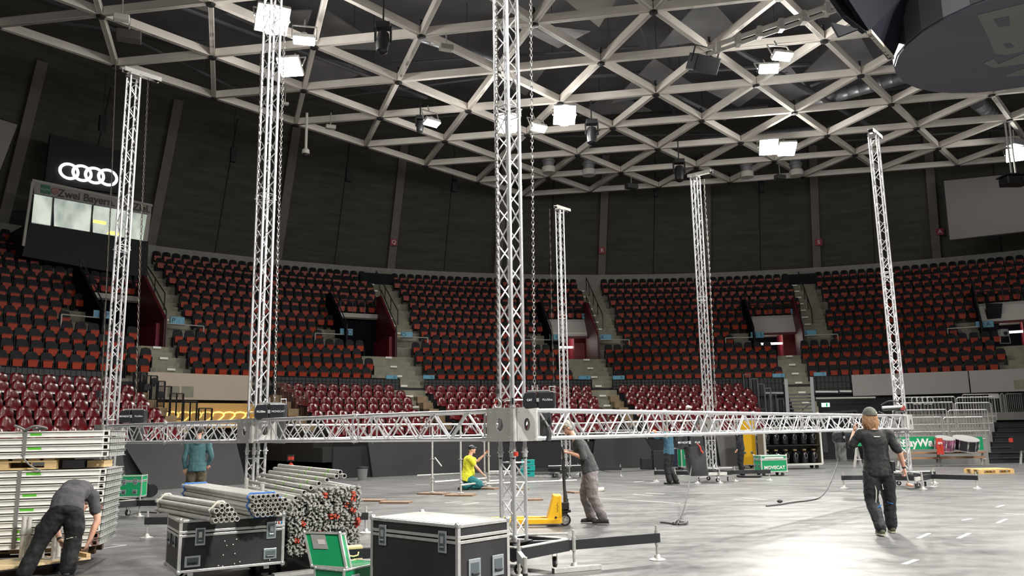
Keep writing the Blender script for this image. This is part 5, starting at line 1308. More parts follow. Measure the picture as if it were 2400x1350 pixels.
# orientation chosen so print faces the viewer
hoist(atd(1263, 938, 9.6), Vector((-1, 0.15, 0)).normalized()*-1, 0.78, 'black chain hoist sitting on the beam beside the centre tower', ('PLUSlite', 'CAT'))
hoist(atd(634, 965, 13.3), Vector((1, 0.1, 0)).normalized(), 1.0, 'black chain hoist sitting on the beam at the second tower', ('MOVECAT', 'PLUSlite'))
hoist(atd(312, 976, 17.0), Vector((1, 0.1, 0)).normalized(), 1.05, 'black chain hoist on the beam beside the first tower, behind the deck stack', ('PLUSlite', 'MOVECAT'))
t4h = hoist(atd(1613, 1037, 21.2), Vector((1, 0.12, 0)).normalized(), 1.40, 'black chain hoist hanging under the long beam above the chain bag', ('PLUS', 'MOVECAT'))
hoist(atd(1976, 1025, 20.2), Vector((1, -0.1, 0)).normalized(), 1.05, 'black chain hoist hanging under the long beam beside the walking man', ('', ''))
# straps holding the hanging hoists
strapm = mat('grey_sling', (0.06, 0.06, 0.062), 0.8)
for pts, lb in [([(1638, 962), (1637, 985), (1626, 1005), (1619, 1020)], 'dark round sling looped over the long beam above the black hoist')]:
    P = [atd(x, y, 20.9) for x, y in pts]; mb = MB(); 
    mb.path(P, 0.035, 8); tag(mb.build('round_sling', strapm, smooth=True), lb, 'sling')
tag(MB().path([atd(1274, 985, 9.75), atd(1283, 1000, 9.75), atd(1288, 1018, 9.75), atd(1285, 1033, 9.75)], 0.03, 8).build('round_sling', strapm, smooth=True), 'dark sling looped under the beam beside the centre block', 'sling')
# chain bags
bagm = mat('black_chain_bag', (0.030, 0.031, 0.033), 0.42, noise=(5, 0.2)); bagg = mat('grey_chain_bag', (0.10, 0.10, 0.10), 0.45, noise=(6, 0.25))
def bag(P, w_, d_, h, m_, label, rz=0.0, taper=1.15, lean=0.0):
    t = thing('chain_bag', label, 'bag', P, rz); mb = MB(); n = 16; rows_ = 9; vs = []
    for j in range(rows_):
        f_ = j/(rows_-1); k = (1 + (taper-1)*f_) * (0.9 if j == rows_-1 else 1)
        for i in range(n):
            a = 2*pi*i/n; e = 0.55; x = math.copysign(abs(cos(a))**e, cos(a)); y = math.copysign(abs(sin(a))**e, sin(a))
            r = k*(1 + 0.05*sin(3*a + j*1.1))
            vs.append((x*w_/2*r + lean*f_, y*d_/2*r, -h*f_))
    fs = [(j*n+i, j*n+(i+1) % n, (j+1)*n+(i+1) % n, (j+1)*n+i) for j in range(rows_-1) for i in range(n)] + [tuple(range(n))[::-1], tuple(range((rows_-1)*n, rows_*n))]
    mb.add(vs, fs).build('bag_body', m_, t, smooth=True)
    g = MB()
    for i in (-1, 1): g.bar((i*w_*0.35, 0, -0.01), (i*w_*0.2, 0, 0.10), 0.03, 0.01)
    g.build('bag_straps', blackmetal, t)
    return t
bag(atd(1626, 1047, 21.1), 0.50, 0.36, 0.72, bagm, 'large black chain bag hanging in front of the far tower', 0.1, 1.0, 0.08)
bag(atd(1969, 1037, 20.1), 0.24, 0.18, 0.44, bagg, 'small dark grey chain bag hanging beside the walking man', 0.1, 0.95)
bag(atd(1277, 968, 10.55), 0.15, 0.14, 0.33, bagm, 'black chain bag inside the beam beside the centre block', 0.2, 1.05)
bag(atd(655, 985, 14.2), 0.22, 0.2, 0.40, bagm, 'black chain bag inside the beam at the second tower', 0.2, 1.05)
bag(atd(320, 990, 17.6), 0.3, 0.2, 0.42, bagm, 'black chain bag behind the beam at the first tower', 0.2, 1.0)
# red webbing on the hoist
tag(MB().path([atd(1634, 1040, 20.9), atd(1640, 1046, 20.9), atd(1643, 1056, 20.9), atd(1648, 1062, 20.9)], 0.02, 6).build('red_webbing', redp), 'short red webbing strap on the hoist above the chain bag', 'strap')
# hanging hoist cables lying to the floor
cabm = mat('black_cable', (0.03, 0.03, 0.032), 0.6)
def cat(pts, n=6):
    """Catmull-Rom through pts"""
    P = [pts[0]] + pts + [pts[-1]]; out = []
    for i in range(1, len(P)-2):
        for j in range(n):
            t_ = j/n; a, b_, c, d = P[i-1], P[i], P[i+1], P[i+2]
            out.append(0.5*((2*b_) + (c-a)*t_ + (2*a-5*b_+4*c-d)*t_*t_ + (3*b_-a-3*c+d)*t_**3))
    out.append(P[-2]); return out
F_ = lambda x, y: atz(x, y, 0.02)
yy = lambda x, y, Y: atd(x, y, Y)
pts = [yy(1621, 1090, 20.9), yy(1617, 1120, 19.8), yy(1612, 1155, 18.2), yy(1603, 1190, 16.4), yy(1594, 1212, 15.2)]
pts = [Vector((p.x, p.y, max(p.z, 0.03))) for p in pts] + [F_(1587, 1228), F_(1570, 1226), F_(1548, 1224)]
tag(MB().path(cat(pts), 0.015, 7).build('hanging_cable', cabm, smooth=True), 'ridged black cable falling from the large chain bag to the floor', 'cable')
pts = [F_(1578, 1228), F_(1590, 1220), F_(1600, 1226), F_(1610, 1222), F_(1606, 1228), F_(1590, 1230)]
tag(MB().path(cat([Vector((p.x, p.y, 0.03)) for p in pts]), 0.022, 7).build('cable_plug', cabm, smooth=True), 'black plug and coil lying at the end of the hanging cable', 'plug')
pts = [yy(1965, 1072, 20.0), yy(1960, 1095, 19.7), yy(1949, 1125, 19.2), yy(1935, 1152, 18.6), yy(1918, 1168, 18.2)]
pts = [Vector((p.x, p.y, max(p.z, 0.03))) for p in pts] + [F_(1895, 1173), F_(1860, 1177), F_(1830, 1182), F_(1796, 1186)]
tag(MB().path(cat(pts), 0.015, 7).build('hanging_cable', cabm, smooth=True), 'black cable falling from the small grey chain bag and lying across the floor', 'cable')
tag(MB().ball(F_(1828, 1178) + Vector((0, 0, 0.03)), 0.05, 8, 6, (1.3, 1, 0.8)).build('cable_plug', cabm, smooth=True), 'black plug lying on the floor by the long cable', 'plug')
# gear on the T6 end of the beam
p = atd(2092, 958, 21.8); t = thing('hoist_controller', 'black and grey hoist gear with cables on the beam corner behind the walking man', 'hoist', p)
MB().box((0, 0, 0), (0.46, 0.25, 0.10)).build('body', hl_m, t, bevel=0.02); MB().tube((-0.32, -0.1, 0.03), (0.2, -0.13, 0.05), 0.04, 8).build('tube', mat('gear_grey', (0.35, 0.35, 0.34), 0.4), t); MB().box((0.2, -0.12, 0.02), (0.12, 0.05, 0.12)).build('red_cover', mat('gear_red', (0.25, 0.03, 0.03), 0.4), t)
MB().path(cat([Vector((-0.3, 0, 0.1)), Vector((-0.1, -0.05, 0.2)), Vector((0.2, 0, 0.16)), Vector((0.3, -0.1, -0.05)), Vector((0.1, -0.2, -0.1))]), 0.018, 6).build('cable_loop', cabm, t, smooth=True)
P = [atd(x, y, 21.6) for x, y in ((2060, 965), (2098, 985), (2110, 1000), (2112, 1008), (2095, 1010))]
tag(MB().path(cat(P), 0.02, 6).build('power_cable', cabm, smooth=True), 'black cable drooping along the beam end beside the corner tower', 'cable')
# red identity bands on the centre tower's chord couplers
for (x, y) in ((1209, 1064),):
    tag(MB().tube(atd(x, y-5, 9.62), atd(x, y+5, 9.62), 0.028, 10).build('red_tape_band', redp), 'small red tape band on the centre tower leg', 'tape')
# small sensor on the long beam
p = atd(1613, 955, 18.4); tag(MB().lathe([(0.02, -0.03), (0.06, 0.0), (0.05, 0.03), (0.01, 0.05)], p, n=12).build('beam_clamp', white, smooth=True), 'small white clamp standing on top of the long beam', 'clamp')
# ================================================================== THINGS ON THE FLOOR
edge_m = mat('case_edge_aluminium', (0.70, 0.70, 0.68), 0.38, 0.6, noise=(12, 0.12)); corner_m = mat('case_ball_corner', (0.72, 0.73, 0.72), 0.3, 0.75)
panel_bk = mat('black_case_laminate', (0.030, 0.030, 0.032), 0.45, noise=(1.6, 0.35)); latch_m = mat('latch_zinc', (0.55, 0.62, 0.66), 0.3, 0.7); recess = mat('recess_shadow_grey', (0.16, 0.19, 0.21), 0.45, 0.5)
casetop = mat('case_top_pale', (0.36, 0.36, 0.34), 0.5, noise=(7, 0.12))  # top panel in a paler tone than the black sides
def flight_case(loc, rz, W, D, H, z0, label, pm, lidh=0.14, top=None, latches=(), handles=(), casters=True, name='flight_case', ew=0.035, lid=True):
    """local frame: x 0..W along the front, y 0..D back, z from z0 to z0+H. latches/handles: (face, u, v, w, h) face 'f' front, 'l' left, 'r' right"""
    t = thing(name, label, 'case', (loc.x, loc.y, 0), rz)
    zt = z0 + H; zl = zt - lidh
    def panels(za, zb, nm, mm):
        MB().box((W/2, D/2, (za+zb)/2), (W-0.01, D-0.01, zb-za)).build(nm, mm, t)
    panels(z0, zl - 0.012, 'body', pm)
    if lid:
        panels(zl + 0.0, zt - 0.004, 'lid', pm)
        if top: MB().box((W/2, D/2, zt - 0.002), (W-0.03, D-0.03, 0.004)).build('top_panel', top, t)
    else: zt = zl
    g = MB(); e = ew
    for x in (0, W):
        for y in (0, D): g.box((x + (e/2-0.003)*(1 if x == 0 else -1), y + (e/2-0.003)*(1 if y == 0 else -1), (z0+zt)/2), (e, e, zt-z0))
    zs = [z0 + e/2] + ([zt - e/2, zl - 0.012 - e*0.4, zl + e*0.4] if lid else [zt - e/2])
    for z in zs:
        for y in (0, D): g.box((W/2, y + (e/2-0.004)*(1 if y == 0 else -1), z), (W, e, e*0.8))
        for x in (0, W): g.box((x + (e/2-0.004)*(1 if x == 0 else -1), D/2, z), (e, D, e*0.8))
    g.build('edge_profiles', edge_m, t, bevel=0.003)
    g = MB(); g2 = MB()
    for x in (0, W):
        for y in (0, D):
            for z in (z0 + 0.01, zt - 0.01): g.ball((x + (0.012 if x == 0 else -0.012), y + (0.012 if y == 0 else -0.012), z), 0.032 if ew > 0.03 else 0.02, 8, 6)
    g.build('ball_corners', corner_m, t, smooth=True)
    g = MB(); n = int(W/0.09)
    for i in range(1, n):
        for z in (z0 + e*0.5, zt - e*0.5): g.ball((W*i/n, -0.002, z), 0.005, 5, 4)
    for i in range(1, int(D/0.09)):
        for z in (z0 + e*0.5, zt - e*0.5): g.ball((-0.002, D*i/int(D/0.09), z), 0.005, 5, 4); g.ball((W+0.002, D*i/int(D/0.09), z), 0.005, 5, 4)
    g.build('rivets', boltm, t)
    def face(f, u, v):
        if f == 'f': return Vector((u, 0, v)), Vector((1, 0, 0)), Vector((0, -1, 0))
        if f == 'l': return Vector((0, D-u, v)), Vector((0, -1, 0)), Vector((-1, 0, 0))
        return Vector((W, u, v)), Vector((0, 1, 0)), Vector((1, 0, 0))
    Z = Vector((0, 0, 1))
    for (f, u, v, w_, h_) in latches:
        c, X, N = face(f, u, v); l = thing('butterfly_latch', None, None, (0, 0, 0)); l.parent = t
        MB().obb(c + N*0.004, X*w_/2, N*0.005, Z*h_/2).build('latch_dish', latch_m, l, bevel=0.012)
        MB().obb(c + N*0.009, X*w_*0.36, N*0.002, Z*h_*0.40).build('latch_recess', recess, l, bevel=0.004)
        MB().obb(c + N*0.013 + Z*h_*0.10, X*w_*0.16, N*0.004, Z*h_*0.16).tube(c + N*0.016 - Z*h_*0.22 - X*w_*0.2, c + N*0.016 - Z*h_*0.22 + X*w_*0.2, 0.007, 6).build('latch_wing', corner_m, l)
    for (f, u, v, w_, h_) in handles:
        c, X, N = face(f, u, v); l = thing('recessed_handle', None, None, (0, 0, 0)); l.parent = t
        MB().obb(c + N*0.004, X*w_/2, N*0.005, Z*h_/2).build('handle_dish', latch_m, l, bevel=0.012)
        MB().obb(c + N*0.009, X*w_*0.36, N*0.002, Z*h_*0.33).build('handle_recess', recess, l, bevel=0.004)
        MB().tube(c + N*0.018 - Z*h_*0.2 - X*w_*0.28, c + N*0.018 - Z*h_*0.2 + X*w_*0.28, 0.011, 8).build('grip', blackplastic, l)
    if casters:
        r = min(0.05, z0*0.42)
        for x in (0.14*W, 0.86*W):
            for y in (0.16*D, 0.84*D):
                c = thing('caster', None, None, (x, y, 0)); c.parent = t
                MB().tube((-0.02, -r*0.5, r), (-0.02, r*0.5, r), r, 14).build('wheel', rubber, c); MB().box((-0.01, 0, (z0+r*1.2)/2 + r*0.3), (0.06, r*1.4, z0 - r*1.5)).build('fork', boltm, c)
    return t
def rect_px(pn, pl, pr, z):
    """near corner, left corner, right corner pixels on the plane z -> origin, angle of near->right, width, depth"""
    N, L_, R_ = atz(*pn, z), atz(*pl, z), atz(*pr, z); return N, L_, R_
# case A (with tube bundles)
N, Lb, R_ = rect_px((422, 1219), (372, 1209), (670, 1207), 0.70)
rz = RD(31); W_ = D_ = 0.4
_px = lambda p: vis(p, 9000)[0]
while _px(N + Vector((cos(rz), sin(rz), 0))*W_) < 668: W_ += 0.01
while _px(N + Vector((-sin(rz), cos(rz), 0))*D_) > 373 and D_ < 0.85: D_ += 0.01
flight_case(N, rz, W_, D_, 0.57, 0.13, 'black flight case with two bundles of scaffold tube lying on it', panel_bk, 0.15, casetop,
    latches=[('f', 0.19*W_, 0.51, 0.11, 0.19), ('f', 0.865*W_, 0.52, 0.11, 0.19)], handles=[('f', 0.13*W_, 0.25, 0.17, 0.12), ('f', 0.86*W_, 0.26, 0.15, 0.12), ('l', 0.22, 0.46, 0.13, 0.15), ('l', 0.56, 0.46, 0.13, 0.15)])
caseA = [o for o in COL.objects if o.name == 'flight_case'][0]
g = MB()
for (u, v) in [(.42, .44), (.53, .45), (.44, .39), (.50, .395), (.41, .29), (.52, .295), (.37, .18), (.41, .17), (.52, .185), (.57, .20), (.86, .19)]: g.tube((u*W_, -0.001, v), (u*W_, -0.006, v), 0.007, 8)
g.build('white_paint_dots', white, caseA)
MB().box((0.955*W_, -0.004, 0.60), (0.085, 0.004, 0.032)).build('colour_sticker', white, caseA); MB().box((0.938*W_, -0.007, 0.60), (0.018, 0.003, 0.026)).build('colour_sticker', redp, caseA); MB().box((0.965*W_, -0.007, 0.60), (0.02, 0.003, 0.026)).build('colour_sticker', mat('sticker_blue', (0.03, 0.25, 0.6), 0.5), caseA)
# case B
N, L_, R_ = rect_px((1073, 1230), (870, 1211), (1170, 1214), 0.80)
dl = (L_ - N); Wb = dl.length; rzb = math.atan2((N-L_).y, (N-L_).x); Db = 0.66
cb = flight_case(L_, rzb, Wb, Db, 0.66, 0.14, 'black flight case with bare pale top beside the centre tower base', panel_bk, 0.13, casetop,
    latches=[('f', 0.15*Wb, 0.64, 0.11, 0.19), ('f', 0.84*Wb, 0.64, 0.11, 0.19)], handles=[('r', 0.20, 0.40, 0.15, 0.18), ('r', 0.50, 0.40, 0.15, 0.18)])
# green open case
N, L_, R_ = rect_px((806, 1343), (736, 1336), (862, 1314), 0.27)
dl = (L_ - N); Wg = dl.length; rzg = math.atan2((N-L_).y, (N-L_).x); Dg = (R_-N).length
gc = flight_case(L_, rzg, Wg, max(0.35, min(Dg, 0.6)), 0.27, 0.03, 'small open green case with its lid propped up and a tool box inside', green, 0.0, None, handles=[('r', 0.16, 0.18, 0.12, 0.11)], casters=False, name='green_case', ew=0.022, lid=False)
Yl = (N.y + L_.y)/2 + 0.15
P = [atd(714, 1248, Yl+0.10), atd(796, 1250, Yl-0.05), atd(812, 1332, Yl-0.18), atd(731, 1326, Yl-0.02)]
nrm = (P[1]-P[0]).cross(P[3]-P[0]).normalized(); nrm = nrm if nrm.y > 0 else -nrm
lid = thing('lid', None, None, (0, 0, 0)); lid.parent = gc
quadslab(P, nrm*0.085, 'lid_panel', green, lid)
g = MB()
for a, b_ in ((0, 1), (1, 2), (2, 3), (3, 0)):
    for o_ in (0, 0.085): g.bar(P[a] + nrm*o_, P[b_] + nrm*o_, 0.022, 0.022, nrm)
for p in P: g.bar(p, p + nrm*0.085, 0.022, 0.022)
g.build('lid_edge', edge_m, lid, world=True)
g = MB(); 
for p in P: g.ball(p, 0.02, 8, 6); g.ball(p + nrm*0.085, 0.02, 8, 6)
g.build('lid_corners', corner_m, lid, world=True, smooth=True)
c = P[0]*0.45 + P[1]*0.28 + P[2]*0.09 + P[3]*0.18; X = (P[1]-P[0]).normalized(); Y_ = (P[0]-P[3]).normalized()
MB().obb(c - nrm*0.002, X*0.085, Y_*0.075, nrm*0.003).build('document_pocket', mat('pocket_grey', (0.32, 0.32, 0.31), 0.5), lid, world=True)
MB().obb(c - nrm*0.006 + X*0.028 - Y_*0.0, X*0.042, Y_*0.026, nrm*0.001).build('paper_label', mat('paper_pale', (0.62, 0.58, 0.56), 0.6), lid, world=True)
p = atz(822, 1316, 0.28); t = thing('tool_box', 'black tool box with pale yellow frame and handle in the open green case', 'tool box', (p.x, p.y + 0.08, 0.28), 0.35)
yel = mat('pale_yellow_frame', (0.75, 0.58, 0.30), 0.5)
MB().box((0, 0, 0.07), (0.19, 0.12, 0.11)).build('body', blackplastic, t, bevel=0.008); MB().box((0, 0, 0.135), (0.20, 0.13, 0.03)).box((0, 0, 0.012), (0.20, 0.13, 0.025)).box((-0.09, 0, 0.07), (0.02, 0.13, 0.13)).build('frame', yel, t, bevel=0.006)
MB().path([(-0.055, -0.065, 0.09), (-0.045, -0.08, 0.06), (0, -0.085, 0.05), (0.045, -0.08, 0.06), (0.055, -0.065, 0.09)], 0.009, 7).build('handle', yel, t, smooth=True)

# ---- scaffold tubes
def tube_geo(L): return MB().pipe((0, 0, 0), (0, L, 0), 0.0265, 0.021, 14)
tube_proto = {}
def scaffold_tube(front, axdir, L, label, grp, z):
    rz = math.atan2(axdir.y, axdir.x) - pi/2; key = round(L, 2)
    if key not in tube_proto:
        o = tube_geo(L).build('scaffold_tube', tubemat, smooth=True); MB().tube((0, 0.03, 0), (0, L-0.03, 0), 0.0212, 10).build('dark_bore', tubein, o); tube_proto[key] = o
    else: o = copy_tree(tube_proto[key])
    o.location = (front.x, front.y, z); o.rotation_euler = (0, 0, rz); tag(o, label, 'tube', grp); return o
def bundle(pf, pr, rows, name_, strap_m, zb=0.73, L=None, sp=0.056):
    a, b_ = atz(*pf, zb), atz(*pr, zb); ax = (b_-a).normalized(); L = L or (b_-a).length; side = Vector((ax.y, -ax.x, 0)); mx_ = 0
    for j, (off, n) in enumerate(rows):
        for i in range(n):
            u = (off + i)*sp; mx_ = max(mx_, u)
            scaffold_tube(a + side*u + ax*random.uniform(-0.02, 0.02), ax, L, 'scaffold tube in the %s, %s row up, %s across' % (name_, ordn(j), ordn(i)), 'tubes of the %s' % name_, zb + j*sp*0.87)
    # straps round the bundle
    W = mx_ + 0.03; H = (len(rows)-1)*sp*0.87
    for f_ in (0.12, L-0.12):
        c = a + ax*f_; lo_, hi_ = rows[0], rows[-1]
        pts = [c + side*(rows[0][0]*sp - 0.035) + UZ*(zb*0 - 0.0), c + side*((rows[0][0]+rows[0][1]-1)*sp + 0.03), ]
        loop = []
        for j, (off, n) in enumerate(rows): loop.append(c + side*(off*sp - 0.033) + UZ*(j*sp*0.87))
        loop.append(c + side*(rows[-1][0]*sp) + UZ*(H + 0.036)); loop.append(c + side*((rows[-1][0]+rows[-1][1]-1)*sp) + UZ*(H + 0.036))
        for j in range(len(rows)-1, -1, -1): off, n = rows[j]; loop.append(c + side*((off+n-1)*sp + 0.033) + UZ*(j*sp*0.87))
        loop.append(c + side*((rows[0][0]+rows[0][1]-1)*sp) - UZ*0.034); loop.append(c + side*(rows[0][0]*sp) - UZ*0.034)
        o = MB().path(loop, 0.011 if strap_m is bluep2 else 0.014, 6, closed=True).build('binding_strap', strap_m, smooth=True)
        tag(o, '%s binding strap round the %s end of the %s' % (('blue' if strap_m is bluep2 else 'white'), 'open' if f_ < 1 else 'far', name_), 'strap')
bluep2 = mat('blue_webbing', (0.05, 0.20, 0.60), 0.6); whiteweb = mat('white_webbing', (0.62, 0.60, 0.50), 0.7)
bundle((506, 1220), (352, 1190), [(0, 5), (0.5, 4), (0, 4), (1.0, 2)], 'small tube bundle on the black case', whiteweb, L=2.0)
bundle((604, 1207), (441, 1172), [(0, 5), (-0.5, 7), (-1, 8), (-0.5, 7), (-1.0, 6)], 'large blue-strapped tube bundle', bluep2, L=3.0)

# ---- ledger stack with coupling heads
AX = Vector((-0.5, 0.866, 0)).normalized(); FD = Vector((0.866, 0.5, 0)).normalized(); F0 = atz(672, 1302, 0.22); F0.z = 0
head_grey = mat('coupling_head_zinc', (0.50, 0.50, 0.47), 0.45, 0.5, noise=(30, 0.3)); head_red = mat('coupling_head_red', (0.60, 0.09, 0.05), 0.45)
def head_geo():
    mb = MB(); mb.lathe([(0.026, 0.02), (0.028, 0.0), (0.024, -0.03), (0.016, -0.04)], (0, 0, 0), (0, 1, 0), 8)
    mb.box((0, -0.065, 0.020), (0.040, 0.06, 0.017)); mb.box((0, -0.065, -0.020), (0.040, 0.06, 0.017)); mb.box((0, -0.04, 0), (0.052, 0.022, 0.056)); return mb
def wedge_geo(): return MB().box((0.0, -0.062, -0.01), (0.006, 0.018, 0.105)).box((0, -0.062, 0.042), (0.010, 0.024, 0.014))
lproto = {}
def ledger(P, ang, red, L, label, tiltz=0.0):
    key = (red, L)
    if key not in lproto:
        t = thing('scaffold_ledger', '', 'ledger'); MB().tube((0, 0, 0), (0, L, 0), 0.0242, 8).build('tube', tubemat, t, smooth=True)
        head_geo().build('coupling_head', head_red if red else head_grey, t); wedge_geo().build('wedge', head_grey, t); lproto[key] = t
        t_ = t
    else: t_ = copy_tree(lproto[key])
    t_.location = P; t_.rotation_euler = (random.uniform(-0.02, 0.02), tiltz, ang); tag(t_, label, 'ledger', 'scaffold ledgers in the tall stack'); return t_
rzL = math.atan2(AX.y, AX.x) - pi/2
NR, NC = 12, 13
reds = {(2, 1), (3, 5), (5, 2), (6, 7), (6, 8), (8, 10), (9, 11), (10, 11), (7, 11), (11, 3), (12, 3), (12, 7), (1, 3), (4, 12), (5, 12), (10, 6), (13, 10)}
for j in range(NR):
    for i in range(NC):
        if j >= 10 and i < (j-9)*2.4 - 0.5: continue
        P = F0 + FD*(0.03 + i*0.067 + random.uniform(-0.007, 0.007)) + UZ*(0.26 + j*0.0625) + AX*random.uniform(-0.03, 0.05)
        ledger(P, rzL + random.uniform(-0.015, 0.015), (j, i) in reds, 2.5, 'scaffold ledger with %s coupling head, %s row up, %s across the stack' % ('red' if (j, i) in reds else 'grey', ordn(j), ordn(i)), random.uniform(-1.4, 1.4))
# longer tubes lying on the stack
for i, (u, dz, L) in enumerate([(0.06, 0.58, 2.9), (0.12, 0.635, 2.7), (0.22, 0.70, 3.0), (0.30, 0.75, 2.8), (0.40, 0.80, 3.0), (0.50, 0.84, 2.9), (0.62, 0.88, 3.1), (0.72, 0.88, 3.0), (0.665, 0.93, 3.0)]):
    P = F0 + FD*u + AX*0.12
    o = MB().pipe((0, 0, 0), (0, L, 0), 0.0275, 0.022, 12).build('scaffold_standard', tubemat, smooth=True); o.location = (P.x, P.y, 0.26 + dz*0.97 - 0.02); o.rotation_euler = (0, 0, rzL)
    for f_ in (0.45, 1.4): MB().tube((0, L*0.3*f_, 0), (0, L*0.3*f_ + 0.05, 0), 0.0285, 12).build('paint_band', mat('spray_green', (0.25, 0.55, 0.08), 0.6), o)
    tag(o, 'long scaffold standard lying on top of the ledger stack, %s from the case side' % ordn(i), 'tube', 'long tubes on the ledger stack')
t = thing('pipe_rack', 'low black rack with upright posts carrying the scaffold ledgers', 'rack', F0 + AX*1.2, rzL)
for y in (-0.9, 0.9): MB().box((0.45, y, 0.19), (1.0, 0.08, 0.07)).build('cross_beam', blackmetal, t)
for x in (0.0, 0.76): MB().box((x, 0, 0.12), (0.07, 2.2, 0.07)).build('side_rail', blackmetal, t)
for x, y, h in ((-0.03, 0.0, 0.98), (-0.03, 0.95, 1.02), (0.93, -0.2, 0.90), (0.93, 0.9, 1.0)): MB().tube((x, y, 0.1), (x, y, h), 0.03, 10).build('post', galv, t, smooth=True)
for x in (0.0, 0.76):
    for y in (-0.85, 0.85): MB().tube((x-0.02, y, 0.045), (x+0.02, y, 0.045), 0.045, 12).build('wheel', rubber, t)

# ---- stack of scaffold decks
A0 = atz(0, 1290, 0.25); A1 = atz(222, 1280, 0.25); dd = (A1-A0); dd.z = 0; rzS = math.atan2(dd.y, dd.x); A1.z = 0
decksilver = mat('deck_rail_white', (0.86, 0.86, 0.82), 0.5, 0.0, noise=(9, 0.10, (1, 1, 8))); deckend = mat('deck_end_grey', (0.42, 0.43, 0.42), 0.5, 0.4, noise=(16, 0.2)); deckrust = mat('deck_hook_rust', (0.30, 0.17, 0.14), 0.6, 0.2)
gp = mat('green_spray', (0.13, 0.62, 0.04), 0.6)
def deck(z, off, rust, g, label):
    t = thing('scaffold_deck', label, 'scaffold deck', (A1.x + off*cos(rzS), A1.y + off*sin(rzS), z), rzS); L, D, h = 2.5, 1.05, 0.078
    mb = MB(); mb.box((-L/2, 0.02, h*0.42), (L, 0.03, h*0.62)).box((-L/2, 0.012, h*0.87), (L, 0.045, h*0.16)).box((-L/2, 0.012, h*0.06), (L, 0.045, h*0.10)); mb.build('side_rail', decksilver, t)
    MB().box((-L/2, D - 0.02, h/2), (L, 0.04, h)).build('side_rail', decksilver, t)
    MB().box((-L/2, D/2, h - 0.008), (L - 0.02, D - 0.06, 0.014)).build('deck_plate', aludull, t)
    m_ = deckrust if rust else decksilver
    MB().box((-0.004, 0.025, h/2), (0.012, 0.05, h)).box((0.032, 0.02, h*0.9), (0.07, 0.03, h*0.16)).box((0.032, 0.02, h*0.12), (0.07, 0.03, h*0.16)).box((0.062, 0.025, h*0.5), (0.010, 0.04, h*0.9)).build('hook', m_, t)
    mb = MB(); mb.box((0.05, D/2 + 0.05, h*0.5), (0.022, D - 0.14, h*0.72)).box((0.055, D/2 + 0.03, h*0.92), (0.05, D-0.1, h*0.10)).box((0.055, D/2+0.03, h*0.08), (0.05, D-0.1, h*0.10))
    for i in range(7): mb.box((0.064, 0.14 + i*0.12, h/2), (0.008, 0.02, h*0.55))
    mb.build('end_profile', deckend, t)
    for (u0, u1) in g: MB().box((u0/2+u1/2, 0.0035, h*0.45), (u1-u0, 0.002, h*0.36)).build('green_paint', gp, t)
    return t
gl = {10: [(-0.86, -0.69)], 7: [(-0.87, -0.71)], 5: [(-0.88, -0.72)], 2: [(-0.88, -0.71)], 1: [(-0.88, -0.71)], 0: [(-0.81, -0.71)]}
for i in range(11): deck(0.25 + i*0.0885, (10-i)*-0.004, i < 2 or i == 5, gl.get(i, []), 'white-edged scaffold deck%s, %s from the bottom of the lower stack' % (' with green spray mark' if i in gl else (' with rusty hook' if i == 5 else ''), ordn(i)))
zp = 0.25 + 11*0.0885
for i in range(4): deck(zp + 0.14 + i*0.0885, 0.01, False, {3: [(-0.86, -0.73)], 1: [(-0.88, -0.72)]}.get(i, []), 'white-edged scaffold deck in the upper stack above the pallet, %s up' % ordn(i))
def pallet(loc, rz, L, D, H, label, m_, name='wooden_pallet'):
    t = thing(name, label, 'pallet', loc, rz); bt = 0.022
    for i in range(7): MB().box((-L/2 + L*(i+0.5)/7, 0, H - bt/2), (L/7*0.72, D, bt)).build('top_board', m_, t)
    for y in (-D/2+0.05, 0, D/2-0.05):
        MB().box((0, y, H - bt*1.5), (L, 0.1, bt)).build('stringer_board', m_, t); MB().box((0, y, bt/2), (L, 0.1, bt)).build('bottom_board', m_, t)
        for x in (-L/2+0.07, 0, L/2-0.07): MB().box((x, y, H/2 - bt*0.5), (0.14, 0.1, H - 3*bt)).build('block', m_, t)
    return t
ux = Vector((cos(rzS), sin(rzS), 0)); uy = Vector((-sin(rzS), cos(rzS), 0))
c = A1 - ux*1.15 + uy*0.5; pallet((c.x, c.y, zp), rzS, 1.25, 0.95, 0.135, 'pine pallet sandwiched between the two stacks of decks', wood)
c = A1 - ux*1.2 + uy*0.5; pallet((c.x, c.y, 0.10), rzS, 2.2, 0.9, 0.145, 'pallet under the lower stack of decks', oldwood)
c = A1 - ux*0.36 + uy*0.4; tag(MB().box((c.x, c.y, zp + 0.055), (0.26, 0.5, 0.10), rzS).build('grey_crate', mat('crate_slate', (0.09, 0.09, 0.11), 0.5)), 'dark grey crate beside the pallet between the deck stacks', 'crate')
tag(MB().box((c.x + 0.24, c.y + 0.1, zp + 0.05), (0.2, 0.5, 0.09), rzS).build('wood_block', wood), 'pale wood block beside the grey crate between the deck stacks', 'block')
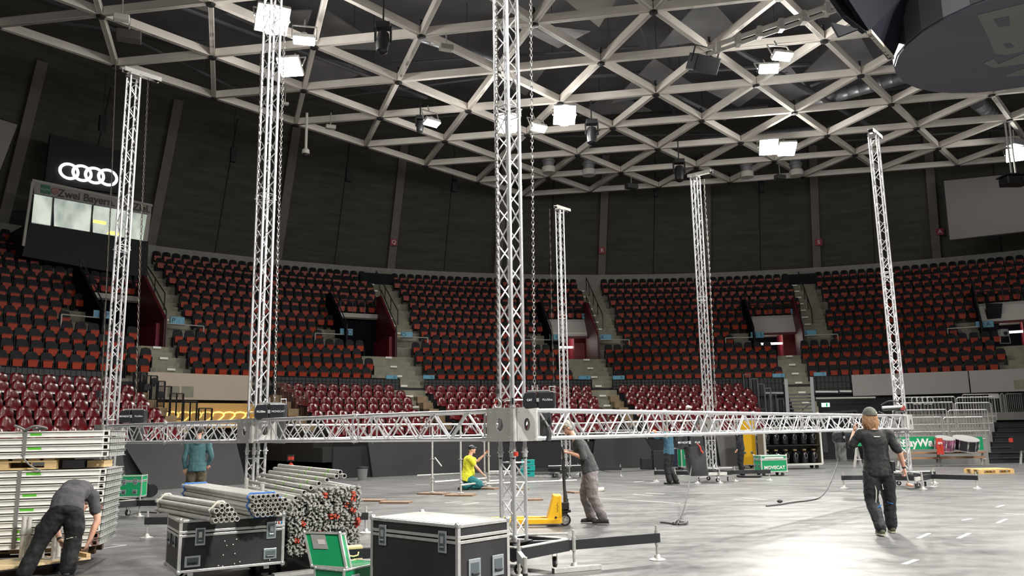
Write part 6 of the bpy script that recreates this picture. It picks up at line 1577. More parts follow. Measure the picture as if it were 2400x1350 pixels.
# straps
webg = mat('grey_webbing', (0.20, 0.20, 0.195), 0.7)
def strap(off, z0, z1, label, bow=False):
    t = thing('ratchet_strap', label, 'strap', A1)
    p = lambda u, z, o=0.012: A1 + ux*u - uy*o + UZ*z
    MB().bar(p(off, z0), p(off, z1), 0.045, 0.004, -uy).build('webbing', webg, t, world=True)
    if bow:
        MB().path(cat([p(off, z1), p(off-0.06, z1+0.04, 0.05), p(off-0.12, z1+0.06, 0.04), p(off-0.05, z1+0.03, 0.02)]), 0.016, 6).build('bow_loop', webg, t, world=True, smooth=True)
        MB().path(cat([p(off, z1), p(off+0.10, z1+0.05, 0.05), p(off+0.20, z1+0.04, 0.04), p(off+0.24, z1+0.02, 0.02), p(off+0.08, z1+0.01, 0.0)]), 0.016, 6).build('bow_loop', webg, t, world=True, smooth=True)
        MB().path(cat([p(off, z0), p(off+0.03, z0-0.06, 0.03), p(off+0.12, z0-0.14, 0.05), p(off+0.22, z0-0.19, 0.03)]), 0.010, 6).build('tail', webg, t, world=True, smooth=True)
strap(-0.905, zp + 0.18, zp + 0.14 + 4*0.0885, 'grey strap tied in a bow over the upper deck stack', True)
strap(-0.93, 0.26, zp, 'grey strap running down the lower deck stack')

# ---- plywood dolly with posts
Q1, Q2, Q3 = atz(213, 1306, 0.15), atz(178, 1287, 0.15), atz(0, 1332, 0.15)
e1 = (Q3-Q1).normalized(); e2 = Vector((-e1.y, e1.x, 0)); e2 = e2 if e2.dot(Q2-Q1) > 0 else -e2
Ld, Dd = 1.5, 0.75; rzD = math.atan2(e1.y, e1.x); sgn = 1 if Vector((-sin(rzD), cos(rzD), 0)).dot(e2) > 0 else -1
t = thing('wooden_dolly', 'plywood transport dolly with blue wheels under the bending man', 'dolly', (Q1.x, Q1.y, 0), rzD)
MB().box((Ld/2, sgn*Dd/2, 0.1375), (Ld, Dd, 0.025)).build('deck_board', woodpl, t, bevel=0.003)
MB().box((0.03, sgn*Dd/2, 0.172), (0.05, Dd, 0.05)).build('end_rim', wood, t)
for x in (0.16, Ld-0.2):
    for y in (0.12, Dd-0.12):
        cw = thing('caster', None, None, (x, sgn*y, 0)); cw.parent = t
        MB().tube((0, -0.02, 0.048), (0, 0.02, 0.048), 0.048, 16).build('wheel', bluep, cw); MB().box((0.01, 0, 0.105), (0.05, 0.06, 0.05)).build('fork', boltm, cw)
for i, (x, y, h, lb) in enumerate([(49, 1312, 0.52, 'upright scaffold post on the dolly, outermost beside the trouser leg'), (62, 1308, 0.50, 'upright scaffold post on the dolly, second beside the trouser leg'), (98, 1309, 0.42, 'upright scaffold post on the dolly between the man’s legs, first'),
      (124, 1311, 0.52, 'upright scaffold post on the dolly between the man’s legs, second'), (136, 1306, 0.50, 'upright scaffold post held by the bending man'), (174, 1309, 0.42, 'upright scaffold post by the dolly’s raised rim')]):
    p = atz(x, y, 0.150); t = thing('base_post', lb, 'scaffold post', p)
    MB().pipe((0, 0, 0.01), (0, 0, h), 0.027, 0.022, 12).build('tube', tubemat, t, smooth=True); MB().box((0, 0, 0.005), (0.14, 0.14, 0.008), 0.4*i).build('base_plate', galv, t)
    MB().tube((0, 0, h*0.58), (0, 0, h*0.66), 0.042, 12).build('collar', galv, t, smooth=True)

# ---- floor bar
a, c = atz(1297, 1338, 0.03), atz(1408, 1328, 0.03); t = thing('floor_bar', 'short white square bar lying on the floor under the tower outrigger', 'bar', (a+c)/2)
MB().bar(a, c, 0.055, 0.055).build('bar', aludull, t, world=True, bevel=0.003); MB().bar(a - (c-a).normalized()*0.006, a, 0.056, 0.056).build('end_cap', blackplastic, t, world=True)

# ---- pallet jack
wj = atz(1322, 1233, 0.0); t = thing('pallet_jack', 'yellow hand pallet jack pushed by the grey-haired man', 'pallet jack', wj, 0.0)
for y, nm in ((-0.02, 'fork'), (0.36, 'fork')):
    mb = MB(); mb.box((-0.66, y, 0.105), (1.20, 0.16, 0.05)).box((-0.66, y - 0.077, 0.085), (1.20, 0.008, 0.07)).box((-1.29, y, 0.10), (0.08, 0.12, 0.04)); mb.build(nm, yellowp, t, bevel=0.006)
    MB().tube((-1.12, y-0.05, 0.035), (-1.12, y+0.05, 0.035), 0.035, 12).build('fork_roller', blackplastic, t)
mb = MB(); mb.prism([(-0.30, 0.06), (-0.04, 0.06), (-0.04, 0.50), (-0.17, 0.52)], (0, 0.17+0.24, 0), (1, 0, 0), (0, 0, 1), (0, -0.48, 0)); mb.build('yoke_body', yellowp, t, bevel=0.01)
MB().box((-0.055, 0.17, 0.28), (0.035, 0.49, 0.46)).build('front_plate', yellowp, t, bevel=0.006)
MB().tube((-0.14, -0.072, 0.15), (-0.14, -0.082, 0.15), 0.02, 12).build('axle_bolt', blackmetal, t)
text('JUNG', 0.07, blackmetal, t, (-0.10, -0.075, 0.33), (pi/2, -pi/2, 0), name='side_marking') if False else None
MB().path([(-0.10, -0.074, 0.40), (-0.115, -0.074, 0.36), (-0.095, -0.074, 0.33), (-0.115, -0.074, 0.30), (-0.10, -0.074, 0.27), (-0.115, -0.074, 0.24)], 0.004, 5).build('side_marking', blackmetal, t)
for y in (0.02, 0.22):
    w_ = thing('steer_wheel', None, None, (0.02, y, 0.10)); w_.parent = t
    MB().pipe((0, -0.025, 0), (0, 0.025, 0), 0.10, 0.07, 22).build('tyre', rubber, w_, smooth=True); mb = MB(); mb.pipe((0, -0.02, 0), (0, 0.02, 0), 0.07, 0.055, 18).tube((0, -0.028, 0), (0, 0.028, 0), 0.022, 10)
    for q in range(5): mb.bar((0, 0, 0), (cos(q*1.257)*0.06, 0, sin(q*1.257)*0.06), 0.02, 0.03)
    mb.build('rim', galv, w_)
mb = MB(); mb.box((0.02, 0.12, 0.33), (0.16, 0.17, 0.12)).lathe([(0.05, 0.2), (0.05, 0.28), (0.035, 0.30)], (0.0, 0.12, 0), n=12).tube((0.05, 0.12, 0.20), (0.06, 0.12, 0.45), 0.035, 10).box((0.06, 0.12, 0.24), (0.14, 0.1, 0.05)); mb.build('hydraulic_pump', blackplastic, t, bevel=0.008)
MB().tube((0.05, 0.12, 0.38), (0.03, 0.12, 0.62), 0.045, 10, 0.026).tube((0.03, 0.12, 0.60), (0.02, 0.12, 1.12), 0.026, 10).build('drawbar', blackmetal, t, smooth=True)
MB().path(cat([Vector((0.02, 0.12, 1.10)), Vector((0.02, 0.04, 1.18)), Vector((0.015, 0.0, 1.27)), Vector((0.01, 0.04, 1.33)), Vector((0.01, 0.12, 1.345)), Vector((0.01, 0.20, 1.33)), Vector((0.015, 0.24, 1.27)), Vector((0.02, 0.20, 1.18)), Vector((0.02, 0.12, 1.10))]), 0.016, 8).build('handle_loop', blackplastic, t, smooth=True)

# ---- scaffold frame with boards
def board(x0, y0, x1, y1, wd, label, m_=oldwood, z=0.02, h=0.04):
    a, c = atz(x0, y0, z), atz(x1, y1, z); o = MB().bar(a - (a+c)/2, c - (a+c)/2, wd, h).build('wooden_board', m_); o.location = (a+c)/2; return tag(o, label, 'board')
bdx = [(640, 1349, 733, 1338, .10, 'pale flat profile on the floor between the black case and the green case', aludull), (830, 1172, 900, 1173, .35, 'dark wooden board on open floor, outer of two'), (894, 1177, 964, 1177, .35, 'wooden board with pale end on open floor, beside its darker twin'), (987, 1156, 1046, 1157, .45, 'wooden sole board under the first scaffold post'), (1048, 1160, 1112, 1160, .45, 'wooden sole board under the second scaffold post'),
       (1236, 1171, 1270, 1170, .3, 'small wooden board behind the centre tower leg'), (1215, 1147, 1235, 1146, .3, 'wooden board near the teal crates'), (1120, 1144, 1165, 1145, .35, 'wooden sole board behind the kneeling man'), (1336, 1154, 1352, 1153, .4, 'brown board half behind the grey-trousered man')]
for b_ in bdx: board(*b_)
t = thing('modular_scaffold', 'low steel scaffold frame being assembled by the kneeling man', 'scaffold', atz(1080, 1157))
posts = [(1013, 1154, 1.72), (1080, 1156, 1.72), (1146, 1140, 1.75), (1136, 1136, 1.75)]; PP = []
for (x, y, h) in posts:
    p = atz(x, y, 0.05); PP.append(p); s_ = thing('standard', None, None, (0, 0, 0)); s_.parent = t
    MB().tube(p, p + UZ*h, 0.026, 8).build('tube', galv, s_, world=True, smooth=True); g = MB(); g.lathe([(0.08, 0), (0.08, 0.01), (0.02, 0.02), (0.02, 0.25), (0.05, 0.26), (0.05, 0.28)], p, UZ, 10)
    for z in (0.36, 0.86, 1.36): MB().lathe([(0.06, 0), (0.06, 0.01)], p + UZ*z, UZ, 8).build('rosette', galv, s_, world=True)
    g.build('base_jack', galv, s_, world=True)
def pp(x, y, Y): return atd(x, y, Y)
for a, c in [((978, 1115, 24.5), (1078, 1110, 24.5)), ((1018, 1130, 22.9), (1140, 1121, 24.6)), ((1080, 1137, 22.6), (1140, 1130, 24.6)), ((1140, 1134, 23.5), (1352, 1126, 23.5)), ((1146, 1128, 24.6), (1180, 1126, 25))]:
    MB().tube(pp(*a), pp(*c), 0.026, 8).build('ledger', galv, t, world=True, smooth=True)
MB().tube(pp(1019, 1072, 23), pp(1035, 1093, 23), 0.02, 6).build('wedge_tool', galv, t, world=True)
p = pp(1143, 1058, 24.5); MB().tube(p - UZ*0.04, p + UZ*0.04, 0.035, 8).build('red_marking', redp, t, world=True)
# crates, step, bin, tripod, reel
tealm = mat('teal_crate', (0.0, 0.40, 0.38), 0.45)
def crate(x0, x1, yb, yt, Y, label):
    a, c = atd(x0, yb, Y), atd(x1, yt, Y); w_, h_ = c.x - a.x, c.z - a.z; t = thing('plastic_crate', label, 'crate', ((a.x+c.x)/2, Y, a.z))
    mb = MB(); mb.box((0, 0, h_*0.08), (w_*0.92, w_*0.7, h_*0.14))
    for s_ in (-1, 1): mb.box((s_*w_*0.46, 0, h_*0.5), (w_*0.05, w_*0.7, h_*0.9)); mb.box((0, s_*w_*0.34, h_*0.5), (w_*0.92, w_*0.05, h_*0.9)); mb.box((0, s_*w_*0.36, h_*0.92), (w_, w_*0.06, h_*0.12))
    mb.build('shell', tealm, t, bevel=0.01); MB().box((0, -w_*0.375, h_*0.6), (w_*0.3, 0.01, h_*0.2)).build('handle_slot', blackplastic, t)
for i, (x0, x1, yb, yt) in enumerate([(1221, 1253, 1117, 1104), (1219, 1254, 1103.5, 1091), (1222, 1253, 1090.5, 1077)]): crate(x0, x1, yb, yt, 27.2, 'teal plastic crate behind the centre tower legs, %s' % ('bottom of three', 'middle of three', 'top of three')[i])
a, c = atz(1145, 1121, 0), atz(1309, 1119, 0); t = thing('aluminium_step', 'long low aluminium step lying in front of the grey wall', 'step', ((a.x+c.x)/2, (a.y+c.y)/2, 0), math.atan2(c.y-a.y, c.x-a.x)); Ls = (c-a).length
MB().box((0, 0.25, 0.12), (Ls, 0.5, 0.24)).build('step_body', aludull, t, bevel=0.01); MB().box((0, -0.004, 0.12), (Ls*0.98, 0.01, 0.02)).build('groove', blackmetal, t)
p = atz(849, 1125); t = thing('waste_bin', 'grey bin standing in the black opening behind the second tower', 'bin', p); MB().lathe([(0.15, 0.0), (0.20, 0.42), (0.21, 0.42), (0.21, 0.44), (0.18, 0.44), (0.14, 0.03)], n=18).build('bin_body', mat('bin_grey', (0.22, 0.23, 0.23), 0.4), t, smooth=True); MB().lathe([(0.205, 0.40), (0.22, 0.41), (0.22, 0.45), (0.205, 0.46)], n=18).build('rim', blackmetal, t)
p = atz(680, 1136); t = thing('laser_tripod', 'red laser level on a red and silver tripod', 'laser level', p)
for i in range(3): a = 2*pi*i/3 + 0.5; MB().tube((cos(a)*0.42, sin(a)*0.42, 0), (cos(a)*0.06, sin(a)*0.06, 0.62), 0.014, 6).tube((cos(a)*0.22, sin(a)*0.22, 0.32), (cos(a)*0.06, sin(a)*0.06, 0.64), 0.020, 6).build('leg', galv if i else redp, t)
MB().tube((0, 0, 0.1), (0, 0, 0.78), 0.018, 8).build('centre_column', redp, t); MB().lathe([(0.08, 0.56), (0.1, 0.62), (0.05, 0.70)], n=10).build('tripod_head', redp, t)
MB().box((0, 0, 0.86), (0.17, 0.15, 0.15)).build('laser_housing', redp, t, bevel=0.02); MB().box((0, 0, 0.94), (0.20, 0.17, 0.05)).box((0, 0, 0.78), (0.2, 0.17, 0.05)).box((-0.1, 0, 0.86), (0.03, 0.16, 0.16)).build('rubber_guard', blackplastic, t, bevel=0.01)
p = atz(352, 1165, 0); t = thing('cable_reel', 'black round cable reel on the floor by the grey wall panel', 'reel', p + UZ*0.17, 0.2); MB().tube((0, -0.08, 0), (0, 0.08, 0), 0.12, 16).build('drum', blackplastic, t); MB().tube((0, -0.1, 0), (0, -0.085, 0), 0.17, 18).tube((0, 0.085, 0), (0, 0.1, 0), 0.17, 18).build('flange', blackmetal, t)
# back green flight cases
def small_case(pn, pl, pr, zt, z0, m_, label, lidh=0.12, txt=None, latch=True, hd=True, name='flight_case'):
    N, L_, R_ = atz(*pn, zt), atz(*pl, zt), atz(*pr, zt); W = (N-L_).length; D = (R_-N).length; rz = math.atan2((N-L_).y, (N-L_).x)
    return N, L_, W, D, rz
def case_at(x, y, W, D, H, z0, rz, label, m_, **k):
    p = atz(x, y, 0); return flight_case(p, rz, W, D, H, z0, label, m_, **k)
c1 = case_at(272, 1172, 0.62, 0.5, 0.56, 0.06, 0.15, 'green flight case on the floor between the deck stack and the grey wall', green, lidh=0.14, handles=[('f', 0.17, 0.20, 0.12, 0.12), ('f', 0.45, 0.20, 0.12, 0.12)], latches=[('f', 0.17, 0.46, 0.10, 0.16), ('f', 0.45, 0.46, 0.10, 0.16)], ew=0.03)
c2 = case_at(1786, 1116, 0.92, 0.62, 0.56, 0.12, 0.12, 'green wheeled flight case with white lettering in front of the lamp rack', green, lidh=0.13, handles=[('l', 0.16, 0.33, 0.13, 0.12), ('l', 0.46, 0.33, 0.13, 0.12)], latches=[('l', 0.16, 0.56, 0.10, 0.14), ('l', 0.46, 0.56, 0.10, 0.14)], ew=0.035)
text('MOVECAT', 0.15, bw, c2, (0.46, -0.012, 0.27), (pi/2, 0, 0), sx=1.05, bold=0.004); MB().box((0.46, -0.006, 0.60), (0.66, 0.004, 0.05)).build('white_strip', white, c2)
c3 = case_at(1598, 1101, 0.55, 0.5, 0.82, 0.10, 0.1, 'upright green case shell behind the blue jacketed man', green, lidh=0.0, lid=False, handles=[('f', 0.22, 0.5, 0.2, 0.16)], ew=0.04)
c4 = case_at(1566, 1100, 0.55, 0.5, 0.78, 0.06, 0.05, 'dark open case interior with blue contents behind the blue jacketed man', mat('dark_blue_inside', (0.006, 0.012, 0.05), 0.5), lidh=0.0, lid=False, ew=0.03)
c5 = case_at(1741, 1098, 0.62, 0.5, 1.80, 0.12, 0.08, 'tall yellow flight case standing on end beside the lamp rack', yellowp, lidh=0.45, handles=[('f', 0.13, 0.62, 0.09, 0.10), ('f', 0.42, 0.62, 0.09, 0.10)], ew=0.03)
MB().box((-0.06, -0.05, 0.55), (0.08, 0.10, 0.72)).build('side_flap', yellowp, c5)
c6 = case_at(1776, 1096, 0.40, 0.5, 1.38, 0.12, 0.05, 'tall black flight case between the yellow case and the lamp rack', panel_bk, lidh=0.2, handles=[('f', 0.08, 1.02, 0.08, 0.10), ('f', 0.30, 1.02, 0.08, 0.10)], ew=0.02)
c6.location.y += 0.8
# racks of black moving lamps
unitm = mat('lamp_unit_black', (0.010, 0.010, 0.012), 0.22, coat=0.4); brassm = mat('brass_coupler', (0.45, 0.33, 0.18), 0.4, 0.5)
def lamp_rack(x, y, W, rz, ncol, label, nm, full=True):
    p = atz(x, y, 0); H = 1.42; z0 = 0.17; D = 0.6; t = thing('open_rack_case', label, 'rack case', p, rz)
    fr = MB(); e = 0.075
    fr.box((W/2, 0.02, z0), (W, 0.06, e)).box((W/2, 0.02, z0+H), (W, 0.06, e)).box((0.0, 0.02, z0+H/2), (e, 0.06, H)).box((W, 0.02, z0+H/2), (e, 0.06, H)); fr.build('front_frame', mat('rack_frame_pale', (0.62, 0.62, 0.58), 0.5), t, bevel=0.006)
    MB().box((W/2, D, z0+H/2), (W, 0.03, H)).build('back_panel', panel_bk, t); [MB().box((xs, D/2, z0+H/2), (0.03, D, H)).build('side_panel', mat('rack_inner_ply', (0.18, 0.15, 0.10), 0.7), t) for xs in (0, W)]
    MB().box((W/2, D/2, z0), (W, D, 0.03)).box((W/2, D/2, z0+H*0.52), (W, D, 0.03)).box((W/2, D/2, z0+H), (W, D, 0.03)).build('shelves', panel_bk, t)
    for xx in (0.2, W-0.2):
        for yy_ in (0.1, 0.5): MB().tube((xx, yy_-0.03, 0.07), (xx, yy_+0.03, 0.07), 0.07, 12).build('wheel', rubber, t); MB().box((xx, yy_, 0.14), (0.06, 0.05, 0.06)).build('wheel_fork', boltm, t)
    ca, sa = cos(rz), sin(rz)
    for row in range(2):
        for i in range(ncol):
            lx = W*(i+0.5)/ncol; zz = z0 + (0.76 if row else 0.03); q = Vector((p.x + ca*lx - sa*0.3, p.y + sa*lx + ca*0.3, zz))
            u = thing('lamp_unit', 'black cylindrical lamp unit, %s shelf, %s along the %s' % (('lower', 'upper')[row], ordn(i), nm), 'stage light', q, random.uniform(-0.3, 0.3), 'lamp units in the %s' % nm)
            r = W/ncol*0.36
            MB().lathe([(r*0.5, 0.0), (r*0.95, 0.03), (r, 0.28), (r*0.95, 0.40), (r*0.6, 0.48)], n=14).build('barrel', unitm, u, smooth=True)
            MB().path([(0.0, -r*1.02, 0.42), (0.06, -r*1.1, 0.34), (0.05, -r*1.12, 0.22), (-0.02, -r*1.1, 0.18), (-0.06, -r*1.1, 0.28), (-0.02, -r*1.03, 0.40)], 0.007, 5, closed=True).build('safety_cable', galv, u)
            MB().box((0, 0, 0.52), (r*0.9, 0.12, 0.06)).build('clamp', brassm, u); MB().tube((0, 0, 0.46), (0, 0, 0.54), r*0.4, 8).build('neck', unitm, u)
lamp_rack(1797, 1101, 2.35, 0.16, 6, 'white-framed open rack case full of black lamp units behind the green wheeled case', 'lamp rack near the yellow case')
lamp_rack(1381, 1097, 1.95, 0.06, 5, 'white-framed open rack case of black lamp units behind the grey-haired man', 'lamp rack behind the grey-haired man')
# black boxes beside
for (x, y, w_, h_, lb) in [(1505, 1101, 0.5, 0.45, 'small black box on the floor beside the lamp rack end'), (1533, 1101, 0.7, 0.75, 'black slatted case behind the blue jacketed man'), (1290, 1098, 0.5, 1.0, 'black cloth-covered stand behind the long pallet jack handle')]:
    p = atz(x, y); t = thing('black_case', lb, 'case', p); MB().box((w_/2, 0.3, h_/2), (w_, 0.5, h_)).build('body', blackplastic, t, bevel=0.02)
    g = MB(); 
    for i in range(4): g.box((w_/2, 0.045, h_*(0.2+0.2*i)), (w_*0.9, 0.01, 0.02))
    g.build('ribs', blackmetal, t)
# wooden pallet out on the floor
a, c = atz(2290, 1112), atz(2370, 1108); pallet(((a.x+c.x)/2, (a.y+c.y)/2 + 0.3, 0), 0.12, 1.2, 0.8, 0.15, 'pale wooden pallet lying alone on the floor', mat('pallet_yellow_pine', (0.72, 0.48, 0.20), 0.65))
# coil of black cable
p = atz(1758, 1117, 0.02); mb = MB()
for j in range(4): mb.path([p + Vector(((0.30+0.03*j)*cos(q*pi/10), (0.30+0.03*j)*sin(q*pi/10), 0.01*j)) for q in range(20)], 0.016, 5, closed=True)
tag(mb.build('cable_coil', cabm), 'flat coil of black cable on the floor before the yellow case', 'cable')
for pts, lb in [([(1400, 1100), (1430, 1106), (1480, 1104), (1560, 1100), (1600, 1102)], 'thin black cable along the floor behind the blue jacketed man'), ([(1555, 1098), (1575, 1096), (1590, 1085)], 'pale cable beside the blue jacketed man'), ([(2020, 1083), (2060, 1092), (2105, 1100), (2120, 1106)], 'black cable on the floor behind the walking man'), ([(300, 1208), (330, 1200), (368, 1202)], 'black cable on the floor between the deck stack and the flight case')]:
    P = [atz(x, y, 0.015) if y > 1090 or x > 2000 else atd(x, y, 30) for x, y in pts]; tag(MB().path(cat([Vector(q) for q in P]), 0.012, 5).build('floor_cable', cabm), lb, 'cable')
# loose coupling head on the floor
p = atz(1407, 1148, 0.05); tag(MB().lathe([(0.02, -0.12), (0.07, -0.1), (0.07, 0.0), (0.05, 0.10)], p, (1, 0.2, 0.2), 10).build('loose_coupler', mat('coupler_pale', (0.5, 0.48, 0.42), 0.5)), 'pale loose coupler lying on the floor behind the grey-trousered man', 'coupler')
# ================================================================== PEOPLE
skin = mat('skin', (0.62, 0.34, 0.24), 0.5, noise=(9, 0.08)); skin_d = mat('skin_tanned', (0.50, 0.27, 0.18), 0.5, noise=(9, 0.08))
wr_tex = bpy.data.textures.new('cloth_wrinkles', 'CLOUDS'); wr_tex.noise_scale = 0.11; wr_tex.noise_depth = 2
cr_tex = bpy.data.textures.new('cloth_creases', 'CLOUDS'); cr_tex.noise_scale = 0.045; cr_tex.noise_depth = 1; cr_tex.noise_type = 'SOFT_NOISE'
hr_tex = bpy.data.textures.new('hair_strands', 'CLOUDS'); hr_tex.noise_scale = 0.035; hr_tex.noise_depth = 2
V = Vector
def loft(mb, pts, rx, ry, lat=V((1, 0, 0)), n=14, e=0.9):
    pts = [V(p) for p in pts]; N = len(pts); vs = []
    for k in range(N):
        t_ = (pts[min(k+1, N-1)] - pts[max(k-1, 0)]).normalized(); X = (lat - t_*lat.dot(t_))
        if X.length < 0.1: X = V((0, 1, 0)) - t_*t_.y
        X.normalize(); Y = t_.cross(X)
        a_, b_ = (rx[k] if isinstance(rx, (list, tuple)) else rx), (ry[k] if isinstance(ry, (list, tuple)) else ry)
        for i in range(n):
            q = 2*pi*i/n; c, s_ = cos(q), sin(q)
            vs.append(pts[k] + X*a_*math.copysign(abs(c)**e, c) + Y*b_*math.copysign(abs(s_)**e, s_))
    fs = [(k*n+i, k*n+(i+1) % n, (k+1)*n+(i+1) % n, (k+1)*n+i) for k in range(N-1) for i in range(n)] + [tuple(range(n))[::-1], tuple(range((N-1)*n, N*n))]
    mb.add(vs, fs)
def interp(pts, n=4):
    return cat([V(p) for p in pts], n)
def limb(mb, pts, rs, n=12):
    """smooth tapered limb through joint points with radii given per joint"""
    P = cat([V(p) for p in pts], 5); m = len(pts); out = []
    for i in range(len(P)):
        u = i/5; k = min(int(u), m-2); f = u - k; out.append(rs[k]*(1-f) + rs[k+1]*f)
    loft(mb, P, out, out, V((0.3, 0.9, 0.2)), n, 1.0)
    mb.ball(pts[0], rs[0]*0.98, 10, 8); mb.ball(pts[-1], rs[-1]*0.98, 10, 8)
def organic(mb, name, m, par, vox, smooth=3, wr=0.0, tex=None):
    o = mb.build(name, m, par, smooth=True)
    r = o.modifiers.new('remesh', 'REMESH'); r.mode = 'VOXEL'; r.voxel_size = vox; r.use_smooth_shade = True
    s_ = o.modifiers.new('smooth', 'SMOOTH'); s_.factor = 0.5; s_.iterations = smooth
    if wr:
        d = o.modifiers.new('wrinkles', 'DISPLACE'); d.texture = tex or wr_tex; d.strength = wr; d.mid_level = 0.5 if name in ('hair', 'long_hair') else 0.38; d.texture_coords = 'LOCAL'
        if wr > 0.02:
            d = o.modifiers.new('creases', 'DISPLACE'); d.texture = cr_tex; d.strength = wr*0.28; d.mid_level = 0.5; d.texture_coords = 'LOCAL'
    return o
def hand(mb, wrist, d, palm, thumbside, curl=0.6, s=1.0):
    """d: direction of the hand, palm: normal out of the palm, thumbside: side vector"""
    d, palm = V(d).normalized(), V(palm); palm = (palm - d*palm.dot(d)).normalized(); sd = d.cross(palm); sd = sd if sd.dot(V(thumbside)) > 0 else -sd
    w_ = V(wrist); k = w_ + d*0.095*s
    loft(mb, [w_, w_ + d*0.03*s, w_ + d*0.07*s, k], [0.026*s, 0.034*s, 0.042*s, 0.040*s], [0.020*s, 0.018*s, 0.016*s, 0.012*s], sd, 12, 0.8)
    for i, (off, L) in enumerate([(0.030, 0.072), (0.010, 0.080), (-0.010, 0.074), (-0.029, 0.058)]):
        p = k + sd*off*s - d*0.006*s; dirn = (d + sd*off*1.6).normalized(); pts = [p]; a = 0.25*curl + 0.06*i
        for j in range(3):
            ax = dirn*cos(a) + palm*sin(a); pts.append(pts[-1] + ax*L*s*(0.42, 0.32, 0.26)[j]); a += curl*(1.0, 0.85, 0.6)[j]
        r = [0.0095*s, 0.009*s, 0.0082*s, 0.007*s]
        loft(mb, pts, r, r, sd, 8, 1.0); mb.ball(pts[-1], 0.0072*s, 8, 6)
        for q in pts[1:3]: mb.ball(q, 0.0094*s, 8, 6)
    p = w_ + d*0.025*s + sd*0.026*s; q1 = p + (d*0.5 + sd*0.75 + palm*0.25).normalized()*0.040*s; q2 = q1 + (d*0.85 + sd*0.15 + palm*0.45*(0.4+curl)).normalized()*0.032*s; q3 = q2 + (d*0.8 - sd*0.15 + palm*0.6*curl).normalized()*0.024*s
    loft(mb, [p, q1, q2, q3], [0.014*s, 0.012*s, 0.010*s, 0.008*s], [0.014*s, 0.012*s, 0.010*s, 0.008*s], palm, 8, 1.0); mb.ball(q3, 0.008*s, 8, 6)
def head_geo2(mb, c, fwd, up, s=1.0):
    fwd, up = V(fwd).normalized(), V(up).normalized(); up = (up - fwd*up.dot(fwd)).normalized(); rt = fwd.cross(up); c = V(c)
    n, m = 18, 14; vs = []
    for k in range(m+1):
        t_ = -pi/2 + pi*k/m
        for i in range(n):
            q = 2*pi*i/n; x, y, z = cos(t_)*cos(q), cos(t_)*sin(q), sin(t_)
            sx = 0.076*(1 - 0.22*max(0, -z)); sy = 0.098 if y < 0 else 0.092*(1 - 0.10*max(0, -z)); sz = 0.118
            if z < 0 and y < 0: sy *= (1 - 0.35*(-z))
            vs.append(c + rt*(x*sx*s) + fwd*(y*sy*s + (0.012*s if z < -0.4 and y > 0 else 0)) + up*(z*sz*s))
    mb.add(vs, [(k*n+i, k*n+(i+1) % n, (k+1)*n+(i+1) % n, (k+1)*n+i) for k in range(m) for i in range(n)] + [tuple(range(n))[::-1], tuple(range(m*n, (m+1)*n))])
    P = lambda x, y, z: c + rt*x*s + fwd*y*s + up*z*s
    loft(mb, [P(0, 0.083, 0.022), P(0, 0.102, -0.012), P(0, 0.108, -0.026), P(0, 0.092, -0.034)], [0.008*s, 0.012*s, 0.016*s, 0.012*s], [0.008*s, 0.010*s, 0.010*s, 0.006*s], rt, 8)   # nose
    mb.ball(P(0, 0.080, 0.030), 0.03*s, 8, 6, (1.5, 0.6, 0.35)); mb.ball(P(0, 0.082, -0.058), 0.017*s, 8, 6, (1.4, 0.7, 0.45)); mb.ball(P(0, 0.080, -0.072), 0.016*s, 8, 6, (1.3, 0.7, 0.5)); mb.ball(P(0, 0.074, -0.102), 0.02*s, 8, 6, (1.1, 0.9, 0.8))
    for sg in (-1, 1): mb.lathe([(0.012*s, -0.006*s), (0.026*s, 0.0), (0.020*s, 0.010*s)], P(sg*0.078, -0.008, -0.008), rt*sg - fwd*0.35, 10)
    return P
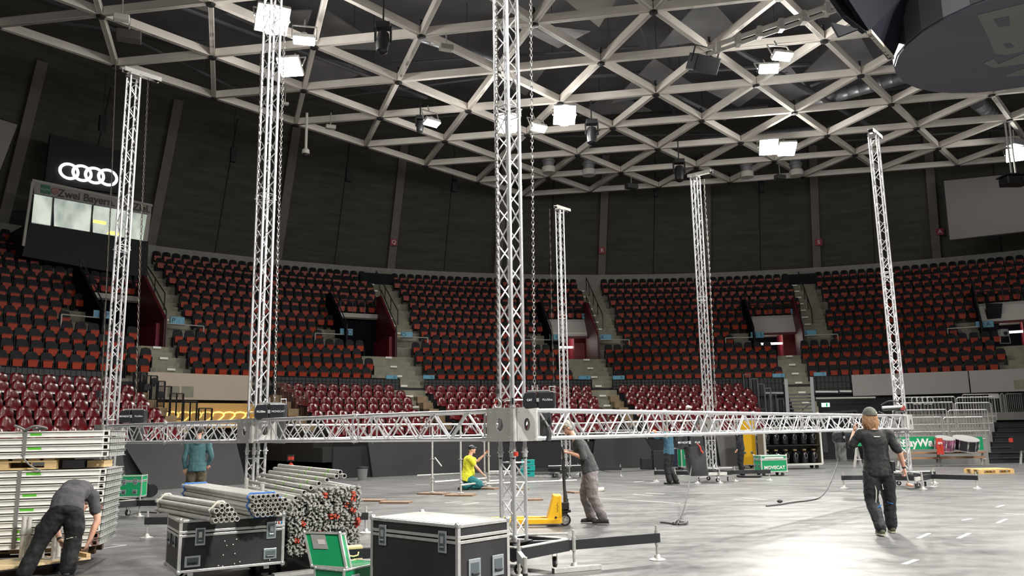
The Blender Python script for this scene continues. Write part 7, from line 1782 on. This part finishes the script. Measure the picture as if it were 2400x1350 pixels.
def person(label, loc, rz, J, o):
    t = thing('person', label, 'person', loc, rz); sc = o.get('girth', 1.0); sk = o.get('skin', skin)
    pel, wst, chs, nck, hd = [V(J[k]) for k in ('pelvis', 'waist', 'chest', 'neck', 'head')]
    lat = V(J.get('lat', (1, 0, 0))); ff = V(J.get('face', (0, 1, 0))); hu = V(J.get('headup', (0, 0, 1)))
    mid = chs*0.45 + nck*0.55
    # continuous body
    b = MB()
    loft(b, interp([pel - (wst-pel)*0.35, pel, wst, chs, mid, nck], 3)[:16], *[[r*sc*0.87 for r in rr_] for rr_ in ([.12, .135, .15, .155, .155, .15, .145, .14, .145, .155, .165, .17, .165, .14, .10, .06][:16], [.09, .10, .11, .11, .108, .105, .10, .10, .105, .11, .115, .115, .11, .09, .075, .055][:16])], lat, 14)
    limb(b, [nck - (hd-nck)*0.25, nck + (hd-nck)*0.35, hd - (hd-nck)*0.15], [0.062, 0.056, 0.055])
    P = head_geo2(b, hd, ff, hu)
    for s_ in 'LR':
        sh, el, wr = [V(J[k + s_]) for k in ('shoulder', 'elbow', 'wrist')]; hp, kn, an = [V(J[k + s_]) for k in ('hip', 'knee', 'ankle')]
        limb(b, [chs*0.4 + nck*0.2 + sh*0.4, sh, (sh+el)/2, el, el*0.65 + wr*0.35, wr], [0.065*sc, 0.056*sc, 0.047*sc, 0.040, 0.041, 0.026])
        hdv = J.get('hand' + s_); 
        if hdv: hand(b, wr, hdv[0], hdv[1], hdv[2], hdv[3])
        else: hand(b, wr, wr-el, (0, 0.2, 0.1) if abs((wr-el).normalized().y) < 0.8 else (0, 0, -1), (0, 1, 0), 0.7)
        limb(b, [pel*0.3 + hp*0.7, hp, (hp+kn)/2, kn, kn*0.65 + an*0.35, an], [0.074*sc, 0.072*sc, 0.062*sc, 0.048, 0.050, 0.034])
        tv = V(J.get('toe' + s_, (0, 1, 0))).normalized(); limb(b, [an - tv*0.03 - UZ*0.03, an + tv*0.10 - UZ*0.055], [0.035, 0.025])
    organic(b, 'body', sk, t, 0.0085, 2)
    # shirt
    if o.get('shirt'):
        g = MB(); hem = pel + (pel-wst)*o.get('hem', 0.25); k = 1.10*sc
        loft(g, interp([hem, pel, wst, chs, mid, nck - (nck-mid)*0.25], 3)[:16], [r*k for r in [.168, .168, .168, .166, .163, .156, .150, .146, .150, .158, .166, .170, .165, .145, .115, .085]], [r*k for r in [.132, .132, .130, .128, .124, .118, .112, .110, .112, .116, .118, .116, .108, .095, .085, .075]], lat, 16)
        sl = o.get('sleeve', 0.5)
        for s_ in 'LR':
            sh, el, wr = [V(J[q + s_]) for q in ('shoulder', 'elbow', 'wrist')]
            pts = [chs*0.35 + nck*0.25 + sh*0.4, sh]; rs = [0.085*sc, 0.072*sc]
            if sl <= 1: pts += [sh + (el-sh)*sl*0.5, sh + (el-sh)*sl]; rs += [0.060*sc, 0.060*sc]
            else: pts += [(sh+el)/2, el, el + (wr-el)*(sl-1)*0.5, el + (wr-el)*(sl-1)]; rs += [0.060*sc, 0.054*sc, 0.050, 0.040]
            limb(g, pts, rs)
        if o.get('hood'): limb(g, [nck + V((-0.09, -0.07, -0.02)), nck + V((0, -0.11, -0.05)), nck + V((0.09, -0.07, -0.02))], [0.05, 0.065, 0.05])
        if o.get('belly'): g.ball(wst + V((0, o['belly'], -0.02)), 0.15, 12, 9, (1.05, 0.8, 1.1))
        organic(g, o.get('shirtname', 'shirt'), o['shirt'], t, 0.012, 3, 0.030)
    # trousers
    g = MB(); k = 1.16*sc
    tp = pel + (wst-pel)*o.get('belt', 0.22)
    loft(g, interp([pel - (wst-pel)*0.5, pel, tp], 3), [r*k for r in [.10, .13, .148, .150, .146, .138, .128]], [r*k for r in [.085, .105, .115, .115, .110, .102, .095]], lat, 16)
    sr = o.get('shorts', False)
    for s_ in 'LR':
        hp, kn, an = [V(J[q + s_]) for q in ('hip', 'knee', 'ankle')]; tv = V(J.get('toe' + s_, (0, 1, 0))).normalized()
        if sr: limb(g, [pel*0.25 + hp*0.75, (hp+kn)/2, kn*1.05 - hp*0.05], [0.115*sc, 0.105, 0.10])
        else:
            limb(g, [pel*0.25 + hp*0.75, (hp+kn)/2, kn, (kn+an)/2, an*0.97 + kn*0.03], [0.118*sc, 0.106*sc, 0.092, 0.086, 0.082])
            for q in (0.06, 0.13): g.ball(an + (kn-an)*q, 0.086, 10, 6, (1, 1, 0.45))
            if o.get('cargo'): g.ball((hp*0.45 + kn*0.55) + V((0.07 if s_ == 'R' else -0.07, -0.01, 0)), 0.07, 10, 8, (0.6, 1.0, 1.4))
    organic(g, 'shorts' if sr else 'trousers', o['trousers'], t, 0.012, 3, 0.036)
    # shoes
    for s_ in 'LR':
        an = V(J['ankle' + s_]); tv = V(J.get('toe' + s_, (0, 1, 0))).normalized(); g = MB(); tz = tv.z
        base = an - UZ*0.055; sd = tv.cross(UZ).normalized()
        loft(g, [base - tv*0.095, base - tv*0.06, base, base + tv*0.09, base + tv*0.155, base + tv*0.185], [0.028, 0.040, 0.042, 0.048, 0.042, 0.02], [0.03, 0.042, 0.045, 0.036, 0.027, 0.015], sd, 12, 0.8)
        limb(g, [an + UZ*0.03, base], [0.045, 0.045])
        so = organic(g, 'shoe', o.get('shoe', blackplastic), t, 0.009, 2)
        q = MB(); lo_ = an - UZ*0.093; 
        q.prism([(-0.10, -0.03), (-0.085, -0.042), (0.0, -0.040), (0.09, -0.050), (0.165, -0.042), (0.192, 0), (0.165, 0.042), (0.09, 0.050), (0.0, 0.040), (-0.085, 0.042), (-0.10, 0.03)], lo_, tv, sd, UZ*0.02 if abs(tz) < 0.2 else tv.cross(sd)*0.02)
        q.build('shoe_sole', o.get('sole', rubber), t)
    return t, P
def hair_cap(t, P, m, parts, name='hair', wr=0.012, vox=0.008):
    g = MB()
    for (x, y, z, r, sc_) in parts: g.ball(P(x, y, z), r, 12, 9, sc_)
    return organic(g, name, m, t, vox, 2, wr, hr_tex)

# 1. rigger in black walking away
black_polo = mat('black_polo_cotton', (0.014, 0.0145, 0.015), 0.8); work_tr = mat('anthracite_work_trousers', (0.012, 0.013, 0.017), 0.75)
J = dict(pelvis=(-0.07, 0.0, 0.95), waist=(-0.075, 0.0, 1.12), chest=(-0.085, 0.0, 1.34), neck=(-0.09, 0.02, 1.55), head=(-0.10, 0.06, 1.76), face=(-0.28, 0.95, 0.05),
    shoulderL=(-0.28, 0.0, 1.48), elbowL=(-0.42, 0.06, 1.29), wristL=(-0.30, 0.24, 1.52), handL=((0.15, -0.1, 1), (1, 0, 0), (0, -1, 0), 0.9),
    shoulderR=(0.12, 0.0, 1.47), elbowR=(0.25, -0.04, 1.20), wristR=(0.33, 0.06, 0.96), handR=((0.10, 0.05, -1), (-1, 0, 0), (0, 1, 0), 1.35),
    hipL=(-0.18, 0, 0.90), kneeL=(-0.19, 0.02, 0.50), ankleL=(-0.16, -0.19, 0.11), hipR=(0.04, 0, 0.90), kneeR=(0.10, 0.16, 0.50), ankleR=(0.12, 0.21, 0.10), toeL=(0.0, 1, -0.02), toeR=(0.12, 1, 0))
rg, P = person('person in black polo shirt and grey cap walking away with a hammer', (5.57, 12.63, 0), -0.12, J, dict(shirt=black_polo, sleeve=0.85, trousers=work_tr, shoe=mat('olive_shoe', (0.06, 0.065, 0.035), 0.8), sole=mat('pale_sole', (0.45, 0.43, 0.34), 0.7), hem=0.55, cargo=True, girth=1.10, skin=skin))
hairm = mat('auburn_hair', (0.27, 0.145, 0.07), 0.55, noise=(20, 0.4, (1, 1, 0.25)))
g = MB(); random.seed(3)
for i in range(26):
    a = -0.35 + (pi + 0.7)*i/25; x, y = 0.080*cos(a), -0.085*sin(a); L = 0.185 + random.uniform(-0.02, 0.03)
    pts = [P(x*0.9, y*0.9 + 0.0, 0.045), P(x*1.12, y*1.12, -0.04), P(x*1.28, y*1.25, -0.04 - L*0.45), P(x*(1.22 + random.uniform(-.12, .12)), y*(1.15 + random.uniform(-.1, .1)), -0.02 - L)]
    r = [0.020, 0.024, 0.022, 0.010]; loft(g, interp(pts, 3), [0.020, .022, .024, .025, .025, .024, .022, .017, .012, .006][:10], [0.014, .016, .018, .019, .019, .018, .016, .013, .009, .005][:10], V((1, 0, 0)), 8)
g.ball(P(0, -0.02, 0.02), 0.095, 12, 9)
organic(g, 'long_hair', hairm, rg, 0.007, 1, 0.012, hr_tex)
capg = mat('grey_green_cap', (0.10, 0.105, 0.09), 0.85, noise=(25, 0.15))
g = MB(); prof = []
R_ = lambda v: v
up_ = (P(0, 0, 1) - P(0, 0, 0)).normalized(); fw_ = (P(0, 1, 0) - P(0, 0, 0)).normalized(); rt_ = (P(1, 0, 0) - P(0, 0, 0)).normalized()
vs = []; n, m_ = 20, 8
for k in range(m_+1):
    t_ = pi/2*k/m_; 
    for i in range(n): q = 2*pi*i/n; vs.append(P(0.102*cos(t_)*cos(q), 0.120*cos(t_)*sin(q) - 0.006, 0.008 + 0.125*sin(t_)))
g.add(vs, [(k*n+i, k*n+(i+1) % n, (k+1)*n+(i+1) % n, (k+1)*n+i) for k in range(m_) for i in range(n)] + [tuple(range(n))[::-1], tuple(range(m_*n, (m_+1)*n))])
cp = g.build('cap', capg, rg, smooth=True)
g = MB(); vs = []
for i in range(9):
    a = pi*(0.18 + 0.64*i/8); vs += [P(0.095*cos(a), 0.105*sin(a), 0.045), P(0.082*cos(a), 0.105*sin(a) + 0.065*sin((a-pi*0.18)/(0.64)), 0.035)]
n0 = len(vs); vs += [v + up_*0.006 for v in vs]
g.add(vs, [(2*i, 2*i+1, 2*i+3, 2*i+2) for i in range(8)] + [(n0+2*i, n0+2*i+2, n0+2*i+3, n0+2*i+1) for i in range(8)] + [(2*i+1, n0+2*i+1, n0+2*i+3, 2*i+3) for i in range(8)]); g.build('cap_brim', capg, cp, smooth=True)
MB().lathe([(0.0, 0), (0.014, 0.0), (0.014, 0.004), (0, 0.004)], P(0.045, -0.108, 0.045), -fw_ + rt_*0.4, 12).build('cap_badge', mat('badge_pale', (0.55, 0.50, 0.38), 0.6), cp)
# trouser details: reflective strips, blue slashes, knife pouch, logo, collar, watch
refl = mat('pale_trouser_piping', (0.60, 0.60, 0.48), 0.6); blu = mat('blue_trouser_slash', (0.02, 0.16, 0.5), 0.6)
for nm, pts, m_, r in [('trouser_piping', [(-0.165, -0.100, 0.76), (-0.155, -0.112, 0.65), (-0.16, -0.098, 0.54), (-0.17, -0.075, 0.46)], refl, 0.009), ('trouser_piping', [(0.045, -0.05, 0.75), (0.085, -0.01, 0.66), (0.10, 0.045, 0.56), (0.125, 0.075, 0.50)], refl, 0.009),
      ('trouser_piping', [(-0.055, -0.09, 0.74), (-0.05, -0.10, 0.66)], refl, 0.006), ('blue_slash', [(-0.20, -0.100, 0.38), (-0.15, -0.125, 0.405), (-0.10, -0.115, 0.44)], blu, 0.009), ('blue_slash', [(0.04, 0.055, 0.47), (0.09, 0.06, 0.445), (0.15, 0.10, 0.43)], blu, 0.009)]:
    MB().path([V(p) for p in pts], r, 6).build(nm, m_, rg, smooth=True)
MB().box((0.125, -0.085, 1.0), (0.06, 0.045, 0.15)).build('tool_pouch', blackplastic, rg, bevel=0.01)
MB().box((-0.085, -0.150, 1.44), (0.085, 0.004, 0.014)).build('back_logo', mat('logo_white', (0.7, 0.7, 0.7), 0.6), rg)
MB().path([P(0.0, 0, 0)*0 + V((-0.09 + 0.085*cos(q*pi/6), 0.0 + 0.078*sin(q*pi/6), 1.53)) for q in range(12)], 0.017, 8, closed=True).build('collar', black_polo, rg, smooth=True)
w_ = V(J['wristR']); e_ = (w_ - V(J['elbowR'])).normalized(); MB().tube(w_ - e_*0.035, w_ - e_*0.012, 0.030, 14).build('wrist_band', blackplastic, rg)
for nm, y in (('back_pocket', -0.165), ('back_pocket', 0.025)): MB().box((y, -0.125, 0.93), (0.13, 0.012, 0.05)).build(nm, work_tr, rg, bevel=0.005)
# hammer
hp_ = parent_matrix(rg) @ (w_ + V((0.018, 0.01, -0.075)))
t = thing('hammer', 'copper-headed hammer with short handle hanging from the walking man’s hand', 'hammer', hp_, 0.0)
MB().tube((-0.004, 0, 0.055), (0.035, 0, -0.16), 0.012, 8).build('handle', galv, t, smooth=True); MB().tube((-0.005, -0.01, -0.165), (0.085, 0.01, -0.185), 0.024, 10).build('hammer_head', mat('copper_head', (0.55, 0.28, 0.20), 0.4, 0.3), t)

# 2. grey-haired man pushing the pallet jack (faces -x)
grey_sw = mat('dark_grey_sweater', (0.050, 0.055, 0.056), 0.85); grey_tr = mat('taupe_cargo_trousers', (0.20, 0.18, 0.18), 0.8)
J = dict(pelvis=(0.0, 0.06, 0.93), waist=(0.0, 0.10, 1.08), chest=(0.0, 0.20, 1.28), neck=(0.0, 0.31, 1.47), head=(0.0, 0.42, 1.655), face=(0, 1, -0.28), headup=(0, 0.3, 1),
    shoulderL=(-0.19, 0.24, 1.41), elbowL=(-0.25, 0.16, 1.14), wristL=(-0.14, 0.41, 1.22), handL=((0.15, 1, 0.28), (0.3, 0, -1), (1, 0.2, 0), 1.3),
    shoulderR=(0.19, 0.25, 1.41), elbowR=(0.26, 0.22, 1.15), wristR=(0.12, 0.41, 1.24), handR=((-0.15, 1, 0.28), (-0.3, 0, -1), (-1, 0.2, 0), 1.3),
    hipL=(-0.09, 0.04, 0.88), kneeL=(-0.10, 0.02, 0.47), ankleL=(-0.11, -0.14, 0.11), hipR=(0.09, 0.06, 0.88), kneeR=(0.10, 0.16, 0.48), ankleR=(0.12, 0.06, 0.11), toeL=(0, 1, 0), toeR=(0, 1, -0.02))
pj, P = person('grey-haired person in dark grey sweater and taupe trousers pushing the pallet jack', (1.38, 14.68, 0), pi/2 - 0.08, J, dict(shirt=grey_sw, shirtname='sweater', sleeve=0.98, trousers=grey_tr, hem=0.35, cargo=True, skin=skin, shoe=mat('dark_grey_shoe', (0.05, 0.05, 0.052), 0.8), girth=1.03))
hair_cap(pj, P, mat('grey_hair', (0.42, 0.40, 0.37), 0.7, noise=(25, 0.3)), [(0, -0.015, 0.045, 0.088, (0.98, 1.12, 0.92)), (0, -0.06, 0.0, 0.07, (1.15, 0.8, 1.3)), (0.05, -0.03, 0.0, 0.045, (0.8, 1, 1.2)), (-0.05, -0.03, 0.0, 0.045, (0.8, 1, 1.2))])
g = MB(); 
for s_ in (-1, 1): g.bar(P(s_*0.080, 0.075, 0.012), P(s_*0.082, -0.02, 0.016), 0.005, 0.008)
g.bar(P(-0.075, 0.098, 0.014), P(0.075, 0.098, 0.014), 0.006, 0.006)
for s_ in (-1, 1): g.path([P(s_*0.034 + 0.024*cos(q*pi/4), 0.10, 0.004 + 0.016*sin(q*pi/4)) for q in range(8)], 0.0035, 5, closed=True)
g.build('glasses', blackmetal, pj)
g = MB(); g.bar(P(-0.084, 0.03, 0.07), P(0.084, 0.03, 0.07), 0.012, 0.012); g.path([P(0.082*cos(pi*q/10), 0.02 + 0.075*sin(pi*q/10), 0.062) for q in range(11)], 0.008, 6); g.build('head_strap', mat('strap_pale_yellow', (0.75, 0.62, 0.38), 0.6), pj)
g = MB()
for s_ in (-1, 1): g.ball(P(s_*0.031, 0.083, 0.006), 0.012, 8, 6)
g.build('eyes', mat('eye_dark', (0.05, 0.04, 0.035), 0.3), pj)

# 3. bending man in dark tee
tee = mat('charcoal_tee', (0.060, 0.058, 0.066), 0.85); bk_tr = mat('black_work_trousers', (0.006, 0.0063, 0.007), 0.8)
J = dict(pelvis=(0.15, 0.0, 0.77), waist=(0.16, 0.10, 0.90), chest=(0.21, 0.33, 0.985), neck=(0.24, 0.53, 0.90), head=(0.25, 0.66, 0.76), face=(0, 0.35, -1), headup=(0, 1, -0.4),
    shoulderL=(0.04, 0.44, 0.90), elbowL=(0.0, 0.42, 0.60), wristL=(0.09, 0.30, 0.40), handL=((0.55, -0.1, -0.7), (0.5, 0.5, 0.2), (0, 1, 0), 0.9),
    shoulderR=(0.40, 0.42, 0.90), elbowR=(0.47, 0.36, 0.62), wristR=(0.40, 0.30, 0.38), handR=((-0.3, 0.0, -0.9), (-0.8, 0.3, 0), (0, 1, 0), 0.9),
    hipL=(0.04, 0.0, 0.72), kneeL=(-0.10, -0.02, 0.42), ankleL=(-0.22, -0.10, 0.11), hipR=(0.25, 0.0, 0.72), kneeR=(0.24, 0.0, 0.42), ankleR=(0.22, -0.08, 0.11), toeL=(-0.25, 1, 0), toeR=(0.15, 1, 0))
bd, P = person('person in charcoal T-shirt and black trousers bending over the wooden dolly', (-5.42, 9.80, 0), 0.42, J, dict(shirt=tee, sleeve=0.62, trousers=bk_tr, hem=0.1, belt=0.6, cargo=True, skin=skin, shoe=blackplastic, girth=1.0))
hair_cap(bd, P, mat('brown_hair', (0.06, 0.035, 0.02), 0.7), [(0, -0.015, 0.035, 0.092, (0.98, 1.1, 0.98))])
w_ = V(J['wristL']); e_ = (w_ - V(J['elbowL'])).normalized(); MB().tube(w_ - e_*0.04, w_ - e_*0.015, 0.031, 14).build('wrist_watch', blackplastic, bd)
for x, z in ((-0.09, 0.47), (0.23, 0.47)): MB().path([V((x-0.05, -0.085, z-0.012)), V((x, -0.098, z)), V((x+0.05, -0.085, z+0.008))], 0.005, 5).build('knee_piping', refl, bd)

# 4. teal hoodie, seen from behind
teal = mat('teal_hoodie', (0.055, 0.135, 0.15), 0.85); camo = mat('olive_camo_shorts', (0.065, 0.055, 0.035), 0.85, noise=(8, 0.6))
J = dict(pelvis=(0, 0, 0.95), waist=(0, 0, 1.12), chest=(0, 0.01, 1.34), neck=(0, 0.02, 1.53), head=(0, 0.05, 1.71),
    shoulderL=(-0.19, 0, 1.46), elbowL=(-0.26, -0.02, 1.17), wristL=(-0.24, 0.04, 0.92), shoulderR=(0.19, 0, 1.46), elbowR=(0.29, -0.04, 1.20), wristR=(0.22, 0.06, 1.0),
    hipL=(-0.09, 0, 0.90), kneeL=(-0.13, 0.04, 0.50), ankleL=(-0.22, -0.02, 0.11), hipR=(0.09, 0, 0.90), kneeR=(0.10, 0.05, 0.50), ankleR=(0.12, 0.0, 0.11))
th_, P = person('person in teal hoodie and olive shorts seen from behind under the beam', (-6.92, 18.1, 0), 0.25, J, dict(shirt=teal, shirtname='hoodie', sleeve=1.85, trousers=camo, shorts=True, hem=0.5, hood=True, skin=skin, girth=1.04))
hair_cap(th_, P, mat('dark_hair', (0.03, 0.02, 0.015), 0.7), [(0, -0.015, 0.035, 0.092, (0.98, 1.1, 0.98))])

# 5. kneeling man in yellow
yel_t = mat('lime_yellow_tee', (0.62, 0.62, 0.03), 0.8)
J = dict(pelvis=(0, -0.06, 0.34), waist=(0, -0.03, 0.50), chest=(0, 0.0, 0.74), neck=(0, 0.05, 0.94), head=(0, 0.10, 1.12), face=(0, 1, 0.05),
    shoulderL=(-0.19, 0.02, 0.87), elbowL=(-0.16, 0.26, 0.78), wristL=(-0.06, 0.45, 0.95), handL=((0, 0.5, 0.8), (0, 1, -0.3), (1, 0, 0), 1.2),
    shoulderR=(0.19, 0.02, 0.87), elbowR=(0.24, 0.22, 0.62), wristR=(0.12, 0.40, 0.42), handR=((0, 0.8, -0.5), (0, -0.4, -1), (-1, 0, 0), 0.9),
    hipL=(-0.10, -0.05, 0.30), kneeL=(-0.15, 0.33, 0.12), ankleL=(-0.12, -0.12, 0.10), hipR=(0.10, -0.05, 0.30), kneeR=(0.15, 0.33, 0.12), ankleR=(0.12, -0.12, 0.10), toeL=(0, -1, -0.05), toeR=(0, -1, -0.05))
yk, P = person('person in lime-yellow T-shirt, teal trousers and black cap kneeling at the scaffold frame', (-1.33, 23.9, 0), -pi/2 + 0.1, J, dict(shirt=yel_t, sleeve=0.6, trousers=mat('teal_trousers', (0.01, 0.14, 0.15), 0.8), hem=0.6, belly=0.09, girth=1.25, skin=skin))
hair_cap(yk, P, blackplastic, [(0, -0.01, 0.045, 0.098, (0.98, 1.12, 0.85)), (0, 0.09, 0.045, 0.05, (1.2, 1.3, 0.25))], name='cap', wr=0.0)

# 6. blue jacket, arms raised toward the beam
blj = mat('petrol_blue_jacket', (0.04, 0.12, 0.18), 0.75)
J = dict(pelvis=(0, 0, 0.96), waist=(0, -0.01, 1.13), chest=(0, 0.0, 1.35), neck=(0, 0.03, 1.54), head=(0, 0.07, 1.72), face=(0, 1, -0.1),
    shoulderL=(-0.19, 0.02, 1.47), elbowL=(-0.22, 0.26, 1.36), wristL=(-0.12, 0.48, 1.50), shoulderR=(0.19, 0.02, 1.47), elbowR=(0.24, 0.22, 1.32), wristR=(0.14, 0.44, 1.50),
    hipL=(-0.09, 0, 0.90), kneeL=(-0.12, 0.03, 0.50), ankleL=(-0.14, -0.05, 0.11), hipR=(0.09, 0, 0.90), kneeR=(0.12, 0.08, 0.50), ankleR=(0.10, -0.14, 0.11))
bj, P = person('person in petrol blue jacket and black trousers reaching up to the beam', (4.55, 24.5, 0), 0.9, J, dict(shirt=blj, shirtname='jacket', sleeve=1.9, trousers=bk_tr, hem=0.5, skin=skin))
hair_cap(bj, P, mat('dark_hair', (0.03, 0.02, 0.015), 0.7), [(0, -0.015, 0.035, 0.092, (0.98, 1.1, 0.98))])
MB().path([V((0.20, -0.05, 0.45)), V((0.17, -0.10, 0.32)), V((0.16, -0.14, 0.15))], 0.008, 5).build('trouser_piping', white, bj)

# 7. person in black behind the chain bag tower
J = dict(pelvis=(0, 0, 0.95), waist=(0, 0, 1.12), chest=(0, 0.01, 1.34), neck=(0, 0.02, 1.53), head=(0, 0.05, 1.71),
    shoulderL=(-0.19, 0, 1.46), elbowL=(-0.26, -0.02, 1.17), wristL=(-0.24, 0.06, 0.93), shoulderR=(0.19, 0, 1.46), elbowR=(0.28, 0.0, 1.18), wristR=(0.24, 0.10, 0.95),
    hipL=(-0.09, 0, 0.90), kneeL=(-0.10, 0.02, 0.50), ankleL=(-0.10, -0.04, 0.11), hipR=(0.09, 0, 0.90), kneeR=(0.10, 0.02, 0.50), ankleR=(0.12, 0.0, 0.11))
bb, P = person('person dressed in black standing half hidden behind the chain bag tower', (7.50, 27.6, 0), 1.2, J, dict(shirt=mat('navy_black_sweater', (0.012, 0.014, 0.022), 0.8), shirtname='sweater', sleeve=1.9, trousers=bk_tr, hem=0.4, skin=skin))
hair_cap(bb, P, mat('dark_hair', (0.03, 0.02, 0.015), 0.7), [(0, -0.015, 0.035, 0.092, (0.98, 1.1, 0.98))])
